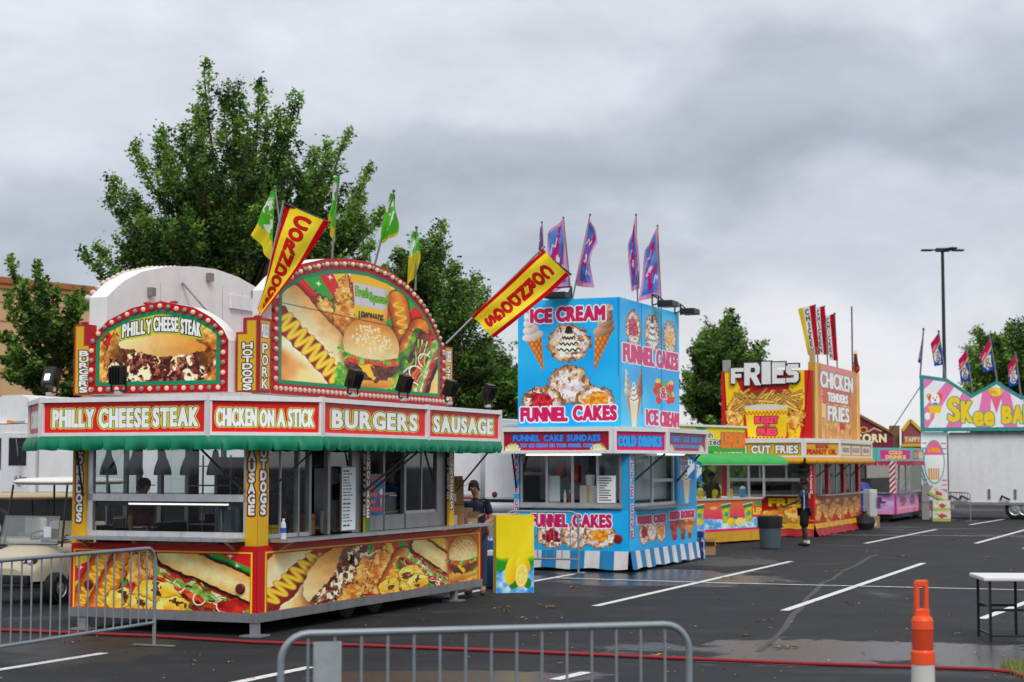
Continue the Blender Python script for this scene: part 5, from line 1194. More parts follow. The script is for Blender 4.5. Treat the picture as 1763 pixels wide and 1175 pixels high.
    MB().tube([(.0, 2.05, 2.185), (.0, .55, 2.185)], .016, (1, 1, 1), 8).build('fluorescent_tube', M_TUBE, T2); MB().tube([(1.5, -.1, 2.2), (3.3, -.1, 2.2)], .016, (1, 1, 1), 8).build('fluorescent_tube', M_TUBE, T2)
    # sign band
    e = -.45
    P = [(e, W_+.1), (e, .15), (1.0, e), (3.75, e), (4.9, .15), (4.9, W_+.1)]
    MB().prism([(e+.04, W_+.09), (e+.04, .17), (1.0, e+.04), (3.73, e+.04), (4.86, .17), (4.86, W_+.09)], (0, 0, 2.24), (1, 0, 0), (0, 1, 0), (0, 0, 1), .42, hx('d6d6d4')).build('roof', M_PAINT, T2)
    for i, txt in enumerate(('sund', 'cold', 'sund', None, None)):
        a = Vector((*P[i], 0)); b_ = Vector((*P[i+1], 0)); d = (b_-a).normalized(); n = Vector((d.y, -d.x, 0)); Ln = (b_-a).length
        mb = MB()
        for s0, s1, z0, z1 in ((.002, Ln-.002, 2.205, 2.265), (.002, Ln-.002, 2.615, 2.70), (.004, .07, 2.266, 2.614), (Ln-.07, Ln-.004, 2.266, 2.614)):
            q = [a+d*s0-n*.03, a+d*s1-n*.03, a+d*s1+n*.03, a+d*s0+n*.03]
            mb.raw([(*p[:2], z0) for p in q]+[(*p[:2], z1) for p in q], [(0, 3, 2, 1), (4, 5, 6, 7), (0, 1, 5, 4), (1, 2, 6, 5), (2, 3, 7, 6), (3, 0, 4, 7)], hx('e0e0de'))
        fr_ = mb.build('sign_frame', M_PAINT, T2)
        if txt == 'cold':
            c = Cv(88, 34, 240, 90, hx('c4186a')); c.text('COLD', 6, 8, 36, 26, [(1.6, hx('2a1a4a')), (.8, hx('3f9ad8'))], bold=1.0, gap=.18); c.text('DRINKS', 42, 8, 82, 26, [(1.6, hx('2a1a4a')), (.8, hx('3f9ad8'))], bold=1.0, gap=.18)
        elif txt == 'sund':
            w = 185 if i == 0 else 64; k = 1 if i == 0 else .35
            c = Cv(w, 34, int(w*2.2), 80, hx('a01236')); c.C = c.tex(hx('8f0f30'), hx('b31a44'), 40, 3)
            for x in (16*k, w-20*k): a_funnel(c, x, 34, 16*k, 14, None, 3); c.fill(c.ell(x, 34, 9*k, 11), hx('cfd6a0'))
            c.text('FUNNEL CAKE SUNDAES', w*.09, 6, w*.91, 17, [(1.4*max(k, .6), hx('2a1440')), (.4*max(k, .5), hx('3d7fd2'))], bold=.8*max(k, .5), gap=.2); c.text('TRY ICE CREAM ON YOUR FUNNEL CAKE', w*.16, 22, w*.84, 28, [(.6*max(k, .5), hx('4a8fd8'))], bold=.2, gap=.2)
        else: c = Cv(10, 5, 4, 2, hx('a01236'))
        q = [a+d*.07-n*.012, b_-d*.07-n*.012]; panel('sign_face', fr_, c, quadpos((*q[0][:2], 2.265), (*q[1][:2], 2.265), (*q[1][:2], 2.615), (*q[0][:2], 2.615)))
    for p, q in (((e+.1, 2.2, 2.2), (0, 2.25, 1.55)), ((1.1, e+.08, 2.2), (.36, 0, 1.7)), ((3.5, e+.08, 2.2), (3.1, -.0, 1.65))): MB().bar(p, q, .03, .03, DK).build('awning_strut', M_PAINT, T2)
    # tall box sign
    x1, y0, y1, z0, z1 = 3.85, .16, 2.22, 2.66, 5.14
    b_ = MB().box((0, y0, z0), (x1, y1, z1), hx('1f9fd8')).build('box_sign', M_PAINT, T2)
    c = Cv(174, 217, 420, 520, BLU); c.C = c.tex(hx('1596d4'), hx('39b4e8'), 90, 5)
    a_cone(c, 14, 22, 118, 36, 30, (hx('f0ebe6'), hx('b9a49a')), 2); a_cone(c, 158, 12, 118, 36, -26, (hx('d9b9a0'), hx('7f5640')), 3)
    a_funnel(c, 88, 74, 38, 33, 'choc', 4)
    a_funnel(c, 88, 143, 38, 33, None, 5); a_funnel(c, 42, 172, 36, 28, (hx('7d0f22'), hx('d23a4a')), 6); a_funnel(c, 132, 172, 34, 28, (hx('c8781e'), hx('f3bd58')), 7)
    mtext(c, 'ICE', 23, 15, 58, 37, 1.2); mtext(c, 'CREAM', 68, 13, 148, 36, 1.2); mtext(c, 'FUNNEL', 6, 180, 84, 202, 1.2); mtext(c, 'CAKES', 96, 178, 167, 201, 1.2)
    c.fill(c.rect(171, 0, 172, 130), hx('22506a'))
    panel('sign_picture', b_, c, leftpos(y1, y0, z0, z1, -.004))
    c = Cv(105, 217, 330, 560, BLU); c.C = c.tex(hx('22a0da'), hx('55c0ea'), 60, 6)
    a_funnel(c, 22, 48, 13, 34, (hx('8f2a3a'), hx('d2606c')), 4); a_funnel(c, 55, 48, 14, 36, 'choc', 5); a_funnel(c, 87, 50, 13, 32, (hx('d28a3a'), hx('f3c886')), 6)
    mtext(c, 'FUNNEL', 6, 74, 57, 104, 1.0, col=hx('cf3a78')); mtext(c, 'CAKES', 63, 74, 102, 104, 1.0, col=hx('cf3a78'))
    a_cone(c, 10, 118, 208, 13, 9, seed=2); a_cone(c, 35, 114, 208, 13, -9, (hx('b98a6a'), hx('7a4f36')), 3); c.fill(c.poly([(15, 165), (30, 165), (26, 212), (19, 212)]), hx('ded6bc'))
    for i in range(4): c.fill(c.ell(22.5, 166-i*8, 8-i*1.8, 5), hx('f3f0e8')); c.fill(c.line([(16+i*2, 166-i*8), (22, 168-i*8), (29-i*2, 164-i*8)])-.7, hx('2a2624'))
    rs = random.Random(4)
    for i in range(14):
        x, y = rs.uniform(58, 94), rs.uniform(134, 164); c.fill(c.ell(x, y, 5, 8), hx('c8202c')); c.fill(c.ell(x, y-8, 4, 4), hx('7a9a2a' if i % 3 else 'e8c832'))
    c.text('&', 70, 138, 80, 158, [(1.5, hx('f3e9f0')), (.2, MAG)], bold=.6)
    mtext(c, 'ICE', 44, 180, 64, 206, .9); mtext(c, 'CREAM', 69, 181, 103, 207, .9)
    panel('sign_picture', b_, c, rightpos(0, x1, z0, z1, y0-.004))
    for x in (1.3, 2.6): MB().box((x, y0-.010, z0+.3), (x+.03, y0-.006, z1), hx('2a8fc0')).build('seam', M_PAINT, b_)
    # floodlights on top edges
    def fl(x, y, z, yaw):
        o = MB(); M = Matrix.Translation((x, y, z)) @ Matrix.Rotation(R(yaw), 4, 'Z')
        k = MB().box((-.22, -.42, -.02), (.22, -.10, .10), DK, .02); o.raw([M @ Vector(v) for v in k.v], k.f, DK)
        for a, q in (((-.2, .0, 0), (-.2, 0, .22)), ((.2, 0, 0), (.2, 0, .22)), ((-.2, 0, .22), (.2, 0, .22)), ((-.2, 0, 0), (-.2, -.2, .06)), ((.2, 0, 0), (.2, -.2, .06)), ((-.2, 0, .22), (-.2, -.15, .1)), ((.2, 0, .22), (.2, -.15, .1))): o.bar(M @ Vector(a), M @ Vector(q), .025, .025, DK)
        o.build('floodlight', M_PAINT, T2)
    fl(.02, 1.33, 5.15, -90); fl(2.2, .15, 5.15, 0); fl(3.75, .15, 5.12, 0)
    # inside fittings (belong with the stand: fixed)
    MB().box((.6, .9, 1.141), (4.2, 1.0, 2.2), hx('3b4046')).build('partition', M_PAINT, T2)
build_b2()
def b2things():
    def st(n_, label, cat, x, y, z, build, group=None):
        t = thing(n_, label, cat, F1.w(x, y, z), AG, group); build(t); return t
    def menu(t):
        c = Cv(36, 44, 100, 110, hx('e3e6e8')); rs = random.Random(6)
        for y in range(3, 42, 4):
            c.fill(c.rect(3, y, 3+rs.uniform(12, 28), y+1.6), hx('3a3c40'), 1)
        panel('menu_sheet', t, c, quadpos((-.012, 0, 0), (-.012, -.36, 0), (-.012, -.36, .50), (-.012, 0, .50))); MB().box((-.008, -.37, -.01), (.012, .01, .51), hx('b9bcbe')).build('board', M_METAL, t)
    st('menu_board', 'white menu sheet in the window of the blue funnel cake stand', 'menu board', .02, .62, 1.285, menu)
    st('white_board', 'blank white board behind the window of the blue funnel cake stand', 'board', .09, 1.66, 1.285, lambda t: (MB().box((0, -.26, 0), (.02, 0, .50), hx('dfe3e6'), .006).build('board', M_PLASTIC, t), MB().box((-.006, -.27, -.0), (.0, .01, .02), AL).build('trim', M_METAL, t)))
    def pail(t): MB().lathe([(0, 0), (.075, 0), (.095, .2), (.10, .205), (.09, .2), (.08, .03)], hx('e6e6e6'), 18).build('pail_body', M_PLASTIC, t); MB().tube([(0, .1, .2), (0, .07, .27), (0, 0, .30), (0, -.07, .27), (0, -.1, .2)], .006, DK, 5).build('handle', M_METAL, t)
    def carton(t): MB().box((0, -.36, 0), (.3, 0, .40), hx('d5cfc0'), .008).build('box_body', M_CARD, t); MB().box((-.003, -.2, .0), (.303, -.14, .403), hx('b9ad94')).build('tape', M_CARD, t)
    st('carton', 'cream carton in the front window of the blue funnel cake stand', 'box', .25, 1.06, 1.2, carton); st('pail', 'white plastic pail standing on the cream carton in the blue stand', 'pail', .40, .90, 1.60, pail)
    def btl(col):
        def f(t): MB().lathe([(0, 0), (.03, 0), (.03, .14), (.022, .17), (.012, .19)], col, 12).build('bottle_body', M_PLASTIC, t); MB().lathe([(.014, .19), (.006, .24), (0, .245)], WH, 10).build('nozzle', M_PLASTIC, t)
        return f
    st('squeeze_bottle', 'white squeeze bottle in the blue stand window', 'bottle', .1, 1.30, 1.285, btl(hx('dcd5cc'))); st('squeeze_bottle', 'red squeeze bottle in the blue stand window', 'bottle', .1, 1.20, 1.285, btl(hx('a32a30')))
    def rb(t): MB().box((0, -.2, 0), (.15, 0, .34), hx('8a1a24'), .01).build('box_body', M_PAINT, t); MB().box((-.004, -.17, .05), (0, -.03, .18), hx('b9444c')).build('front_sticker', M_PAINT, t)
    st('red_machine', 'red machine behind the blank white board in the blue stand', 'machine', .35, 1.62, 1.75, rb); st('red_machine', 'second red machine beside the mullion in the blue stand', 'machine', .42, 1.34, 1.65, rb)
    def paper(t):
        c = Cv(60, 60, 80, 80, hx('2f7fc8')); c.fill(c.poly([(0, 40), (60, 10), (60, 30), (0, 60)]), hx('f0f3f6')); c.text('ICE', 8, 10, 40, 26, [(1, hx('f0f3f6'))], bold=1); c.fill(c.poly([(0, 0), (26, 0), (0, 20)]), hx('8fbf5a'))
        panel('pennant_cloth', t, c, quadpos((0, 0, -.45), (.45, -.02, -.5), (.45, -.02, -.08), (0, 0, 0)), M_CLOTH); MB().tube([(0, 0, 0), (.45, -.02, -.08)], .006, DK, 5).build('cord', M_CLOTH, t)
    st('pennant', 'small blue and white pennant hanging at the side window of the blue stand', 'pennant', 2.5, -.4, 2.2, paper); st('pennant', 'small blue and white pennant hanging off the far corner of the blue stand', 'pennant', 4.6, .05, 2.1, paper)
b2things()
# =============== lemonade stand ===============
L1 = Fr(G(1197, 940), 52.3)
def build_lem():
    t = thing('food_stand', 'low lemonade stand with rounded bright green awning and orange counter front', 'food stand', L1.o, L1.a, 'carnival food stands')
    X = lambda px: L1.Y(px, 850)[0]; xe = X(1325); xs = -2.2; WD = 2.0
    # body with rounded far end
    def outline(o, n=8):
        pts = [(xs, -o)]
        for i in range(n+1): a = -math.pi/2+math.pi/2*i/n; pts.append((xe-.6+(.6+o)*math.cos(a), .6+(.6+o)*math.sin(a)))
        return pts+[(xe+o, WD), (xs, WD)]
    MB().prism(outline(0), (0, 0, .30), (1, 0, 0), (0, 1, 0), (0, 0, 1), .80, hx('d9772e')).build('counter_body', M_PAINT, t)
    MB().prism(outline(.06), (0, 0, 1.102), (1, 0, 0), (0, 1, 0), (0, 0, 1), .045, hx('d9d9d4')).build('counter_top', M_PAINT, t)
    Ln = (xe-.6-xs); arc = math.pi/2*.6; tot = Ln+arc
    def along(s, o, z):
        s = np.asarray(s); a = np.clip((s-Ln)/.6, 0, 2)-math.pi/2
        x = np.where(s < Ln, xs+s, xe-.6+(.6+o)*np.cos(a)); y = np.where(s < Ln, -o, .6+(.6+o)*np.sin(a)); return x, y, np.broadcast_to(z, x.shape)
    w = 300; c = Cv(w, 75, 560, 150); k = w/tot; off = -xs*k; kk = k*(X(1320)-X(1200))/120
    f = np.clip(c.Y/45, 0, 1)[..., None]; c.C = np.asarray(hx('e8803a'))*(1-f)+np.asarray(hx('d03a6a'))*f
    PX = lambda px: off+X(px)*k
    ice = c.Y-46+c.wob(10, 18, 3); c.fill(-ice, c.tex(hx('5f9fd0'), hx('d4eaf5'), 10, 4, 3))
    c.fill(-(c.Y-68), hx('c8206a'))
    for px in (1203, 1249, 1287):
        x = PX(px); c.fill(c.poly([(x-11, 12), (x+11, 8), (x+8, 54), (x-6, 56)]), c.tex(hx('e2c52a'), hx('8fb03a'), 7, int(px), 3)); c.fill(c.poly([(x-12, 10), (x+12, 6), (x+11, 17), (x-10, 21)]), hx('1f7a3a')); c.fill(c.line([(x-11, 12), (x+11, 8)])-1.2, hx('e8eee8')); c.fill(c.ell(x+1, 34, 5, 6), hx('3a9a8a'))
    for px, r in ((1258, 10), (1273, 11)): a_lemon(c, PX(px), 53, r, 10, 0, px > 1260)
    c.fill(c.ell(PX(1266), 42, 5, 4, 30), hx('3a7a2a')); a_lemon(c, PX(1199), 50, 9, 9)
    c.fill(c.ell(PX(1228), 18, 9, 4), hx('e0c07a')); 
    c.text('FRESH SQUEEZED', PX(1300), 6, PX(1326), 14, [(1, hx('2f9a4a'))], bold=.5); c.text('LEMON', PX(1296), 20, PX(1330), 36, [(2.2, hx('c8262c')), (0, hx('f3d23a'))], bold=1)
    panel('printed_front', t, c, lambda u, v: along(u*tot, .008, 1.10-.80*v))
    c = Cv(tot, .25, 120, 8, hx('dba31c')); panel('yellow_skirt', t, c, lambda u, v: along(u*tot, .01+.03*v+.012*np.sin(u*60)*v, .31-.26*v), M_VINYL)
    MB().box((xs, .1, .12), (xe-.5, WD-.1, .29), DK).build('chassis_rail', M_PAINT, t)
    for x in (xs+.3, xe-.8): MB().box((x, .3, 0), (x+.2, .5, .12), hx('6b5a48')).build('support_block', M_MATTE, t)
    for px in (1257, 1292, 1318): MB().box((X(px)-.025, .02, 1.148), (X(px)+.025, .07, 2.05), hx('dcdcd8')).build('post', M_PAINT, t)
    MB().box((xs, WD-.06, 1.148), (xs+2.0, WD-.002, 2.3), hx('77726c')).build('back_wall', M_PAINT, t)
    # rounded awning
    c = Cv(10, 4, 60, 14, hx('2fae4a')); xa = X(1322)
    def aw(u, v):
        s = u*(tot+.15); th = v*math.pi/2*.96; o = .10+.62*np.sin(th); z = 1.99+.30*np.cos(th)+.0*u; endk = np.clip((u-.93)/.07, 0, 1); z = z-.12*endk*(1-v)
        x, y, zz = along(np.minimum(s, tot-.02), o, 0); return x, y, z
    panel('green_awning', t, c, aw, M_VINYL); MB().tube([Vector(p) for p in zip(*[a for a in along(np.linspace(0, tot-.02, 24), .70, 1.99)])], .018, hx('cfcfca'), 6).build('awning_rail', M_METAL, t)
    # sign board over awning
    x0, x1 = xs, X(1287); z0, z1 = 2.32, 2.94
    MB().box((x0, .06, z0), (x1, .5, z1), hx('d9d9d4')).box((x0, .0, z1), (x1+.03, .5, z1+.05), hx('e4e4e0')).build('sign_box', M_PAINT, t)
    c = Cv(200, 46, 420, 100, hx('3a9a3a')); ks = 200/(x1-x0); PS = lambda px: (L1.Y(px, 760)[0]-x0)*ks
    c.fill(c.poly([(0, 0), (200, 0), (200, 24), (PS(1240), 22), (0, 34)])+c.wob(6, 30, 2), hx('d8c22a')); c.fill(c.poly([(PS(1200), 0), (PS(1222), 3), (PS(1205), 10)]), hx('2f8a2f'))
    c.text('Fresh', PS(1200), 10, PS(1230), 20, [(1.3, WHT), (.2, hx('6a3a5a'))], bold=.4); c.text('Squeezed', PS(1190), 22, PS(1243), 33, [(1.3, WHT), (.2, hx('6a3a5a'))], bold=.4)
    c.text('LEMONADE', PS(1246), 9, PS(1310), 37, [(2, hx('8a7a2a')), (.4, hx('e0762a'))], bold=1.2)
    panel('sign_face', t, c, quadpos((x0, .05, z0), (x1, .05, z0), (x1, .05, z1), (x0, .05, z1)))
    person('person in a dark shirt and cap working inside the lemonade stand', Vector((D(1224, 850, 44.3).x, 44.3, .15)), 10, hx('5a3c2e'), hx('3a3430'), hx('22242a'), hx('1a1512'), h=1.66, cap=hx('24211f'), top_only=True, pose=dict(lwr=(-.30, -.28, 1.12), lel=(-.27, -.02, 1.15), rwr=(.1, -.28, 1.10), rel=(.24, -.03, 1.13)))
    # shakers and bottles on the counter
    for i, (px, col, hh, lab) in enumerate(((1201, hx('d9c62a'), .22, 'yellow shaker with white lid, leftmost on the lemonade counter'), (1213, hx('e3d22c'), .24, 'wide yellow shaker with white lid second on the lemonade counter'), (1238, hx('e0cb24'), .20, 'plain yellow cup standing left of the pair on the lemonade counter'), (1246, hx('dcc322'), .30, 'tall yellow bottle on the lemonade counter'), (1264, hx('e0cb24'), .20, 'plain yellow cup right of the awning post on the lemonade counter'), (1286, hx('4a9fd0'), .26, 'blue and white jar on the right of the lemonade counter'))):
        q = thing('shaker', lab, 'shaker', L1.w(X(px), .12, 1.148), 0, 'shakers on the lemonade counter'); r = .075 if i in (1, 2, 4, 5) else .05
        MB().lathe([(0, 0), (r, 0), (r*1.06, hh*.8), (r*.9, hh*.86)], col, 14).build('shaker_body', M_PLASTIC, q); MB().lathe([(r*.95, hh*.82), (r*.9, hh), (r*.4, hh*1.12), (0, hh*1.14)], hx('e9e9e4') if i not in (2, 4) else col, 14).build('shaker_lid', M_PLASTIC, q)
build_lem()
# =============== fries stand ===============
R1 = Fr(G(1402, 925), AG)
def build_fries():
    t = thing('food_stand', 'tall red and yellow fries stand with chicken sign and yellow valance', 'food stand', R1.o, AG, 'carnival food stands')
    L_, W_ = 6.8, 2.6; RDD = hx('a51a1c'); YL = hx('e2b21e')
    MB().box((0, 0, .30), (L_, W_, 1.12), RDD).build('lower_body', M_PAINT, t); MB().box((.05, .05, .12), (L_-.05, W_-.05, .30), DK).build('chassis_rail', M_PAINT, t)
    for x in (.3, 5.9):
        for y in (.3, 2.1): MB().box((x, y, 0), (x+.2, y+.2, .12), hx('6b5a48')).build('support_block', M_MATTE, t)
    c = Cv(120, 52, 240, 110, RDD); a_chicken(c, 70, 34, 30, 14, -20, 3); a_chicken(c, 100, 30, 16, 16, 0, 4); a_fries(c, 60, 40, 112, 52, 30, 5)
    c.text('FRIES', 62, 4, 112, 17, [(1.4, hx('6a1010')), (.3, hx('f0c42a'))], bold=1.0); panel('printed_front', t, c, leftpos(W_, 0, .30, 1.12))
    c = Cv(82, 52, 300, 150, hx('b3241c')); 
    for i in range(7): a_chicken(c, 8+i*11, 26+(i % 2)*4, 5.2, 17, (-1)**i*12, 40+i); 
    for i in range(5): c.fill(c.ell(6+i*16, 10, 4, 4), hx('d8b82a')); 
    panel('printed_side', t, c, rightpos(0, L_, .30, 1.12))
    for nm, z0, z1, col, o1 in (('yellow_fringe', .36, .22, hx('e0a81c'), .04), ('red_skirt', .26, .02, hx('b01c28'), .10)):
        for side in (0, 1):
            c = Cv(10, 1, 120, 6, col)
            def pos(u, v, side=side, z0=z0, z1=z1, o1=o1):
                s = u*(W_ if side == 0 else L_); o = .012+o1*v*(1+.35*np.sin(s*9+side)); z = z0+(z1-z0)*v+.012*np.sin(s*14)*v
                return (-o, W_-s, z) if side == 0 else (s, -o, z)
            panel(nm, t, c, pos, M_VINYL)
    # posts
    def post(a, b_): return MB().box((*a, 1.121), (*b_, 2.20), RDD).build('post', M_PAINT, t)
    p = post((0, 0), (.30, .14)); c = Cv(26, 110, 40, 170, RDD); c.text('CHICKEN', 9, 8, 19, 104, [(0, WHT)], vert=True, bold=.6); panel('lettering', p, c, leftpos(.14, 0, 1.121, 2.2)); 
    post((0, W_-.14), (.14, W_))
    for px in (1426, 1453, 1478): x = R1.Y(px, 840)[0]; post((x, 0), (x+.34, .12))
    post((L_-.1, W_-.12), (L_, W_))
    mb = MB(); mb.box((.02, .14, 1.121), (.08, W_-.14, 1.16), AL).box((.02, .14, 1.53), (.1, W_-.14, 1.62), AL).box((.02, .14, 2.14), (.08, W_-.14, 2.2), AL)
    for y in (.75, 1.5): mb.box((.03, y, 1.62), (.07, y+.05, 2.14), AL)
    mb.build('front_window_frame', M_METAL, t)
    pane('window', t, [(.05, W_-.14, 1.16), (.05, .14, 1.16), (.05, .14, 1.53), (.05, W_-.14, 1.53)]); pane('window', t, [(.05, W_-.14, 1.62), (.05, .14, 1.62), (.05, .14, 2.14), (.05, W_-.14, 2.14)])
    xs = [.30]+[R1.Y(px, 840)[0] for px in (1426, 1453, 1478)]
    for a, b_ in zip(xs[:-1], xs[1:]):
        a2 = a+(.34 if a > .4 else 0); pane('window', t, [(a2, .05, 1.16), (b_, .05, 1.16), (b_, .05, 2.2), (a2, .05, 2.2)])
        MB().box((a2+.02, .03, 1.16), (a2+.09, .07, 2.2), AL).build('mullion', M_METAL, t); MB().box(((a2+b_)/2, .03, 1.16), ((a2+b_)/2+.07, .07, 2.2), AL).build('mullion', M_METAL, t)
    MB().box((.35, -.28, 1.125), (L_, 0, 1.16), hx('a7a9aa')).build('counter_shelf', M_METAL, t); MB().box((-.2, .2, 1.125), (0, W_-.2, 1.155), hx('a7a9aa')).build('counter_shelf', M_METAL, t)
    MB().box((L_-.06, .13, 1.121), (L_-.004, W_-.13, 2.2), hx('77706a')).build('far_end_wall', M_PAINT, t); MB().box((2.6, W_-.06, 1.121), (L_-.11, W_-.004, 2.2), hx('5a5550')).build('back_wall', M_PAINT, t)
    MB().box((1.2, .9, .31), (5.8, 1.5, 1.75), hx('33322f')).build('cook_line', M_METAL, t)
    # sign band
    e = -.5; P = [(e, W_+.1), (e, .15), (1.15, e), (6.0, e), (7.2, .2), (7.2, W_)]
    MB().prism([(e+.05, W_+.09), (e+.05, .17), (1.15, e+.05), (5.98, e+.05), (7.15, .22), (7.15, W_-.01)], (0, 0, 2.22), (1, 0, 0), (0, 1, 0), (0, 0, 1), .44, hx('d6d6d2')).build('roof', M_PAINT, t)
    for i in range(5):
        a = Vector((*P[i], 0)); b_ = Vector((*P[i+1], 0)); d = (b_-a).normalized(); n = Vector((d.y, -d.x, 0)); Ln = (b_-a).length; mb = MB()
        for s0, s1, z0, z1 in ((.002, Ln-.002, 2.19, 2.24), (.002, Ln-.002, 2.60, 2.72), (.004, .07, 2.241, 2.599), (Ln-.07, Ln-.004, 2.241, 2.599)):
            q = [a+d*s0-n*.03, a+d*s1-n*.03, a+d*s1+n*.03, a+d*s0+n*.03]; mb.raw([(*p[:2], z0) for p in q]+[(*p[:2], z1) for p in q], [(0, 3, 2, 1), (4, 5, 6, 7), (0, 1, 5, 4), (1, 2, 6, 5), (2, 3, 7, 6), (3, 0, 4, 7)], hx('e2e2de'))
        f = mb.build('sign_frame', M_PAINT, t)
        if i == 0: c = Cv(165, 24, 330, 50, hx('d2ac1c')); c.text('FRESH CUT FRIES', 8, 5, 158, 19, [(1.5, hx('3a2a10')), (.2, WHT)], bold=.9, gap=.16)
        elif i == 1: c = Cv(68, 24, 190, 60, hx('e0a41c')); c.text('100%', 22, 3, 48, 10, [(0, hx('b0201c'))], bold=.7); c.text('PEANUT OIL', 4, 12, 64, 21, [(0, hx('b0201c'))], bold=.9)
        elif i == 2:
            c = Cv(76, 24, 210, 60, hx('c8982a'))
            for j, w_ in enumerate(('TENDERS', 'NUGGETS', 'CORN DOG')): x = 3+j*25; c.fill(c.rect(x-1.5, 0, x-.3, 24), hx('a8301c')); c.fill(c.rect(x, 4, x+21, 21), hx('e6dfcc')); c.text(w_, x+2, 8, x+19, 17, [(0, hx('7a6a5a'))], bold=.3)
        else: c = Cv(10, 4, 4, 2, hx('d2ac1c'))
        q = [a+d*.07-n*.01, b_-d*.07-n*.01]; panel('sign_face', f, c, quadpos((*q[0][:2], 2.24), (*q[1][:2], 2.24), (*q[1][:2], 2.60), (*q[0][:2], 2.60)))
    for i in range(3):
        a = np.array(P[i]); b_ = np.array(P[i+1]); d = (b_-a)/np.hypot(*(b_-a)); n = np.array([d[1], -d[0]]); Ln = np.hypot(*(b_-a)); c = Cv(10, 1, int(Ln*30), 8, hx('d99c1c'))
        def pos(u, v, a=a, d=d, n=n, Ln=Ln):
            s = u*Ln; ph = (s % .5)/.5; nt_ = np.clip((np.abs(ph-.5)*2-.9)/.1, 0, 1); o = .02+.08*np.sin(v*2.4)-.05*nt_*v; z = 2.19-.17*v+.06*nt_*v; return a[0]+d[0]*s+n[0]*o, a[1]+d[1]*s+n[1]*o, z
        panel('yellow_valance', t, c, pos, M_VINYL)
    for p, q in (((1.2, e+.05, 2.15), (.3, 0, 1.65)), ((3.6, e+.05, 2.15), (3.0, 0, 1.65)), ((5.7, e+.05, 2.15), (5.2, 0, 1.65))): MB().bar(p, q, .03, .03, DK).build('awning_strut', M_PAINT, t)
    # tall signs
    z0, z1 = 2.68, 4.62
    b_ = MB().box((-.02, .02, z0), (.18, W_, z1), RDD).build('front_sign', M_PAINT, t)
    c = Cv(154, 118, 380, 300, hx('b81c1e')); c.fill(c.poly([(6, 0), (22, 0), (40, 50), (36, 118), (12, 118)]), hx('e6bf22')); c.fill(c.poly([(122, 0), (142, 0), (142, 60), (132, 118), (114, 118), (112, 50)]), hx('e6bf22')); c.fill(np.minimum(c.rect(0, 0, 4, 118), c.poly([(146, 0), (154, 0), (154, 118), (140, 118)])), hx('b81c1e')); c.fill(c.line([(150, 0), (138, 118)])-.6, BLK); c.fill(c.line([(4, 0), (10, 118)])-.6, BLK)
    a_chicken(c, 24, 70, 17, 30, 10, 3); a_chicken(c, 122, 66, 17, 32, -10, 4); a_chicken(c, 22, 100, 10, 20, 0, 8); a_fries(c, 112, 90, 132, 116, 24, 9, True)
    c.fill(c.ell(77, 58, 52, 24)+c.wob(5, 9, 2), hx('7a4a1c')); a_fries(c, 30, 40, 124, 68, 110, 6)
    c.fill(c.poly([(40, 62), (114, 62), (110, 118), (46, 118)]), c.tex(hx('d2b026'), hx('e8cc3a'), 30, 3)); c.fill(c.ell(77, 62, 38, 5), hx('cfc7c0'))
    for y in (69, 112):
        for j in range(24): c.fill(c.rect(40+j*3.1, y+(j % 2)*3, 43+j*3.1, y+3+(j % 2)*3), hx('b8481c') if y > 70 or True else 0)
    c.fill(c.poly([(56, 90), (98, 90), (94, 102), (60, 102)])+3, hx('8a8a2a')); c.text('BUCKET', 58, 78, 96, 89, [(1.6, hx('5a1020')), (.3, hx('e0506a'))], bold=.8); c.text('O', 73, 90, 81, 97, [(1.2, hx('5a1020')), (.3, hx('e0506a'))], bold=.5); c.text('FRIES', 62, 98, 94, 109, [(1.6, hx('5a1020')), (.3, hx('e0506a'))], bold=.8)
    panel('sign_picture', b_, c, quadpos((-.026, W_, z0), (-.026, .02, z0), (-.026, .02, z1), (-.026, W_, z1)))
    # letters standing up above the board: cut-out letter plates
    LX = [(1259, 661, 634, 22), (1282, 664, 625, 28), (1312, 662, 623, 15), (1330, 661, 624, 22), (1354, 659, 627, 21)]; q_ = [(R1.X(a, b, -.1), R1.X(a+w_, c_, -.1)) for a, b, c_, w_ in LX]
    ys = [a[0] for a, b in q_]; ws = [a[0]-b[0] for a, b in q_]; zs = [a[1] for a, b in q_]; hs = [b[1]-a[1] for a, b in q_]
    for ch, y, w, z, h in zip('FRIES', ys, ws, zs, hs):
        LP = {'F': [(0, 0), (.32, 0), (.32, .38), (.8, .38), (.8, .62), (.32, .62), (.32, .76), (1, .76), (1, 1), (0, 1)], 'R': [(0, 0), (.32, 0), (.32, .34), (.42, .34), (.66, 0), (1, 0), (.74, .42), (.92, .54), (.95, .8), (.8, 1), (0, 1)], 'I': [(0, 0), (1, 0), (1, 1), (0, 1)], 'E': [(0, 0), (1, 0), (1, .24), (.34, .24), (.34, .4), (.85, .4), (.85, .62), (.34, .62), (.34, .76), (1, .76), (1, 1), (0, 1)], 'S': [(0, 0), (.8, 0), (1, .15), (1, .5), (.8, .62), (.38, .62), (.38, .76), (1, .76), (1, 1), (.2, 1), (0, .85), (0, .55), (.2, .4), (.62, .4), (.62, .24), (0, .24)]}[ch]
        o = MB(); 
        def grow(pl, g): 
            cx, cy = .5, .5; return [(cx+(a-cx)*(1+g/w), cy+(b2-cy)*(1+g/h)) for a, b2 in pl]
        o.prism([(a*w, b2*h) for a, b2 in grow(LP, .07)], (-.10, y, z), (0, -1, 0), (0, 0, 1), (1, 0, 0), .05, BLK); o.prism([(a*w, b2*h) for a, b2 in LP], (-.14, y, z), (0, -1, 0), (0, 0, 1), (1, 0, 0), .04, hx('e6e6e6')); lt = o.build('letter_plate', M_PAINT, b_)
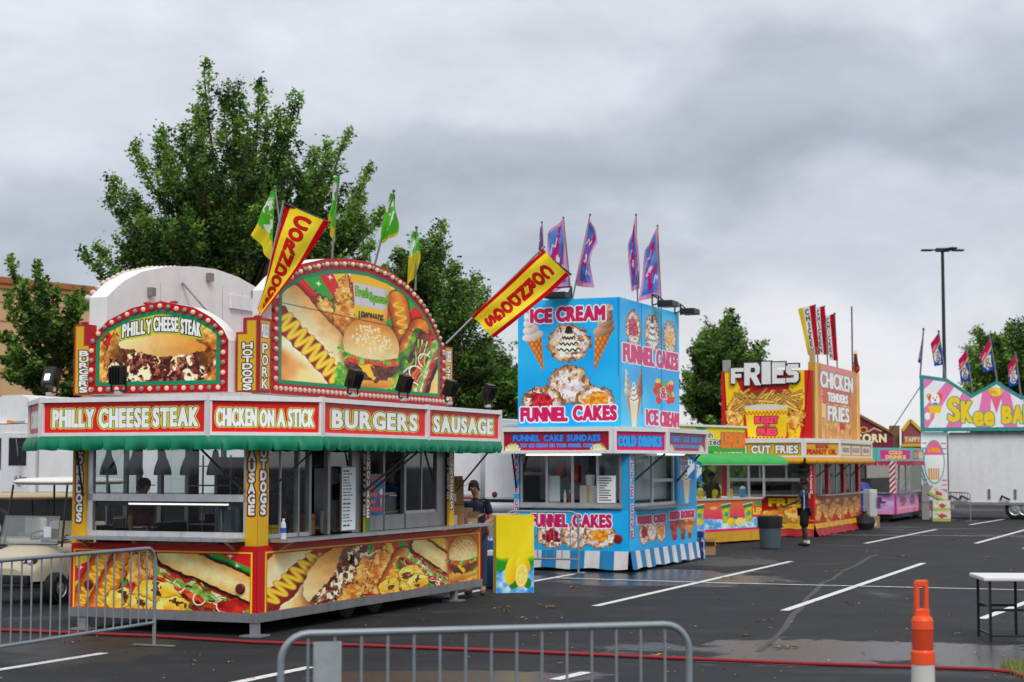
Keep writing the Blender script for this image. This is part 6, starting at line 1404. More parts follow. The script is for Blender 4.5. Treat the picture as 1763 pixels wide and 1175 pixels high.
        if ch == 'R': MB().box((-.146, y-w*.40, z+h*.58), (-.1405, y-w*.66, z+h*.78), hx('1c1c1e')).build('letter_hole', M_PAINT, lt)
    b2_ = MB().box((.19, -.02, z0), (6.7, .16, 4.86), hx('c8922a')).build('side_sign', M_PAINT, t)
    c = Cv(82, 140, 300, 420); c.C = c.tex(hx('c48c48'), hx('eecf90'), 7, 3, 2.4, 90); c.fill(c.rect(12, 30, 64, 72)+c.wob(3, 8, 4), hx('c8524a')); c.fill(c.rect(12, 0, 68, 34), hx('d8867c'))
    for i in range(9): x = 14+i*6.5; c.fill(c.line([(x, 100+(i % 3)*6), (x+(i % 2)*4-2, 140)])-2.6, c.tex(hx('b87a34'), hx('e0b468'), 10, i)); c.fill(c.line([(x+3, 112), (x+3, 140)])-.5, hx('8a4a1c'))
    c.fill(c.rect(42, 92, 52, 118), hx('b01c20')); c.fill(c.rect(1, 0, 4, 140), hx('e0b42a')); c.fill(c.rect(78, 0, 82, 140), hx('e0a81c')); c.fill(c.rect(64, 20, 76, 140), c.tex(hx('b06a24'), hx('d89a48'), 8, 6, 2, 80)); c.fill(c.rect(5, 0, 11, 140), c.tex(hx('a8682c'), hx('cf9a52'), 8, 8, 2, 80))
    for s_, x0, y0, x1, y1 in (('CHICKEN', 10, 12, 68, 42), ('TENDERS', 22, 50, 58, 66), ('FRIES', 22, 74, 60, 102)): c.text(s_, x0, y0, x1, y1, [(1.8, hx('8a6a60')), (0, hx('efece8'))], bold=1.0, gap=.16)
    panel('sign_picture', b2_, c, rightpos(.19, 6.7, z0, 4.86, -.026))
    for x in (.19, 6.45): MB().box((x, .0, 4.86), (x+.25, .12, 5.2), hx('b89a72')).build('corner_cap', M_PAINT, t)
    MB().box((-.05, W_-.25, 4.62), (.1, W_-.05, 4.95), hx('9a9894')).build('corner_cap', M_PAINT, t)
    MB().tube([(6.0, .05, 4.86), (6.0, .05, 6.9)], .025, hx('6a6c70'), 6).build('aerial', M_METAL, t)
    MB().ball((6.15, -.05, 4.98), (.10, .10, .15), hx('b8301c'), 10, 7).tube([(6.1, -.05, 5.05), (6.0, -.05, 5.25), (5.97, -.05, 5.42)], [.07, .06, .05], hx('7a2430'), 8).tube([(5.97, -.05, 5.40), (5.99, -.05, 5.52)], [.07, .02], hx('d8c22a'), 8).tube([(5.99, -.05, 5.48), (6.2, -.05, 5.47)], [.04, .015], hx('d8c22a'), 8).build('ornament', M_PLASTIC, t)
build_fries()
# =============== pink cold drinks stand ===============
K1 = Fr(G(1541, 900), AG)
def build_pink():
    t = thing('food_stand', 'small pink cold drinks stand with striped corner post and teal sign', 'food stand', K1.o, AG, 'carnival food stands')
    L_ = K1.Y(1597, 860)[0]; W_ = 2.4; TE = hx('5fb3ae')
    MB().box((0, 0, .28), (L_, W_, 1.0), hx('c98ab0')).build('lower_body', M_PAINT, t); MB().box((.1, .1, .12), (L_-.1, W_-.1, .28), DK).build('chassis_rail', M_PAINT, t)
    for x in (.3, L_-.5):
        for y in (.3, W_-.5): MB().box((x, y, 0), (x+.2, y+.2, .12), hx('6b5a48')).build('support_block', M_MATTE, t)
    c = Cv(52, 36, 150, 100, hx('b58ac0')); c.C = c.tex(hx('a878b4'), hx('d8b4d8'), 8, 3); c.text('FUNNEL', 10, 8, 44, 16, [(1, hx('6a3a7a'))], bold=.6); c.text('CAKES', 12, 18, 40, 25, [(1, hx('6a3a7a'))], bold=.6); c.fill(-(c.Y-30), hx('e08ab0')); panel('printed_front', t, c, leftpos(W_, 0, .28, 1.0))
    c = Cv(54, 38, 190, 110, hx('e0a0c0')); f = np.clip(c.Y/38, 0, 1)[..., None]; c.C = np.asarray(hx('c8a8d0'))*(1-f)+np.asarray(hx('e88ab4'))*f
    for x in (12, 27, 42): c.fill(c.ell(x, 15, 5, 9)+c.wob(2, 4, x), c.tex(hx('7a3a6a'), hx('b8709a'), 4, x))
    c.fill(c.rect(4, 27, 50, 29), hx('f0d0a0')); panel('printed_side', t, c, rightpos(0, L_, .28, 1.0))
    MB().box((-.12, .1, 1.0), (0, W_, 1.04), AL).box((.2, -.15, 1.002), (L_, 0, 1.042), AL).build('counter_shelf', M_METAL, t)
    c = Cv(10, 60, 24, 180); c.C = np.where((np.floor((c.Y+c.X*1.1)/5).astype(int) % 2 == 0)[..., None], np.asarray(hx('a3243c')), np.asarray(hx('e6dede')))
    p = MB().box((-.04, -.04, 1.0), (.30, .16, 2.12), hx('c84a5a')).build('striped_post', M_PAINT, t); panel('stripes', p, c, rightpos(-.04, .30, 1.0, 2.12, -.045)); panel('stripes', p, c, leftpos(.16, -.04, 1.0, 2.12, -.045)); MB().box((-.04, -.04, .28), (.2, -.004, .999), hx('c0209a')).build('lower_post', M_PAINT, t)
    for a in ((L_-.2, 0), (L_-.2, W_-.1), (0, W_-.1)): MB().box((*a, 1.0), (a[0]+.15, a[1]+.1, 2.12), hx('6a6c6e')).build('post', M_METAL, t)
    MB().box((1.2, .03, 1.043), (1.4, .07, 2.12), AL).box((2.6, .03, 1.043), (2.8, .07, 2.12), AL).build('mullion', M_METAL, t)
    pane('window', t, [(.3, .05, 1.043), (L_-.2, .05, 1.043), (L_-.2, .05, 2.12), (.3, .05, 2.12)])
    MB().box((1.0, 1.0, .29), (L_-.3, 1.5, 1.5), hx('6a6c6c')).build('cook_line', M_METAL, t); MB().box((.5, W_-.06, 1.0), (L_-.3, W_-.004, 2.12), hx('8f9294')).build('back_wall', M_PAINT, t)
    e = -.45; P = [(e, W_), (e, .5), (1.1, e), (3.6, e), (L_+.3, .2), (L_+.3, W_)]
    MB().prism([(e+.03, W_-.01), (e+.03, .52), (1.1, e+.03), (3.58, e+.03), (L_+.27, .21), (L_+.27, W_-.01)], (0, 0, 2.13), (1, 0, 0), (0, 1, 0), (0, 0, 1), .44, TE).build('roof', M_PAINT, t)
    for i, tx in enumerate(('', 'COLD DRINKS', 'x', '', '')):
        a = Vector((*P[i], 0)); b_ = Vector((*P[i+1], 0)); d = (b_-a).normalized(); n = Vector((d.y, -d.x, 0)); Ln = (b_-a).length
        c = Cv(60, 22, 150, 56, TE)
        if tx: c.fill(c.rect(5, 4, 56, 19), hx('d0308a'))
        if i == 1: c.text('COLD', 20, 5, 42, 10.5, [(0, hx('e8d070'))], bold=.6); c.text('DRINKS', 14, 12.5, 48, 18, [(0, hx('e8d070'))], bold=.6)
        if i == 2: c.fill(c.rect(3, 4, 57, 19), hx('8a3a3a')); c.fill(c.rect(33, 4, 55, 19), hx('c89a7a')); c.fill(c.rect(29, 0, 31, 22), TE); c.text('CORN', 6, 7, 26, 16, [(0, hx('c8b070'))], bold=.5); c.text('DOGS', 34, 7, 54, 16, [(0, hx('e8e0d0'))], bold=.5)
        panel('sign_face', t, c, quadpos(*[tuple((q+n*.005)[:2])+(z,) for q, z in ((a, 2.12), (b_, 2.12), (b_, 2.58), (a, 2.58))]))
        if i < 3:
            c = Cv(10, 1, 60, 4, hx('a8243c')); panel('red_valance', t, c, lambda u, v, a=a, d=d, n=n, Ln=Ln: (a.x+d.x*u*Ln+n.x*(.02+.03*v), a.y+d.y*u*Ln+n.y*(.02+.03*v), 2.12-.15*v+.02*np.sin(u*50)*v), M_VINYL)
build_pink()
# =============== popcorn stand behind ===============
def build_pop():
    d = 71; o = D(1500, 800, d); t = thing('food_stand', 'maroon gabled popcorn stand mostly hidden behind the pink stand', 'food stand', (o.x, o.y, 0), 0, 'carnival food stands')
    def q(px, py, dy=0): p = D(px, py, d+dy); return (p.x-o.x, p.z)
    def pris(n_, pts, y, dp, col, m=M_PAINT): return MB().prism([q(*p) for p in pts], (0, y, 0), (1, 0, 0), (0, 0, 1), (0, 1, 0), dp, col).build(n_, m, t)
    MR = hx('6e2a3c')
    xa, xb = q(1440, 800)[0], q(1590, 800)[0]
    MB().box((xa, .2, .3), (xb, 2.6, 2.3), hx('a3a19c')).build('body', M_PAINT, t)
    for x in (xa+.2, xb-.4): MB().box((x, 1.0, 0), (x+.25, 1.3, .30), DK).build('support_block', M_PAINT, t)
    g = pris('gable_sign', [(1420, 775), (1536, 775), (1536, 748), (1478, 716), (1420, 748)], -.1, .3, MR)
    MB().bar((q(1478, 715)[0], -.12, q(1478, 715)[1]), (q(1537, 747)[0], -.12, q(1537, 747)[1]), .12, .10, hx('8a5a2a')).build('trim', M_PAINT, g)
    c = Cv(116, 60, 300, 150, MR); c.text('POPCORN', 14, 32, 104, 46, [(1.2, hx('3a1420')), (.2, hx('e6dcb0'))], bold=.8, gap=.16); c.fill(np.abs(c.ell(66, 25, 6, 5))-1, hx('c89a4a')); c.fill(c.line([(74, 28), (84, 22), (96, 27)])-1.2, hx('c8b48a'))
    x0, z0 = q(1420, 775); x1, z1 = q(1536, 716); panel('lettering', g, c, lambda u, v: (x0+(x1-x0)*u, -.105, np.minimum(z1-(z1-z0)*v, q(1478, 717)[1]-np.maximum(0, np.abs(u-.5)*2*(q(1478, 716)[1]-q(1536, 749)[1])))))
    pris('chimney_post', [(1536, 775), (1550, 775), (1550, 733), (1536, 733)], .1, .5, hx('7a5a42'))
    g2 = pris('small_gable', [(1552, 772), (1584, 772), (1584, 745), (1564, 726), (1552, 740)], -.3, .3, hx('96484a'))
    for a, b_ in (((1550, 742), (1564, 724)), ((1564, 724), (1587, 746)), ((1549, 767), (1587, 767))): MB().bar((q(*a)[0], -.33, q(*a)[1]), (q(*b_)[0], -.33, q(*b_)[1]), .1, .12, hx('d8ae2a')).build('trim', M_PAINT, g2)
    c = Cv(30, 12, 60, 26, hx('a86a60')); c.text('TAFFY', 2, 2, 28, 10, [(0, hx('e0d4a0'))], bold=.5); x0, z0 = q(1553, 763); x1, z1 = q(1583, 751); panel('lettering', g2, c, quadpos((x0, -.305, z0), (x1, -.305, z0), (x1, -.305, z1), (x0, -.305, z1)))
build_pop()
# =============== skee ball game trailer ===============
S1 = Fr(G(1588, 893), AG)
def build_skee():
    t = thing('game_trailer', 'long white game trailer with pink and teal zigzag sign', 'game trailer', S1.o, AG)
    TE = hx('2f8f8c'); YV = lambda px, py: S1.X(px, py, 0)
    y1 = -7.5
    MB().box((.05, y1, .62), (2.4, S1.X(1634, 850)[0], 3.15), hx('e2e3e4')).build('body', M_PAINT, t)
    MB().box((.0, y1, .52), (2.4, S1.X(1632, 850)[0], .62), hx('a9abad')).build('chassis_rail', M_METAL, t)
    for px in (1703, 1748): y = S1.X(px, 850)[0]; MB().box((.0, y-.04, .75), (.045, y+.04, 1.1), hx('8a8c8e')).build('tie_bar', M_METAL, t)
    MB().box((.0, y1, 3.10), (.045, S1.X(1634, 750)[0], 3.18), hx('8f9193')).build('door_rail', M_METAL, t)
    wp = MB().box((0, S1.X(1631.5, 850)[0], .05), (.4, 0, 3.2), hx('e2e3e4')).build('end_panel', M_PAINT, t)
    w = -S1.X(1631.5, 850)[0]; c = Cv(42, 148, 150, 420, hx('e2e3e6'))
    for y in (18, 27, 36, 82, 90, 98): c.fill(np.minimum(c.rect(2, y, 9, y+2.2), c.rect(33, y+1, 41, y+3.2)), TE if y % 2 else hx('d85a90'))
    c.fill(c.ell(21, 52, 17, 38), TE); c.fill(c.ell(21, 52, 15.6, 36), hx('eceff2')); c.fill(np.maximum(c.ell(21, 52, 15.6, 36), c.Y-40), hx('e0709a')); c.fill(np.maximum(c.ell(21, 52, 15.6, 36), np.maximum(24-c.Y, c.Y-38))+3, c.tex(hx('d0802a'), hx('e8b04a'), 5, 3))
    for i in range(5): c.fill(c.line([(12+i*4, 64), (13+i*3.6, 82)])-1.3, hx('d8a050'))
    c.fill(np.abs(c.line([(0, 62), (6, 84), (16, 102), (40, 103)]))-1.2, TE); c.fill(np.abs(c.line([(0, 74), (5, 92), (12, 108)]))-.8, TE); c.fill(c.rect(4, 112, 40, 148), hx('c9cde2')); c.fill(c.rect(24, 116, 38, 122), hx('d88ac8'))
    panel('oval_picture', wp, c, leftpos(0, -w, .05, 3.2))
    # sign
    prof = [(1587, 646), (1630, 652), (1673, 680), (1716, 656), (1759, 683), (1803, 660), (1848, 690), (1890, 664)]
    pl = [YV(*p) for p in prof]; zb = 3.30; poly = [(-pl[0][0], zb), (-pl[-1][0], zb)]+[(-a, b_) for a, b_ in pl[::-1]]
    sg = MB().prism(poly, (-.10, 0, 0), (0, -1, 0), (0, 0, 1), (1, 0, 0), .25, TE).build('zigzag_sign', M_PAINT, t)
    ux = np.array([-a for a, b_ in pl]); uz = np.array([b_ for a, b_ in pl]); x0, x1 = ux[0]+.08, ux[-1]-.05
    W_ = (x1-x0)*48; H_ = (5.35-zb)*48; c = Cv(W_, H_, 620, 200)
    k = 48; PX = lambda px: (-YV(px, 700)[0]-x0)*k; PY = lambda px, py: (5.35-YV(px, py)[1])*k
    a = np.floor((c.X+(c.Y-60)*.0+.18*(H_-c.Y)*np.sign(c.X-W_*.3)*0)/21+.6+(c.Y-H_)*0.004).astype(int) % 2; cx0, cy0 = PX(1716), -60
    ang = np.arctan2(c.X-PX(1716), c.Y+90); a = np.floor(ang/.125+.5).astype(int) % 2
    c.C = np.where(a[..., None] == 0, np.asarray(hx('e6e4e6')), np.asarray(hx('dc7fae')))
    rs = random.Random(3)
    for i in range(34): x, y = rs.uniform(4, W_), rs.uniform(8, 46); e_ = c.ell(x, y, 2.4, 3.2, 20); c.fill(np.abs(e_)-.9, hx('b8904a'))
    T_ = [(1.5, hx('2a8a8a')), (0, hx('e8c22a'))]
    for ch, px, py, w_, h_ in (('S', 1634, 685, 18, 44), ('K', 1657, 692, 17, 38), ('e', 1678, 700, 14, 26), ('e', 1696, 700, 14, 26), ('B', 1727, 701, 14, 30), ('A', 1745, 701, 15, 30), ('L', 1764, 699, 13, 32), ('L', 1782, 698, 13, 34)):
        x = PX(px); y = PY(px, py); c.text(ch, x, y, x+w_, y+h_*(1 if ch != 'e' else 1.36), T_, bold=2.2)
    # small generic clown head and ice cream cone pictures
    x, y = PX(1611), PY(1611, 690); c.fill(np.minimum(c.ell(x-8, y-3, 5, 6), c.ell(x+8, y-6, 5, 6)), hx('d8642a')); c.fill(c.ell(x, y, 8, 11), hx('eceef0')); c.fill(c.ell(x, y+8, 5, 3), hx('3aa0a0')); c.fill(c.ell(x, y+1, 2, 2), hx('d03a3a')); c.fill(c.line([(x-3, y-4), (x-3, y-2)])-.7, BLK); c.fill(c.line([(x+3, y-5), (x+3, y-3)])-.7, BLK); c.fill(c.poly([(x-14, y+12), (x+12, y+9), (x+8, y+24), (x-8, y+26)])+c.wob(3, 5, 3), hx('e0bc3a')); c.fill(c.ell(x-14, y+30, 5, 7), hx('e8e8e0')); c.fill(c.ell(x+2, y+30, 4, 6), hx('e8e0c0'))
    x, y = PX(1716), PY(1716, 672); c.fill(c.poly([(x-11, y+8), (x+11, y+8), (x, y+44)]), hx('d8708a')); c.fill(c.ell(x, y+4, 12, 8)+c.wob(3, 5, 5), c.tex(hx('c8a83a'), hx('e8d46a'), 5, 3))
    for i in range(1): c.fill(c.ell(x, y+70, 3, 2), hx('b84a4a'))
    def pos(u, v):
        xx = x0+u*(x1-x0); top = np.interp(xx, ux, uz)-.14; z = 5.35-(5.35-zb-.06)*v; return np.full_like(xx, -.106), -xx, np.minimum(z, top)
    panel('sign_picture', sg, c, pos)
    MB().box((-.16, -pl and y1 if False else -ux[-1], 3.22), (.1, 0, 3.30), TE).build('sign_rail', M_PAINT, t)
    MB().box((-.10, -.06, 3.31), (.12, .0, 5.3), TE).build('sign_edge', M_PAINT, t)
    for px in (1747, 1764):
        y = S1.X(px, 850)[0]; w_ = MB().lathe([(.12, 0), (.3, 0), (.37, .03), (.38, .12), (.37, .22), (.12, .24)], hx('161617'), 22, (.08, y, .38), 'x').build('wheel', M_RUBBER, t); MB().lathe([(0, -.02), (.08, -.03), (.2, .0), (.23, -.02)], hx('b5b7b9'), 18, (.08, y, .38), 'x').build('rim', M_METAL, w_)
    for px in (1640, 1658, 1728): y = S1.X(px, 850)[0]; MB().tube([(.0, y+.12, .72), (-.12, y+.05, .85), (-.1, y-.08, .78), (.0, y-.2, .72)], .04, DK, 6).build('hitch_hose', M_RUBBER, t)
build_skee()
# =============== trucks behind the stands ===============
def build_trucks():
    T = Fr((D(827, 860, 36.2).x, 36.2), -22.1)          # local -x runs left along the trailers, local -y faces the camera
    t = thing('box_truck', 'white box truck with roof deflector parked behind the nearest food stand', 'truck', T.o, T.a)
    W1, KB = hx('e4e5e7'), hx('141517')
    xl = T.Y(66, 800)[0]
    MB().box((xl, 0, 1.28), (0, 2.5, 2.98), W1, .03).build('cargo_box', M_PAINT, t)
    MB().box((xl+.02, -.012, 1.24), (-.02, .06, 1.38), hx('c6c8ca')).build('lower_rail', M_METAL, t)
    for px in (88, 122, 200, 400, 600, 780): x = T.Y(px, 850)[0]; MB().box((x, -.018, 1.28), (x+.42, -.013, 1.335), hx('a8323a')).build('reflector', M_PLASTIC, t)
    for x in np.arange(xl+1.2, -.5, 1.2): MB().box((x, -.006, 1.40), (x+.015, -.0005, 2.96), hx('c3c5c8')).build('panel_seam', M_PAINT, t)
    MB().box((xl-1.8, .12, .55), (-.3, 2.3, 1.235), KB).build('chassis', M_PAINT, t); MB().box((xl+1.0, .02, .35), (xl+6, .08, .8), hx('1b1c1f')).build('side_skirt', M_PAINT, t)
    for x in (xl-1.2, -1.6, -2.7):
        for y in (.05, 2.15): w = MB().lathe([(.15, 0), (.42, 0), (.5, .04), (.5, .24), (.42, .28), (.15, .28)], KB, 22, (x, y, .5), 'y').build('wheel', M_RUBBER, t); MB().lathe([(0, .03), (.1, .0), (.25, .04), (.28, .0)], hx('b8babc'), 16, (x, y-.01, .5), 'y').build('rim', M_METAL, w)
    # cab: profile in (x, z), facing left
    def X(px): return T.Y(px, 780)[0]
    xr = xl-.12; xd = X(2); 
    prof = [(xr, 1.30), (xr, 2.85), (xr-.1, 2.95), (xd-.55, 2.92), (xd-.75, 2.75), (xd-1.15, 2.0), (xd-1.9, 1.85), (xd-2.05, 1.6), (xd-2.05, .7), (xd-.6, .7), (xd-.5, 1.30)]
    cb = MB().prism(prof, (0, .05, 0), (1, 0, 0), (0, 0, 1), (0, 1, 0), 2.3, W1).build('cab', M_PAINT, t)
    MB().prism([(X(43), 2.96), (X(41), 3.42), (X(37), 3.56), (X(26), 3.63), (X(-6), 3.62), (X(-34), 3.35), (X(-62), 2.96)], (0, .2, 0), (1, 0, 0), (0, 0, 1), (0, 1, 0), 2.0, W1).build('roof_deflector', M_PAINT, cb)
    wz0, wz1 = 1.98, 2.62; xa, xb = X(14), X(44)
    dr = MB().box((X(2), .03, 1.36), (X(48), .049, 2.74), hx('dcdde0'), .008).build('door', M_PAINT, cb)
    MB().box((xa, .018, wz0), (xb, .031, wz1), hx('0f1417')).build('window', M_PLASTIC, dr); MB().bar((X(27), .014, wz1-.02), (X(33), .014, wz0+.02), .03, .012, hx('b8babd')).build('window_divider', M_METAL, dr)
    MB().box((X(-14), .03, wz0-.1), (X(-0.5), .049, wz1), hx('14181b')).build('windscreen_side', M_PLASTIC, cb)
    MB().box((X(38), .0, 1.62), (X(45), .029, 1.70), KB).build('handle', M_METAL, dr)
    c = Cv(40, 16, 110, 46, hx('dcdde0')); c.text('Hadley', 2, 2, 30, 10, [(0, hx('2a2c30'))], bold=.5, gap=.12); c.text('Foods', 10, 11.5, 20, 14.5, [(0, hx('5a5c60'))], bold=.15); c.fill(c.rect(32, 5, 39, 8), hx('3a3c40'))
    x0, x1 = X(26), X(62); z0, z1 = 1.45, 1.75
    panel('door_lettering', dr, c, quadpos((X(24), .026, 1.45), (X(47), .026, 1.45), (X(47), .026, 1.78), (X(24), .026, 1.78)))
    MB().box((X(47), -.35, 2.02), (X(53), -.27, 2.4), KB, .02).bar((X(46), -.3, 2.5), (X(46), .05, 2.5), .03, .03, KB).build('mirror', M_PAINT, cb)
    MB().box((X(5), .12, 2.955), (X(13), .2, 3.03), hx('e08a2a')).build('marker_lamp', M_PLASTIC, cb); MB().tube([(X(14), .15, 3.0), (X(34), .15, 3.0)], .03, hx('c8cacc'), 6).build('air_horn', M_METAL, cb)
    MB().lathe([(0, 0), (.34, 0), (.34, 1.5), (0, 1.5)], hx('2a2b2e'), 18, (X(2), .45, .75), 'x').build('fuel_tank', M_METAL, t)
    # second, lower trailer further right
    U = Fr((D(834, 860, 35.0).x, 35.0), -22.1)
    t = thing('cargo_trailer', 'low white cargo trailer standing between the corn dog and funnel cake stands', 'trailer', U.o, U.a)
    MB().box((0, 0, 1.30), (3.2, 2.3, 2.82), hx('e6e7ea'), .05).build('cargo_box', M_PAINT, t); MB().box((.1, .1, .8), (3.1, 2.2, 1.30), KB).build('chassis', M_PAINT, t)
    MB().lathe([(0, -.02), (.05, -.015), (.06, 0)], hx('6a2a22'), 14, (.22, -.002, 1.40), 'y').build('marker_lamp', M_PLASTIC, t)
    for x in (.8, 2.0, 2.9):
        MB().box((x, -.005, 1.36), (x+.015, -.001, 2.78), hx('bfc1c4')).build('panel_seam', M_PAINT, t)
    for x in (.7, 1.6):
        w = MB().lathe([(.12, 0), (.32, 0), (.4, .03), (.4, .2), (.12, .22)], KB, 20, (x, .02, .4), 'y').build('wheel', M_RUBBER, t); MB().lathe([(0, .02), (.2, .02), (.24, 0)], hx('b0b2b4'), 14, (x, .0, .4), 'y').build('rim', M_METAL, w)
    MB().tube([(.05, -.12, 1.12), (.1, -.16, 1.14), (3.0, -.16, 1.14), (3.1, -.12, 1.12)], .11, hx('d6d7d9'), 10).build('side_bumper', M_PAINT, t)
build_trucks()
# =============== golf carts ===============
def golf_cart(label, loc, rz, bodyc, roofc, zr, roof_len=1.72):
    """front faces local -y"""
    t = thing('golf_cart', label, 'golf cart', loc, rz, 'golf carts by the trucks'); K = hx('151618')
    # body shell: cross-sections along y
    secs = [(-1.16, .30, .52, .30), (-1.12, .46, .56, .34), (-.98, .55, .70, .34), (-.72, .58, .80, .32), (-.45, .56, .86, .30), (-.40, .55, .60, .30)]
    n = 14; vs = []
    for (y, w, zt, zb) in secs:
        for j in range(n):
            a = math.pi*j/(n-1); vs.append((w*math.copysign(abs(math.cos(a))**.5, math.cos(a)), y, zb+(zt-zb)*abs(math.sin(a))**.55))
    mb = MB(); mb.raw(vs, [(i*n+j, (i+1)*n+j, (i+1)*n+j+1, i*n+j+1) for i in range(len(secs)-1) for j in range(n-1)], bodyc, True); mb.raw(vs[:n], [tuple(range(n))], bodyc)
    mb.build('front_cowl', M_PAINT, t)
    MB().box((-.42, -1.2, .30), (.42, -1.08, .43), K, .03).build('bumper', M_RUBBER, t)
    MB().box((-.60, -.42, .26), (.60, .75, .34), K).build('floor_pan', M_RUBBER, t); MB().box((-.56, .1, .34), (.56, .70, .68), bodyc, .03).build('seat_base', M_PAINT, t)
    MB().box((-.52, .08, .68), (.52, .62, .80), hx('c9bda2'), .04).build('seat', M_MATTE, t); MB().box((-.50, .60, .82), (.50, .72, 1.14), hx('cfc6b2'), .05).build('backrest', M_MATTE, t)
    MB().box((-.56, .76, .45), (.56, 1.25, .78), bodyc, .06).build('rear_body', M_PAINT, t)
    for x in (-1, 1):
        h = MB().prism([(0, 0), (.22, .06), (.26, .17), (.10, .13)], (x*.22, -1.10, .54), (x, .18*1, 0), (0, .1, 1), (0, 1, 0), .03, hx('1a1c1f')).build('headlight', M_PLASTIC, t); MB().ball((x*.37, -1.075, .615), (.05, .03, .04), hx('c8ccd0'), 10, 6).build('lens', M_PLASTIC, h)
        for y in (-.78, .85):
            w = MB().lathe([(.10, 0), (.19, .0), (.225, .03), (.23, .15), (.19, .19), (.10, .19)], K, 22, (x*.56-(.095 if x < 0 else .06), y, .23), 'x').build('wheel', M_RUBBER, t)
            MB().lathe([(0, .0), (.04, .012), (.06, -.01), (.11, -.012), (.125, .01)], hx('b9bbbd'), 18, (x*.56+(.135 if x > 0 else -.10), y, .23), 'x').build('rim', M_METAL, w)
        MB().tube([(x*.50, -.50, .80), (x*.47, -.34, zr-.03)], .016, K, 8).build('roof_post', M_PAINT, t); MB().tube([(x*.52, .78, .75), (x*.49, .72, zr-.03)], .016, K, 8).build('roof_post', M_PAINT, t)
        MB().tube([(x*.53, -.62, .86), (x*.66, -.62, .93)], .012, K, 6).ball((x*.68, -.63, .95), (.05, .03, .045), K).build('side_mirror', M_PLASTIC, t)
    # roof: soft-edged slab
    rp = [(math.copysign(abs(math.cos(a))**.5, math.cos(a))*.60, .42+math.copysign(abs(math.sin(a))**.5, math.sin(a))*roof_len/2) for a in [2*math.pi*i/32 for i in range(32)]]
    mb = MB(); lv = [(.93, -.03), (1, 0), (1, .02), (.93, .055), (.6, .075), (0.01, .085)]; vs = [(x*s, .42+(y-.42)*s, zr+z) for s, z in lv for x, y in rp]
    mb.raw(vs, [(i*32+j, i*32+(j+1) % 32, (i+1)*32+(j+1) % 32, (i+1)*32+j) for i in range(5) for j in range(32)], roofc, True); mb.raw(vs[:32], [tuple(range(32))[::-1]], hx('9a9890')); mb.build('roof', M_PLASTIC, t)
    fw = MB().raw([(-.50, -.60, .84), (.50, -.60, .84), (.47, -.52, 1.24), (-.47, -.52, 1.24)], [(0, 1, 2, 3)], K).build('windscreen', glassmat('cart_screen', (.55, .58, .60), .16, .35), t)
    MB().tube([(-.50, -.60, .84), (-.47, -.52, 1.24), (.47, -.52, 1.24), (.50, -.60, .84), (-.50, -.60, .84)], .010, hx('6a6e72'), 6).build('windscreen_frame', M_PAINT, t)
    MB().tube([(-.25, -.18, .98), (-.1, -.14, 1.02), (-.02, -.16, .98), (-.1, -.22, .90), (-.22, -.24, .90), (-.25, -.18, .98)], .014, K, 6).build('steering_wheel', M_RUBBER, t)
    MB().ball((0, -1.105, .545), (.03, .012, .03), hx('7a7c80'), 10, 6).build('badge', M_METAL, t)
    return t
p = D(92, 1000, 26.1); gc = golf_cart('cream golf cart with white roof and folded windscreen behind the left crowd barrier', (p.x-.02, p.y, 0), -20, hx('b9af97'), hx('dcdad2'), 1.73)
MB().box((.30, -.66, .95), (.42, -.645, 1.10), hx('d5dde2')).build('permit_card', M_CARD, gc)
p = D(-8, 900, 28.6); golf_cart('second golf cart with a tan roof half out of frame at the far left', (p.x, p.y, 0), -60, hx('24262a'), hx('a8946c'), 1.46, 2.0)
# =============== building at the far left ===============
def build_bldg():
    a = D(-260, 800, 92); b_ = D(330, 800, 112); d = Vector((b_.x-a.x, b_.y-a.y, 0)); L_ = d.length; rz = math.degrees(math.atan2(d.y, d.x))
    t = thing('store_building', 'large tan store building with orange cornice behind the left trees', 'building', (a.x, a.y, 0), rz)
    H = 12.4; TN = hx('cba67c'); OR = hx('a8622f')
    MB().box((0, 0, 0), (L_, 14, H), TN).build('wall', M_MATTE, t); MB().box((-.2, -.25, H), (L_+.2, 14.2, H+.35), OR).box((-.1, -.12, H-.28), (L_+.1, 14.1, H-.001), hx('b97a45')).build('cornice', M_PAINT, t)
    for z in (11.3, 10.2, 8.2, 5.0): MB().box((0, -.03, z), (L_, -.001, z+.07), hx('9c7a55')).build('groove', M_MATTE, t)
    MB().box((0, -.06, 7.0), (L_, -.0305, 7.5), hx('c08a58')).build('trim_band', M_MATTE, t)
    for x in np.arange(3, L_-2, 6.0): MB().box((x, -.08, 0), (x+.5, -.0605, 6.9), hx('b8946a')).build('pilaster', M_MATTE, t)
build_bldg()
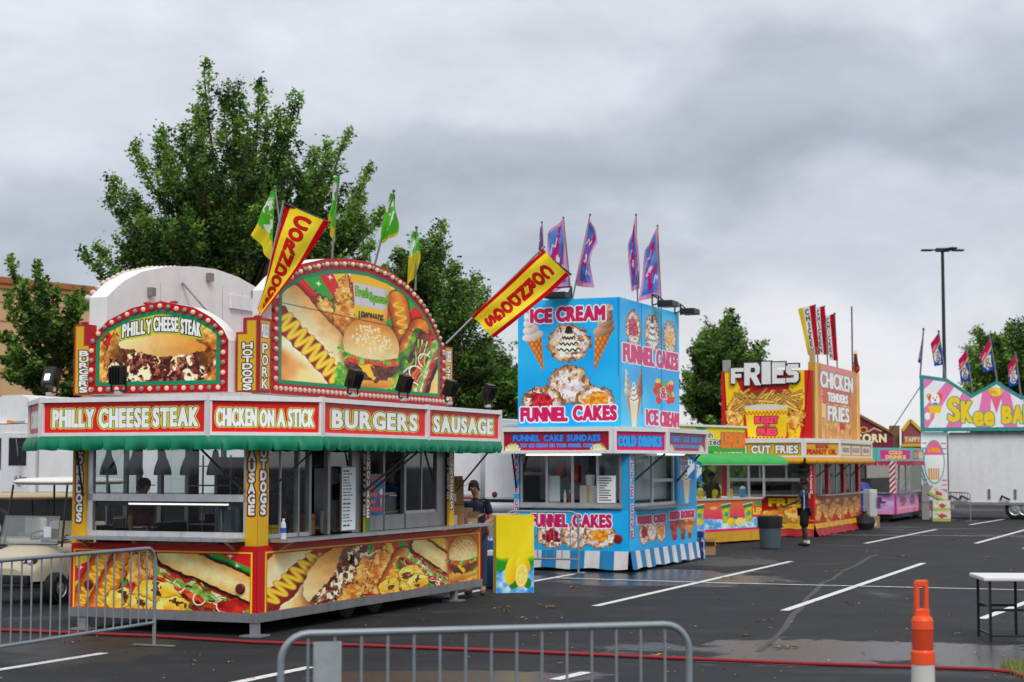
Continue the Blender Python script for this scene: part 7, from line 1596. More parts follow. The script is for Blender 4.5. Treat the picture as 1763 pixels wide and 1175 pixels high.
# =============== trees ===============
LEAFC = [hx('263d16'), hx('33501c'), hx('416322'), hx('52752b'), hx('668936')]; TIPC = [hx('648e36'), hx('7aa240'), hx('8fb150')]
def inpoly(x, y, P):
    r = False
    for (x0, y0), (x1, y1) in zip(P, P[1:]+P[:1]):
        if (y0 > y) != (y1 > y) and x < (x1-x0)*(y-y0)/(y1-y0)+x0: r = not r
    return r
def tree(label, px, d, sil, tips, seed, n_fill=60, leaf=.13, twigs=13, lpt=30, depth=2.6, trunk_r=.22, tw_len=.85, dens=1., cols=LEAFC, tipc=TIPC, hazeless=True, group='trees behind the stands'):
    """sil: crown outline as seen (its real size at distance d); tips: shoots that end the outline"""
    rs = random.Random(seed); nr = np.random.RandomState(seed); base = D(px, 800, d); s = FPX/d
    def W3(x, y, dd=0): p = D(x, y, d); return Vector((p.x-base.x, dd, p.z))
    t = thing('tree', label, 'tree', (base.x, base.y, 0), 0, group)
    ys = [p[1] for p in sil]; ztop = W3(px, min(ys)).z; zlow = W3(px, max(ys)).z
    mb = MB(); tp = [(0, 0, 0), (.05, .02, zlow*.6), (-.04, 0, zlow+.2), (.02, 0, zlow+(ztop-zlow)*.45), (0, 0, zlow+(ztop-zlow)*.85)]
    mb.tube(tp, [trunk_r*1.25, trunk_r, trunk_r*.85, trunk_r*.45, trunk_r*.12], hx('5a4c40'), 9); trunk = None
    leaders = [(W3(x, y, rs.uniform(-.5, .5)*depth), 1) for x, y in [(a, b+9) for a, b in tips]]
    x0, x1 = min(p[0] for p in sil), max(p[0] for p in sil); y0, y1 = min(ys), max(ys); k = 0
    while k < n_fill:
        x, y = rs.uniform(x0, x1), rs.uniform(y0, y1)
        if inpoly(px+(x-px)*1.02, y1+(y-y1)*1.02, sil):
            wx = (x1-x0)/2; q = abs(x-(x0+x1)/2)/wx; leaders.append((W3(x, y, rs.uniform(-1, 1)*depth*math.sqrt(max(.05, 1-q*q))), 0)); k += 1
    cen, lead_n, colr, siz = [], [], [], []; mb2 = mb
    for (tip, ex) in leaders:
        hb = zlow+max(0, (tip.z-zlow))*rs.uniform(.35, .6); b0 = Vector((0, 0, min(hb, tip.z-.3 if tip.z > zlow+.5 else zlow)))
        ctrl = Vector((tip.x*.75, tip.y*.75, b0.z+(tip.z-b0.z)*.35)); P = []
        for i in range(9): q = i/8; P.append(b0*(1-q)**2+ctrl*2*q*(1-q)+tip*q*q)
        mb2.tube(P, [trunk_r*.32*(1-.85*i/8) for i in range(9)], hx('54473b'), 5, False)
        L_ = (tip-b0).length; dr = (P[-1]-P[-3]).normalized()
        m = int(twigs*(1.7 if ex else 1))
        for j in range(m):
            q = 1-(j/m)**1.15*(.75 if ex else .6); i = min(7, int(q*8)); f = q*8-i; p = P[i].lerp(P[i+1], f)
            tl = tw_len*(.24+1.15*(1-q) if ex else rs.uniform(.3, .75)); tl = min(tl, tw_len*.95)
            a = rs.uniform(0, 6.283); o = Vector((math.cos(a), math.sin(a), rs.uniform(.3, 1.3))).normalized()
            o = (o+dr*.5).normalized(); n_ = int(lpt*dens*(.5+.6*tl/tw_len)); shade_k = rs.random()
            qq = nr.rand(n_)**.7; c = np.array(p)[None]+np.array(o)[None]*(qq*tl)[:, None]+nr.randn(n_, 3)*np.array([.085, .085, .08])*tw_len
            c[:, 2] -= qq*qq*tl*.12
            cen.append(c)
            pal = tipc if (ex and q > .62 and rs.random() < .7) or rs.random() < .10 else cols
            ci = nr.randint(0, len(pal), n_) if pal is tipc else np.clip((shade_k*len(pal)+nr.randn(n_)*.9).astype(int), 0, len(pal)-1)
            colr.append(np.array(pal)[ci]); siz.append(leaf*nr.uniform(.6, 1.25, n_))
    trunk = mb.build('trunk', M_BARK, t)
    cen = np.concatenate(cen); colr = np.concatenate(colr); siz = np.concatenate(siz); n = len(cen)
    a = nr.randn(n, 3); a[:, 2] = a[:, 2]*.6-.15; a /= np.linalg.norm(a, axis=1)[:, None]; b_ = nr.randn(n, 3); b_ -= a*(a*b_).sum(1)[:, None]; b_ /= np.linalg.norm(b_, axis=1)[:, None]
    a *= siz[:, None]; b_ *= (siz*.30)[:, None]; nrm = np.cross(a, b_); nrm /= np.linalg.norm(nrm, axis=1)[:, None]
    V = np.stack([cen-a*.5, cen+b_-a*.05+nrm*siz[:, None]*.12, cen+a*.55, cen-b_-a*.05+nrm*siz[:, None]*.12], 1).reshape(-1, 3).astype(np.float32)
    me = bpy.data.meshes.new('crown'); me.vertices.add(n*4); me.vertices.foreach_set('co', V.ravel()); me.loops.add(n*4); me.loops.foreach_set('vertex_index', np.arange(n*4, dtype=np.int32)); me.polygons.add(n); me.polygons.foreach_set('loop_start', np.arange(0, n*4, 4, dtype=np.int32)); me.polygons.foreach_set('loop_total', np.full(n, 4, np.int32)); me.update(calc_edges=True)
    at = me.color_attributes.new('Col', 'FLOAT_COLOR', 'POINT'); cc = np.ones((n*4, 4), np.float32); cc[:, :3] = np.repeat(lin(colr), 4, axis=0); at.data.foreach_set('color', cc.ravel()); me.materials.append(M_LEAF)
    o = bpy.data.objects.new('crown', me); C.objects.link(o); o.parent = t
    return t
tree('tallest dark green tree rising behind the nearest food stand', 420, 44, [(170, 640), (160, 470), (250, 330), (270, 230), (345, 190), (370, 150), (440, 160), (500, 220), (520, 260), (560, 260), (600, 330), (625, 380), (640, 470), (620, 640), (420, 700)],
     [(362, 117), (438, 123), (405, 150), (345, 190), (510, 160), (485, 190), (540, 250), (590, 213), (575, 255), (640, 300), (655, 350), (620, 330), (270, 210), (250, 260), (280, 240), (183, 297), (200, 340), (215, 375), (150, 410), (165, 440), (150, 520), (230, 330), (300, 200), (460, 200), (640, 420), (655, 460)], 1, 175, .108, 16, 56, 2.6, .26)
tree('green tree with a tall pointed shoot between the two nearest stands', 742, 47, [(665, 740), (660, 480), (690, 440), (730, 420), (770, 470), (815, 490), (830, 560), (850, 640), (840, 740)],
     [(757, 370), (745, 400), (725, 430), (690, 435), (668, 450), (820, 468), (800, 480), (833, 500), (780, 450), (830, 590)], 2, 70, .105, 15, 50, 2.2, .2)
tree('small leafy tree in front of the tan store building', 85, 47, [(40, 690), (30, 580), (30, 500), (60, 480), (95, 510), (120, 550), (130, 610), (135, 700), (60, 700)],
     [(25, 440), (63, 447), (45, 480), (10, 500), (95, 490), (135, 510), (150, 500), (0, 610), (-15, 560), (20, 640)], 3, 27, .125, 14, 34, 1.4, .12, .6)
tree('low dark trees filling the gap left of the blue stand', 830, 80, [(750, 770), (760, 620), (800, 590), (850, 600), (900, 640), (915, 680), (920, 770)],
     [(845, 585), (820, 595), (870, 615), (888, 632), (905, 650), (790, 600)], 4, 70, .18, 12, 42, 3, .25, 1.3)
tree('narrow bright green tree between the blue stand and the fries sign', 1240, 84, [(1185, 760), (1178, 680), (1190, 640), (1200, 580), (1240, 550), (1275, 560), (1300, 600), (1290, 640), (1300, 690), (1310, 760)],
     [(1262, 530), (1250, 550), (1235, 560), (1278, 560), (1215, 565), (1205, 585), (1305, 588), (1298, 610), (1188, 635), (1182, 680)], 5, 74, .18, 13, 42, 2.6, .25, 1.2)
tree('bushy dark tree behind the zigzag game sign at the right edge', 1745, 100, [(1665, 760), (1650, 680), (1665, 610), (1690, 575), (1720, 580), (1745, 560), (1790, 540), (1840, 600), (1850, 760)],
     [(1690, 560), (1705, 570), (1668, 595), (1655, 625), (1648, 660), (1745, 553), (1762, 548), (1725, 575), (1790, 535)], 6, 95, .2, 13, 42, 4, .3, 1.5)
# far woods: one mass closing the horizon, and the trees across the road behind the camera
def woods():
    nr = np.random.RandomState(8); C_, S_, K_ = [], [], []
    for i in range(900):
        a = nr.uniform(-.62, .62); r = nr.uniform(150, 185); h = nr.uniform(1.6, 3.4)
        c = np.array([math.sin(a)*r, math.cos(a)*r, 0]); m = 26; C_.append(c+nr.randn(m, 3)*[1.6, 1.6, .6]+np.stack([np.zeros(m), np.zeros(m), nr.uniform(.1, h, m)], 1)); S_.append(np.full(m, 1.0)*nr.uniform(.7, 1.2, m)); K_.append(np.array(LEAFC)[nr.randint(0, 4, m)])
    for i in range(420):
        x = nr.uniform(-80, 80); y = -nr.uniform(60, 80); m = 40; h = nr.uniform(4, 11); C_.append(np.array([x, y, 0])+nr.randn(m, 3)*[1.6, 1.6, .8]+np.stack([np.zeros(m), np.zeros(m), nr.uniform(.2, h, m)], 1)); S_.append(nr.uniform(1.2, 2.2, m)); K_.append(np.array(LEAFC)[nr.randint(0, 5, m)])
    cen = np.concatenate(C_); s = np.concatenate(S_); col = np.concatenate(K_); n = len(cen); cen[:, 2] = np.maximum(cen[:, 2], .3)
    a = nr.randn(n, 3); a /= np.linalg.norm(a, axis=1)[:, None]; b_ = np.cross(a, nr.randn(n, 3)); b_ /= np.linalg.norm(b_, axis=1)[:, None]; a *= s[:, None]*.5; b_ *= s[:, None]*.4
    V = np.stack([cen-a, cen+b_, cen+a, cen-b_], 1).reshape(-1, 3); mb = MB(); me = bpy.data.meshes.new('woods'); me.from_pydata(V.tolist(), [], [(4*i, 4*i+1, 4*i+2, 4*i+3) for i in range(n)])
    at = me.color_attributes.new('Col', 'FLOAT_COLOR', 'POINT'); cc = np.ones((n*4, 4), np.float32); cc[:, :3] = np.repeat(lin(col), 4, axis=0); at.data.foreach_set('color', cc.ravel()); me.materials.append(M_LEAF)
    o = bpy.data.objects.new('woods', me); C.objects.link(o); o['kind'] = 'stuff'
woods()
# =============== lamp post ===============
def lamp_post():
    d = 78; b_ = D(1629, 800, d); t = thing('street_lamp', 'tall dark parking lot lamp post with flat lamp heads behind the game trailer', 'street lamp', (b_.x, b_.y, 0), 0); zt = D(1623, 432, d).z; K = hx('202a2c')
    MB().lathe([(.35, 0), (.35, .7), (.28, .75), (.28, .3)][:3], hx('8a8a86'), 16).build('footing', M_MATTE, t)
    MB().tube([(0, 0, .7), (0, 0, zt)], [.10, .072], K, 12).build('pole', M_PAINT, t)
    MB().box((-.30, -.15, zt-.05), (.32, .15, zt+.12), K, .03).build('hub', M_PAINT, t)
    for x, y in ((-1, 0), (1, 0), (0.35, -1)):
        h = MB(); M = Matrix.Rotation(math.atan2(y, x), 4, 'Z') @ Matrix.Translation((0, 0, zt)); k = MB().box((.45, -.16, -.02), (.95, .16, .06), K, .02).bar((.2, 0, .03), (.5, 0, .03), .08, .06, K)
        h.raw([M @ Vector(v) for v in k.v], k.f, K); h.build('lamp_head', M_PAINT, t)
lamp_post()
# =============== flags and banners ===============
def quadratic(a, b_, m=None): return a, b_
def cloth(name, parent, cn, cv, d, wav=.05, fold=2.5, back=None, sag=None, dd=(0, 0, 0, 0), seed=0):
    o = Vector(parent.location); P = [D(x, y, d+e)-o for (x, y), e in zip(cn, dd)]; TL, TR, BR, BL = [np.array(p) for p in P]; sg = sag or [(0, 0), (0, 0)]
    k = d/FPX
    def pos(u, v):
        U = u[:, None]; V = v[:, None]; p = (TL*(1-U)+TR*U)*(1-V)+(BL*(1-U)+BR*U)*V
        bl = 4*V*(1-V); p = p+bl*((1-U)*np.array([sg[0][0]*k, 0, -sg[0][1]*k])+U*np.array([sg[1][0]*k, 0, -sg[1][1]*k]))
        w = wav*(np.sin(u*fold*3.1+v*4+seed)+.6*np.sin(v*7+u*2+seed*2)+.35*np.sin(u*11+v*9+seed))
        return p[:, 0]+w*.25, p[:, 1]+w, p[:, 2]+w*.12
    return panel(name, parent, cv, pos, M_CLOTH)
def flag(label, pole, d, cn, cv, group, rp=.014, dpole=0., **k):
    b_ = D(*pole[1], d); t = thing('flag', label, 'flag', b_, 0, group)
    MB().tube([(0, 0, 0), D(*pole[0], d)-b_], [rp*1.2, rp], hx('8d8c86'), 7).build('pole', M_METAL, t); MB().ball(D(*pole[0], d)-b_, rp*1.7, hx('6a6a68'), 8, 5).build('finial', M_METAL, t)
    cloth('flag_cloth', t, cn, cv, d-.02, **k); return t
def c_green(seed, yel=.70):
    c = Cv(40, 100, 40, 100, hx('58b52c')); c.fill(c.ell(14, 30, 14, 16, 30)+c.wob(8, 9, seed), hx('e4ece4')); c.fill(c.ell(24, 60, 5, 18, 30)+c.wob(5, 8, seed+2), hx('e4ece4')); c.fill(np.maximum(c.rect(0, 12, 40, 22), -c.wob(3, 5, 2)), hx('e4ece4'), 3, .8); c.fill(c.ell(16, 36, 6, 9, 20)+c.wob(4, 6, seed+3), hx('58b52c')); c.fill(-(c.Y-100*yel), hx('d2c22c')); return c
GF = 'green and yellow flags on the nearest stand'
flag('green flag with white swirl drooping to a yellow tail behind the left banner', ((473, 323), (494, 478)), 22.5, [(466, 330), (474, 326), (470, 452), (434, 405)], c_green(3, .72), GF, seed=1)
flag('narrow furled green flag with yellow tip beside the left corn dog banner', ((582, 302), (571, 452)), 23.5, [(577, 306), (586, 304), (574, 418), (567, 384)], c_green(5, .8), GF, seed=2)
flag('green flag with a yellow tail on a leaning pole above the arch', ((678, 329), (645, 456)), 24.3, [(673, 333), (680, 335), (683, 404), (656, 420)], c_green(7, .93), GF, seed=3, sag=[(-3, 0), (2, 0)])
flag('mostly yellow flag with a green top at the right end of the arch', ((717, 392), (715, 500)), 25.2, [(711, 398), (723, 402), (719, 470), (697, 500)], c_green(9, .45), GF, seed=4)
def c_pink(seed):
    c = Cv(50, 110, 46, 100, hx('3f74c0')); c.C = c.tex(hx('3a6cb8'), hx('5a98dc'), 20, seed); c.fill(c.ell(25, 30, 7, 26, 25)+c.wob(9, 9, seed), hx('c0246e')); c.fill(c.ell(24, 62, 13, 14)+c.wob(9, 7, seed+1), hx('c82f74')); c.fill(c.ell(22, 58, 8, 8)+c.wob(8, 6, seed+2), hx('e4dcea')); c.fill(c.ell(26, 84, 5, 17, -15)+c.wob(4, 6, seed+3), hx('c0246e'))
    c.fill(c.line([(8, 40), (14, 28), (20, 34), (26, 22)])-1.2, hx('e6eaf2')); c.fill(c.line([(34, 84), (38, 72), (42, 80), (46, 68)])-1.2, hx('e6eaf2')); r = c.rect(6.5, 5, 43, 101); c.fill(-r, hx('e594b2')); return c
PF = 'blue and pink flags on the blue stand'
flag('blue and pink flag mostly hidden behind the right corn dog banner', ((933, 383), (937, 470)), 35.5, [(929, 398), (933, 384), (936, 470), (926, 470)], c_pink(1), PF, seed=1)
flag('blue and pink flag just right of the corn dog banner tip', ((970, 375), (984, 520)), 34.0, [(942, 402), (970, 377), (981, 493), (947, 505)], c_pink(2), PF, seed=2)
flag('blue and pink flag blown to the right on a leaning pole', ((1016, 370), (984, 522)), 33.2, [(1016, 371), (1029, 418), (1021, 496), (991, 493)], c_pink(3), PF, seed=3, wav=.10, sag=[(0, 0), (-8, 0)])
flag('blue and pink flag folded close along an upright pole', ((1095, 370), (1098, 535)), 34.4, [(1081, 424), (1095, 372), (1102, 497), (1086, 503)], c_pink(4), PF, seed=4)
flag('blue and pink flag hanging widest above the box sign right corner', ((1132, 389), (1139, 540)), 36.0, [(1111, 432), (1132, 391), (1138, 510), (1099, 519)], c_pink(5), PF, seed=5)
def c_donut(seed):
    c = Cv(40, 80, 40, 76, hx('2e4fae')); c.fill(c.ell(20, 54, 14, 20)+c.wob(7, 8, seed), hx('dfe2f0')); c.fill(np.abs(c.ell(20, 46, 5, 5))-2, hx('b07a3a')); c.fill(np.abs(c.ell(20, 62, 6, 6))-2.4, hx('a8702e')); c.fill(c.poly([(0, 0), (40, 0), (40, 26), (0, 44)])-0, hx('d8c23a')); c.fill(c.poly([(0, 0), (40, 0), (40, 18), (0, 40)]), hx('bf1f5f')); c.fill(c.ell(12, 24, 9, 4, -25)+c.wob(4, 4, seed), hx('e6a0bc')); return c
DF = 'magenta and blue flags on the game trailer'
for lab, pole, cn, sd in (('thin furled magenta and blue flag at the left end of the game sign', ((1590, 567), (1584, 652)), [(1587, 585), (1590, 568), (1585, 626), (1580, 624)], 1), ('magenta and blue flag just left of the lamp post', ((1616, 571), (1628, 655)), [(1602, 592), (1616, 573), (1625, 628), (1609, 631)], 2),
        ('magenta and blue flag in the first dip of the game sign', ((1664, 600), (1675, 682)), [(1650, 620), (1664, 602), (1672, 658), (1654, 657)], 3), ('highest magenta and blue flag on the peak of the game sign', ((1704, 580), (1717, 660)), [(1687, 612), (1704, 583), (1713, 636), (1693, 641)], 4), ('magenta and blue flag in the second dip of the game sign', ((1748, 608), (1758, 686)), [(1735, 630), (1748, 611), (1755, 662), (1737, 666)], 5)):
    flag(lab, pole, 65, cn, c_donut(sd), DF, .03, wav=.04, seed=sd)
def c_feather(yel, seed):
    c = Cv(36, 100, 70, 190, hx('e4e2e2'))
    if yel: c.fill(c.rect(-1, -1, 10, 101), hx('d8bf22')); c.fill(c.rect(24, -1, 40, 101), hx('b3162a')); c.text('CHICKEN', 13, 4, 21, 96, [(0, hx('1c1c22'))], vert=True, bold=.5)
    else: c.fill(c.rect(17, -1, 40, 101), hx('b3162a')); c.text('CHICKEN', 4, 4, 13, 96, [(0, hx('1c1c22'))], vert=True, bold=.5)
    return c
FF = 'tall chicken banners on the fries stand'
for lab, pole, cn, y, dd in (('tall chicken banner with a yellow edge, leftmost of the three', ((1403, 526), (1410, 660)), [(1374, 532), (1403, 525), (1411, 611), (1391, 612)], 1, 49.5), ('red and white chicken banner in the middle of three', ((1419, 528), (1427, 660)), [(1404, 530), (1420, 527), (1427, 611), (1410, 612)], 0, 51), ('red and white chicken banner, rightmost of the three', ((1437, 540), (1443, 660)), [(1421, 545), (1437, 540), (1443, 622), (1428, 620)], 0, 52.5)):
    flag(lab, pole, dd, cn, c_feather(y, 1), FF, .02, wav=.05, fold=1.5, seed=dd)
def c_corn(w=64, h=190, nx=110, ny=300, y0=10, y1=182):
    c = Cv(w, h, nx, ny, hx('d9c338')); c.C = c.tex(hx('d2ba30'), hx('e3d050'), 30, 3); c.fill(c.rect(-1, -1, 6.5, h+1), hx('a8121f')); c.fill(c.rect(w-7.5, -1, w+1, h+1), hx('a8121f'))
    c.text('CORNDOGS', 21, y0, 43, y1, [(1.1, hx('5a1014')), (.3, hx('b8202a'))], vert=True, bold=.9); return c
def banner(label, base, tip, dp, cn, cv, extra, sag, seed):
    b_ = D(*base, dp); t = thing('banner', label, 'banner', b_, 0, 'corn dog banners'); tipv = D(*tip, dp-.1)
    MB().tube([(0, 0, 0), tipv-b_], .016, hx('a9acae'), 8).build('pole', M_METAL, t); MB().tube([D(*extra[0], dp-.1)-b_, D(*extra[1], dp-.1)-b_], .014, hx('2a2a2c'), 6).build('crossbar', M_METAL, t)
    cloth('banner_cloth', t, cn, cv, dp-.14, wav=.035, fold=2, sag=sag, seed=seed)
banner('yellow and red corn dog banner twisting down beside the big arched sign', (447, 546), (489, 346), 20.7, [(489, 351), (567, 383), (449, 548), (445, 532)], c_corn(y0=6, y1=180), ((487, 350), (569, 384)), [(2, 0), (-2, 6)], 1)
banner('yellow and red corn dog banner held straight out over the gap between stands', (768, 592), (938, 424), 26.0, [(936, 430), (979, 474), (850, 582), (813, 545)], c_corn(y0=14, y1=180), ((928, 428), (984, 474)), [(0, 0), (0, 4)], 2)
# =============== people outside ===============
p = B1.w(6.98, .22, 0)
person('man in a navy shirt with grey strap standing behind cardboard boxes at the stand end', p, -8, hx('b07f63'), hx('1d2438'), hx('3a3f52'), hx('2f211a'), h=1.76, shoe=hx('5a4a38'),
       pose=dict(head=(-.03, -.05, 1.635), crown=(-.035, -.05, 1.71), lel=(-.27, -.06, 1.14), lwr=(-.20, -.30, 1.18), rel=(.225, .02, 1.14), rwr=(.13, -.20, 1.08)))
def strap():
    o = bpy.data.objects.get('person.006') 
p = G(1386, 941); wk = person('person in navy shirt and black shorts walking up to the fries stand', p, -112, hx('4a3328'), hx('222c50'), hx('17181c'), hx('0f0d0c'), h=1.68, shorts=True, shoe=hx('17171a'), sock=hx('dcdcdc'),
       pose=dict(rel=(.26, -.12, 1.16), rwr=(.22, -.42, 1.04), lel=(-.24, .02, 1.13), lwr=(-.24, -.12, .92), lkn=(-.10, -.06, .50), lan=(-.11, -.02, .09), ltoe=(-.12, -.19, .035), rkn=(.10, .02, .50), ran=(.10, .10, .09), rtoe=(.12, -.06, .035)))
MB().tube([(.20, .03, 1.44), (.205, .035, 1.2), (.185, .03, .93)], .016, hx('b9bcc4'), 6).build('side_stripe', M_MATTE, wk); MB().box((-.04, .125, 1.22), (.10, .15, 1.36), hx('b9a42a'), .02).build('back_print', M_MATTE, wk)
# =============== loose things ===============
def place(name, label, cat, loc, rz=0, group=None): return thing(name, label, cat, loc, rz, group)
def box_thing(label, loc, rz, s, col=hx('a8835c'), open_=False, lab=True, group=None, name='cardboard_box'):
    t = place(name, label, 'box', loc, rz, group); w, d, h = s
    mb = MB(); th = .006
    mb.box((0, 0, 0), (w, d, th), col); mb.box((0, 0, th), (w, th, h), col).box((0, d-th, th), (w, d, h), col).box((0, th, th), (th, d-th, h), col).box((w-th, th, th), (w, d-th, h), col); 
    if not open_: mb.box((0, 0, h+.0005), (w, d/2-.002, h+.006), col).box((0, d/2+.002, h+.0005), (w, d, h+.006), tuple(c*.96 for c in col))
    mb.build('box_body', M_CARD, t)
    if open_:
        for a, b_, c_, e in (((0, 0, h), (w, 0, h), (w, -.10, h+.10), (0, -.10, h+.10)), ((0, d, h), (w, d, h), (w, d+.04, h+.15), (0, d+.04, h+.15)), ((w, 0, h), (w, d, h), (w+.11, d, h+.06), (w+.11, 0, h+.06))): MB().raw([a, b_, c_, e], [(0, 1, 2, 3)], tuple(x*.9 for x in col)).build('flap', M_CARD, t)
    else: MB().box((0, d/2-.03, h+.0065), (w, d/2+.03, h+.008), hx('c8b48c')).build('tape', M_CARD, t)
    if lab: MB().box((w*.15, -.004, h*.15), (w*.5, -.001, h*.6), hx('d9d6cf')).build('paper_sticker', M_CARD, t)
    return t
x0 = B1.Y(777, 880, .15)[0]
bA = B1.w(x0-.02, .16, 1.046); box_thing('plain cardboard box at the bottom of the stack by the navy shirted man', bA, 10, (.21, .24, .34), group='cardboard boxes on the stand end')
box_thing('open cardboard box with raised flaps on top of the stack', bA+Vector((-.02, .02, .36)), 4, (.22, .25, .27), hx('9c7852'), True, group='cardboard boxes on the stand end')
box_thing('small half white cardboard box beside the stack', B1.w(x0+.42, .08, 1.046), 20, (.17, .2, .15), hx('b39370'), True, True, group='cardboard boxes on the stand end')
# cooler, water pack, lemon board, broom
q = D(846, 1019, 28.3); q = Vector((D(836, 1019, 28.3).x, 28.3, 0)); t = place('cooler', 'blue cooler with white lid behind the yellow lemon board', 'cooler', q, -8)
MB().box((0, 0, 0), (.62, .42, .52), hx('1d4678'), .03).build('cooler_body', M_PLASTIC, t); MB().box((-.015, -.015, .522), (.635, .435, .62), hx('d6d9dc'), .02).build('lid', M_PLASTIC, t); MB().tube([(-.02, .1, .42), (-.06, .1, .36), (-.06, .32, .36), (-.02, .32, .42)], .012, hx('d6d9dc'), 6).build('handle', M_PLASTIC, t)
def water_pack(label, loc, rz, nx, ny, col=hx('2d4f9a'), layers=1, group='packs of water bottles'):
    t = place('water_pack', label, 'bottles', loc, rz, group)
    for k in range(layers):
        for i in range(nx):
            for j in range(ny):
                MB().lathe([(0, 0), (.032, 0), (.033, .12), (.025, .17), (.012, .19), (.012, .21), (0, .212)], hx('9fb4cc') if (i+j+k) % 3 else col, 8, (i*.068, j*.068, k*.215)).build('bottle', M_PLASTIC, t)
        MB().box((-.036, -.037, k*.215+.02), ((nx-1)*.068+.036, -.0345, k*.215+.15), col).box((-.038, -.036, k*.215+.02), (-.0355, (ny-1)*.068+.036, k*.215+.15), col).build('wrapper', M_PLASTIC, t)
water_pack('pack of blue labelled water bottles on top of the blue cooler', q+Vector((.02, .05, .62)), -8, 6, 4)
q = G(886, 1020); q = Vector((D(854, 1000, 27.3).x, 27.3, 0)); t = place('sign_board', 'tall yellow sign board with two lemons standing beside the blue cooler', 'sign', q, 14)
MB().box((0, 0, .0), (.61, .20, 1.21), hx('d9c222')).build('board', M_PAINT, t)
c = Cv(62, 125, 200, 400, hx('e3cf22')); c.C = c.tex(hx('d8c31c'), hx('e8d836'), 60, 3, 1.4); dd_ = c.Y-70+(c.X-31)**2*.004+c.wob(5, 20, 2); c.fill(-(dd_-2), hx('8fae22'), 6); c.fill(-(dd_-5), hx('2c8f2a'), 6); c.fill(-(c.Y-92+c.wob(16, 16, 3)), c.tex(hx('3a8fd0'), hx('cfe6f5'), 14, 5, 3))
z_ = c.line([(40, 58), (55, 40), (60, 22)]); c.fill(z_-6, hx('ead94a'), 6, .6); c.fill(c.ell(30, 112, 9, 6, -30), hx('2f7a2a')); c.fill(c.ell(52, 110, 6, 8, 10), hx('2f7a2a')); a_lemon(c, 26, 88, 11, 24, 12); a_lemon(c, 44, 82, 12, 16, -10); a_lemon(c, 42, 97, 10.5, 20, 5, True)
panel('printed_face', t, c, quadpos((0.003, -.004, .003), (.607, -.004, .003), (.607, -.004, 1.207), (.003, -.004, 1.207)))
q0, q1 = D(835, 880, 29), G(853, 960); q1 = D(853, 990, 29); t = place('broom', 'red handled broom leaning beside the cooler behind the stand', 'broom', (q1.x, q1.y, 0), 0)
MB().tube([(0, 0, .05), (q0.x-q1.x, .15, q0.z)], .015, hx('a32430'), 8).build('handle', M_PAINT, t); MB().box((-.18, -.04, .02), (.18, .04, .09), hx('3a3a3c'), .01).build('broom_head', M_MATTE, t)
q = D(838, 960, 31.5); t = place('storage_bin', 'grey brown storage bin behind the lemon board', 'bin', (q.x, q.y, 0), -10); MB().box((0, 0, .0), (.42, .7, 1.05), hx('8d8680'), .03).build('bin_body', M_PLASTIC, t); MB().box((-.02, -.02, 1.05), (.44, .72, 1.11), hx('a39c95'), .02).build('lid', M_PLASTIC, t)
# trash can
def trash_can(label, loc):
    t = place('trash_can', label, 'trash can', loc, 0); g = hx('46555c')
    MB().lathe([(0, 0), (.225, .0), (.24, .02), (.275, .66), (.29, .68), (.29, .74), (.275, .745), (.26, .7), (.24, .1), (0, .06)], g, 26).build('can_body', M_PLASTIC, t)
    MB().lathe([(.235, .60), (.283, .50), (.298, .62), (.302, .76), (.285, .775), (.26, .72)], hx('14161a'), 26).build('bin_liner', M_RUBBER, t)
    for x in (-1, 1): MB().bar((x*.28, -.06, .52), (x*.28, .06, .52), .05, .05, g).build('handle', M_PLASTIC, t)
trash_can('grey round trash can with black liner beside the lemonade counter', G(1326, 945))
box_thing('flattened tan cardboard box on the ground at the corner of the blue stand', G(1206, 956), -10, (.32, .3, .20), hx('b08a62'), True, False)
water_pack('tall stack of blue wrapped water packs at the far corner of the blue stand', G(1193, 962), -20, 4, 3, hx('26418a'), 3)
# by the pink stand
q = G(1485, 905); t = place('tarp_bundle', 'bright blue tarp bundle standing beside the pink stand', 'tarp', q, 0); MB().lathe([(0, 0), (.26, .02), (.28, .4), (.25, .8), (.30, 1.2), (.2, 1.38), (0, 1.42)], hx('1f3f9a'), 14).build('tarp', M_VINYL, t); MB().tube([(.27, 0, .6), (0, .27, .62), (-.27, 0, .6), (0, -.28, .62), (.27, 0, .6)], .02, hx('d8d8d8'), 6).build('tie_cord', M_CLOTH, t)
q = G(1498, 908); t = place('white_pillar_fridge', 'slim white fridge cabinet beside the blue tarp', 'fridge', q, 20); MB().box((0, 0, .05), (.28, .4, 1.2), hx('c9cacb'), .02).build('cabinet', M_PLASTIC, t); MB().box((.02, -.012, .1), (.26, -.001, 1.1), hx('b8babc')).build('door', M_PLASTIC, t); MB().bar((.23, -.03, .6), (.23, -.03, .95), .015, .015, hx('6a6c6e')).build('handle', M_METAL, t)
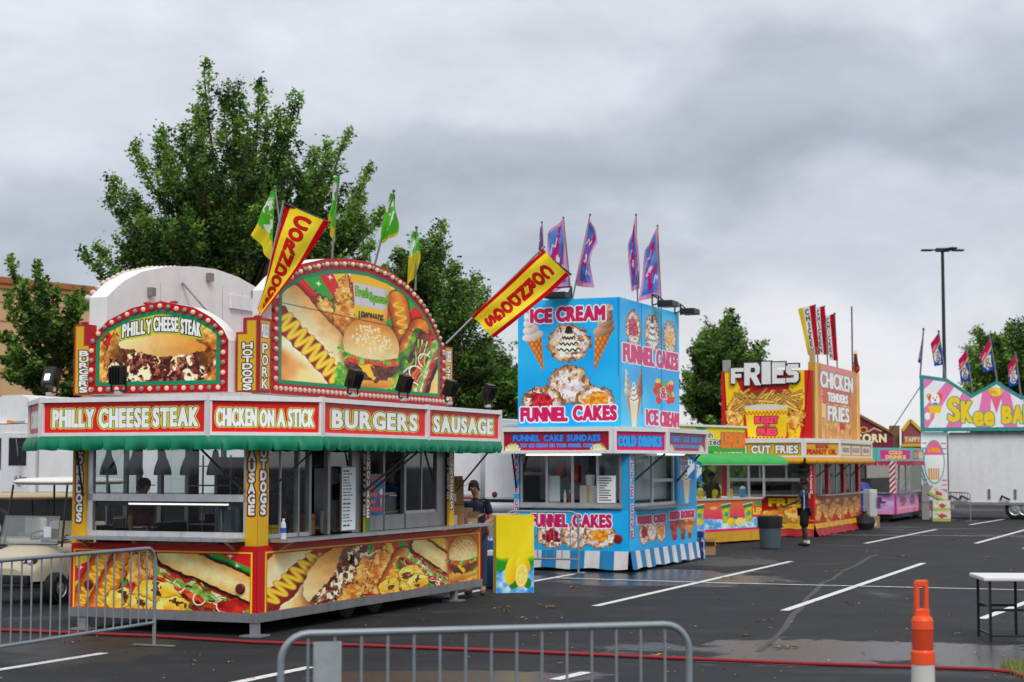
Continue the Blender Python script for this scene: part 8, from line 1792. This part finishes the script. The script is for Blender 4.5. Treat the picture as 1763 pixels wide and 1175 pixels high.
q = G(1488, 912); t = place('trash_bag', 'black trash bag slumped on the ground beside the blue tarp', 'bag', q, 0); mb = MB(); vs = []; rs = random.Random(3); mb.lathe([(0, 0), (.3, .03), (.36, .2), (.28, .36), (.1, .46), (.06, .52), (.1, .56)], hx('131417'), 14); mb.v = [(x+rs.uniform(-.03, .03), y+rs.uniform(-.03, .03), max(0, z+rs.uniform(-.02, .02))) for x, y, z in mb.v]; mb.build('bag', M_RUBBER, t); MB().tube([(.07, 0, .5), (0, .07, .5), (-.07, 0, .5), (0, -.07, .5), (.07, 0, .5)], .012, hx('c83a2a'), 5).build('tie', M_PLASTIC, t)
box_thing('narrow upright cardboard box next to the slim white fridge', G(1504, 909), 0, (.2, .2, .36), hx('a5805c'))
def fruit_box(label, loc, rz, rx=0, sd=1):
    t = place('printed_box', label, 'box', loc, rz, 'printed white boxes beside the game trailer'); t.rotation_euler = (0, R(rx), R(rz))
    MB().box((0, 0, 0), (.62, .4, .36), hx('d2cfc2')).build('box_body', M_CARD, t); c = Cv(62, 36, 80, 50, hx('d6d3c6')); c.fill(c.rect(-1, 26, 70, 40), hx('a8b04a')); c.fill(c.ell(32, 18, 14, 8)+c.wob(6, 6, sd), hx('b8484a')); c.fill(c.ell(14, 10, 6, 4)+c.wob(3, 4, sd), hx('c8b84a')); panel('box_print', t, c, quadpos((0, -.003, 0), (.62, -.003, 0), (.62, -.003, .36), (0, -.003, .36)))
q = G(1606, 898); fruit_box('printed white box at the bottom beside the game trailer', q, -6, 0, 1); fruit_box('printed white box second in the pile beside the game trailer', q+Vector((.02, .02, .37)), 4, 0, 2); fruit_box('tilted printed white box on top of the pile beside the game trailer', q+Vector((-.12, .05, .95)), 0, 28, 3)
q = D(1586, 800, 63.6); t = place('plank', 'grey upright board leaning between the pink stand and the printed boxes', 'board', (q.x, q.y, 0), 10); MB().box((0, 0, 0), (.3, .06, 1.25), hx('8f8c88')).build('board', M_MATTE, t); MB().box((-.01, -.01, .6), (.31, -.001, .66), hx('77746f')).build('batten', M_MATTE, t)
# guy cable of the game sign
tag(MB().tube([D(1587, 662, 65), D(1528, 752, 69)], .018, hx('6a6d70'), 5).build('guy_cable', M_METAL), 'thin grey cable running down from the left end of the game sign', 'cable')
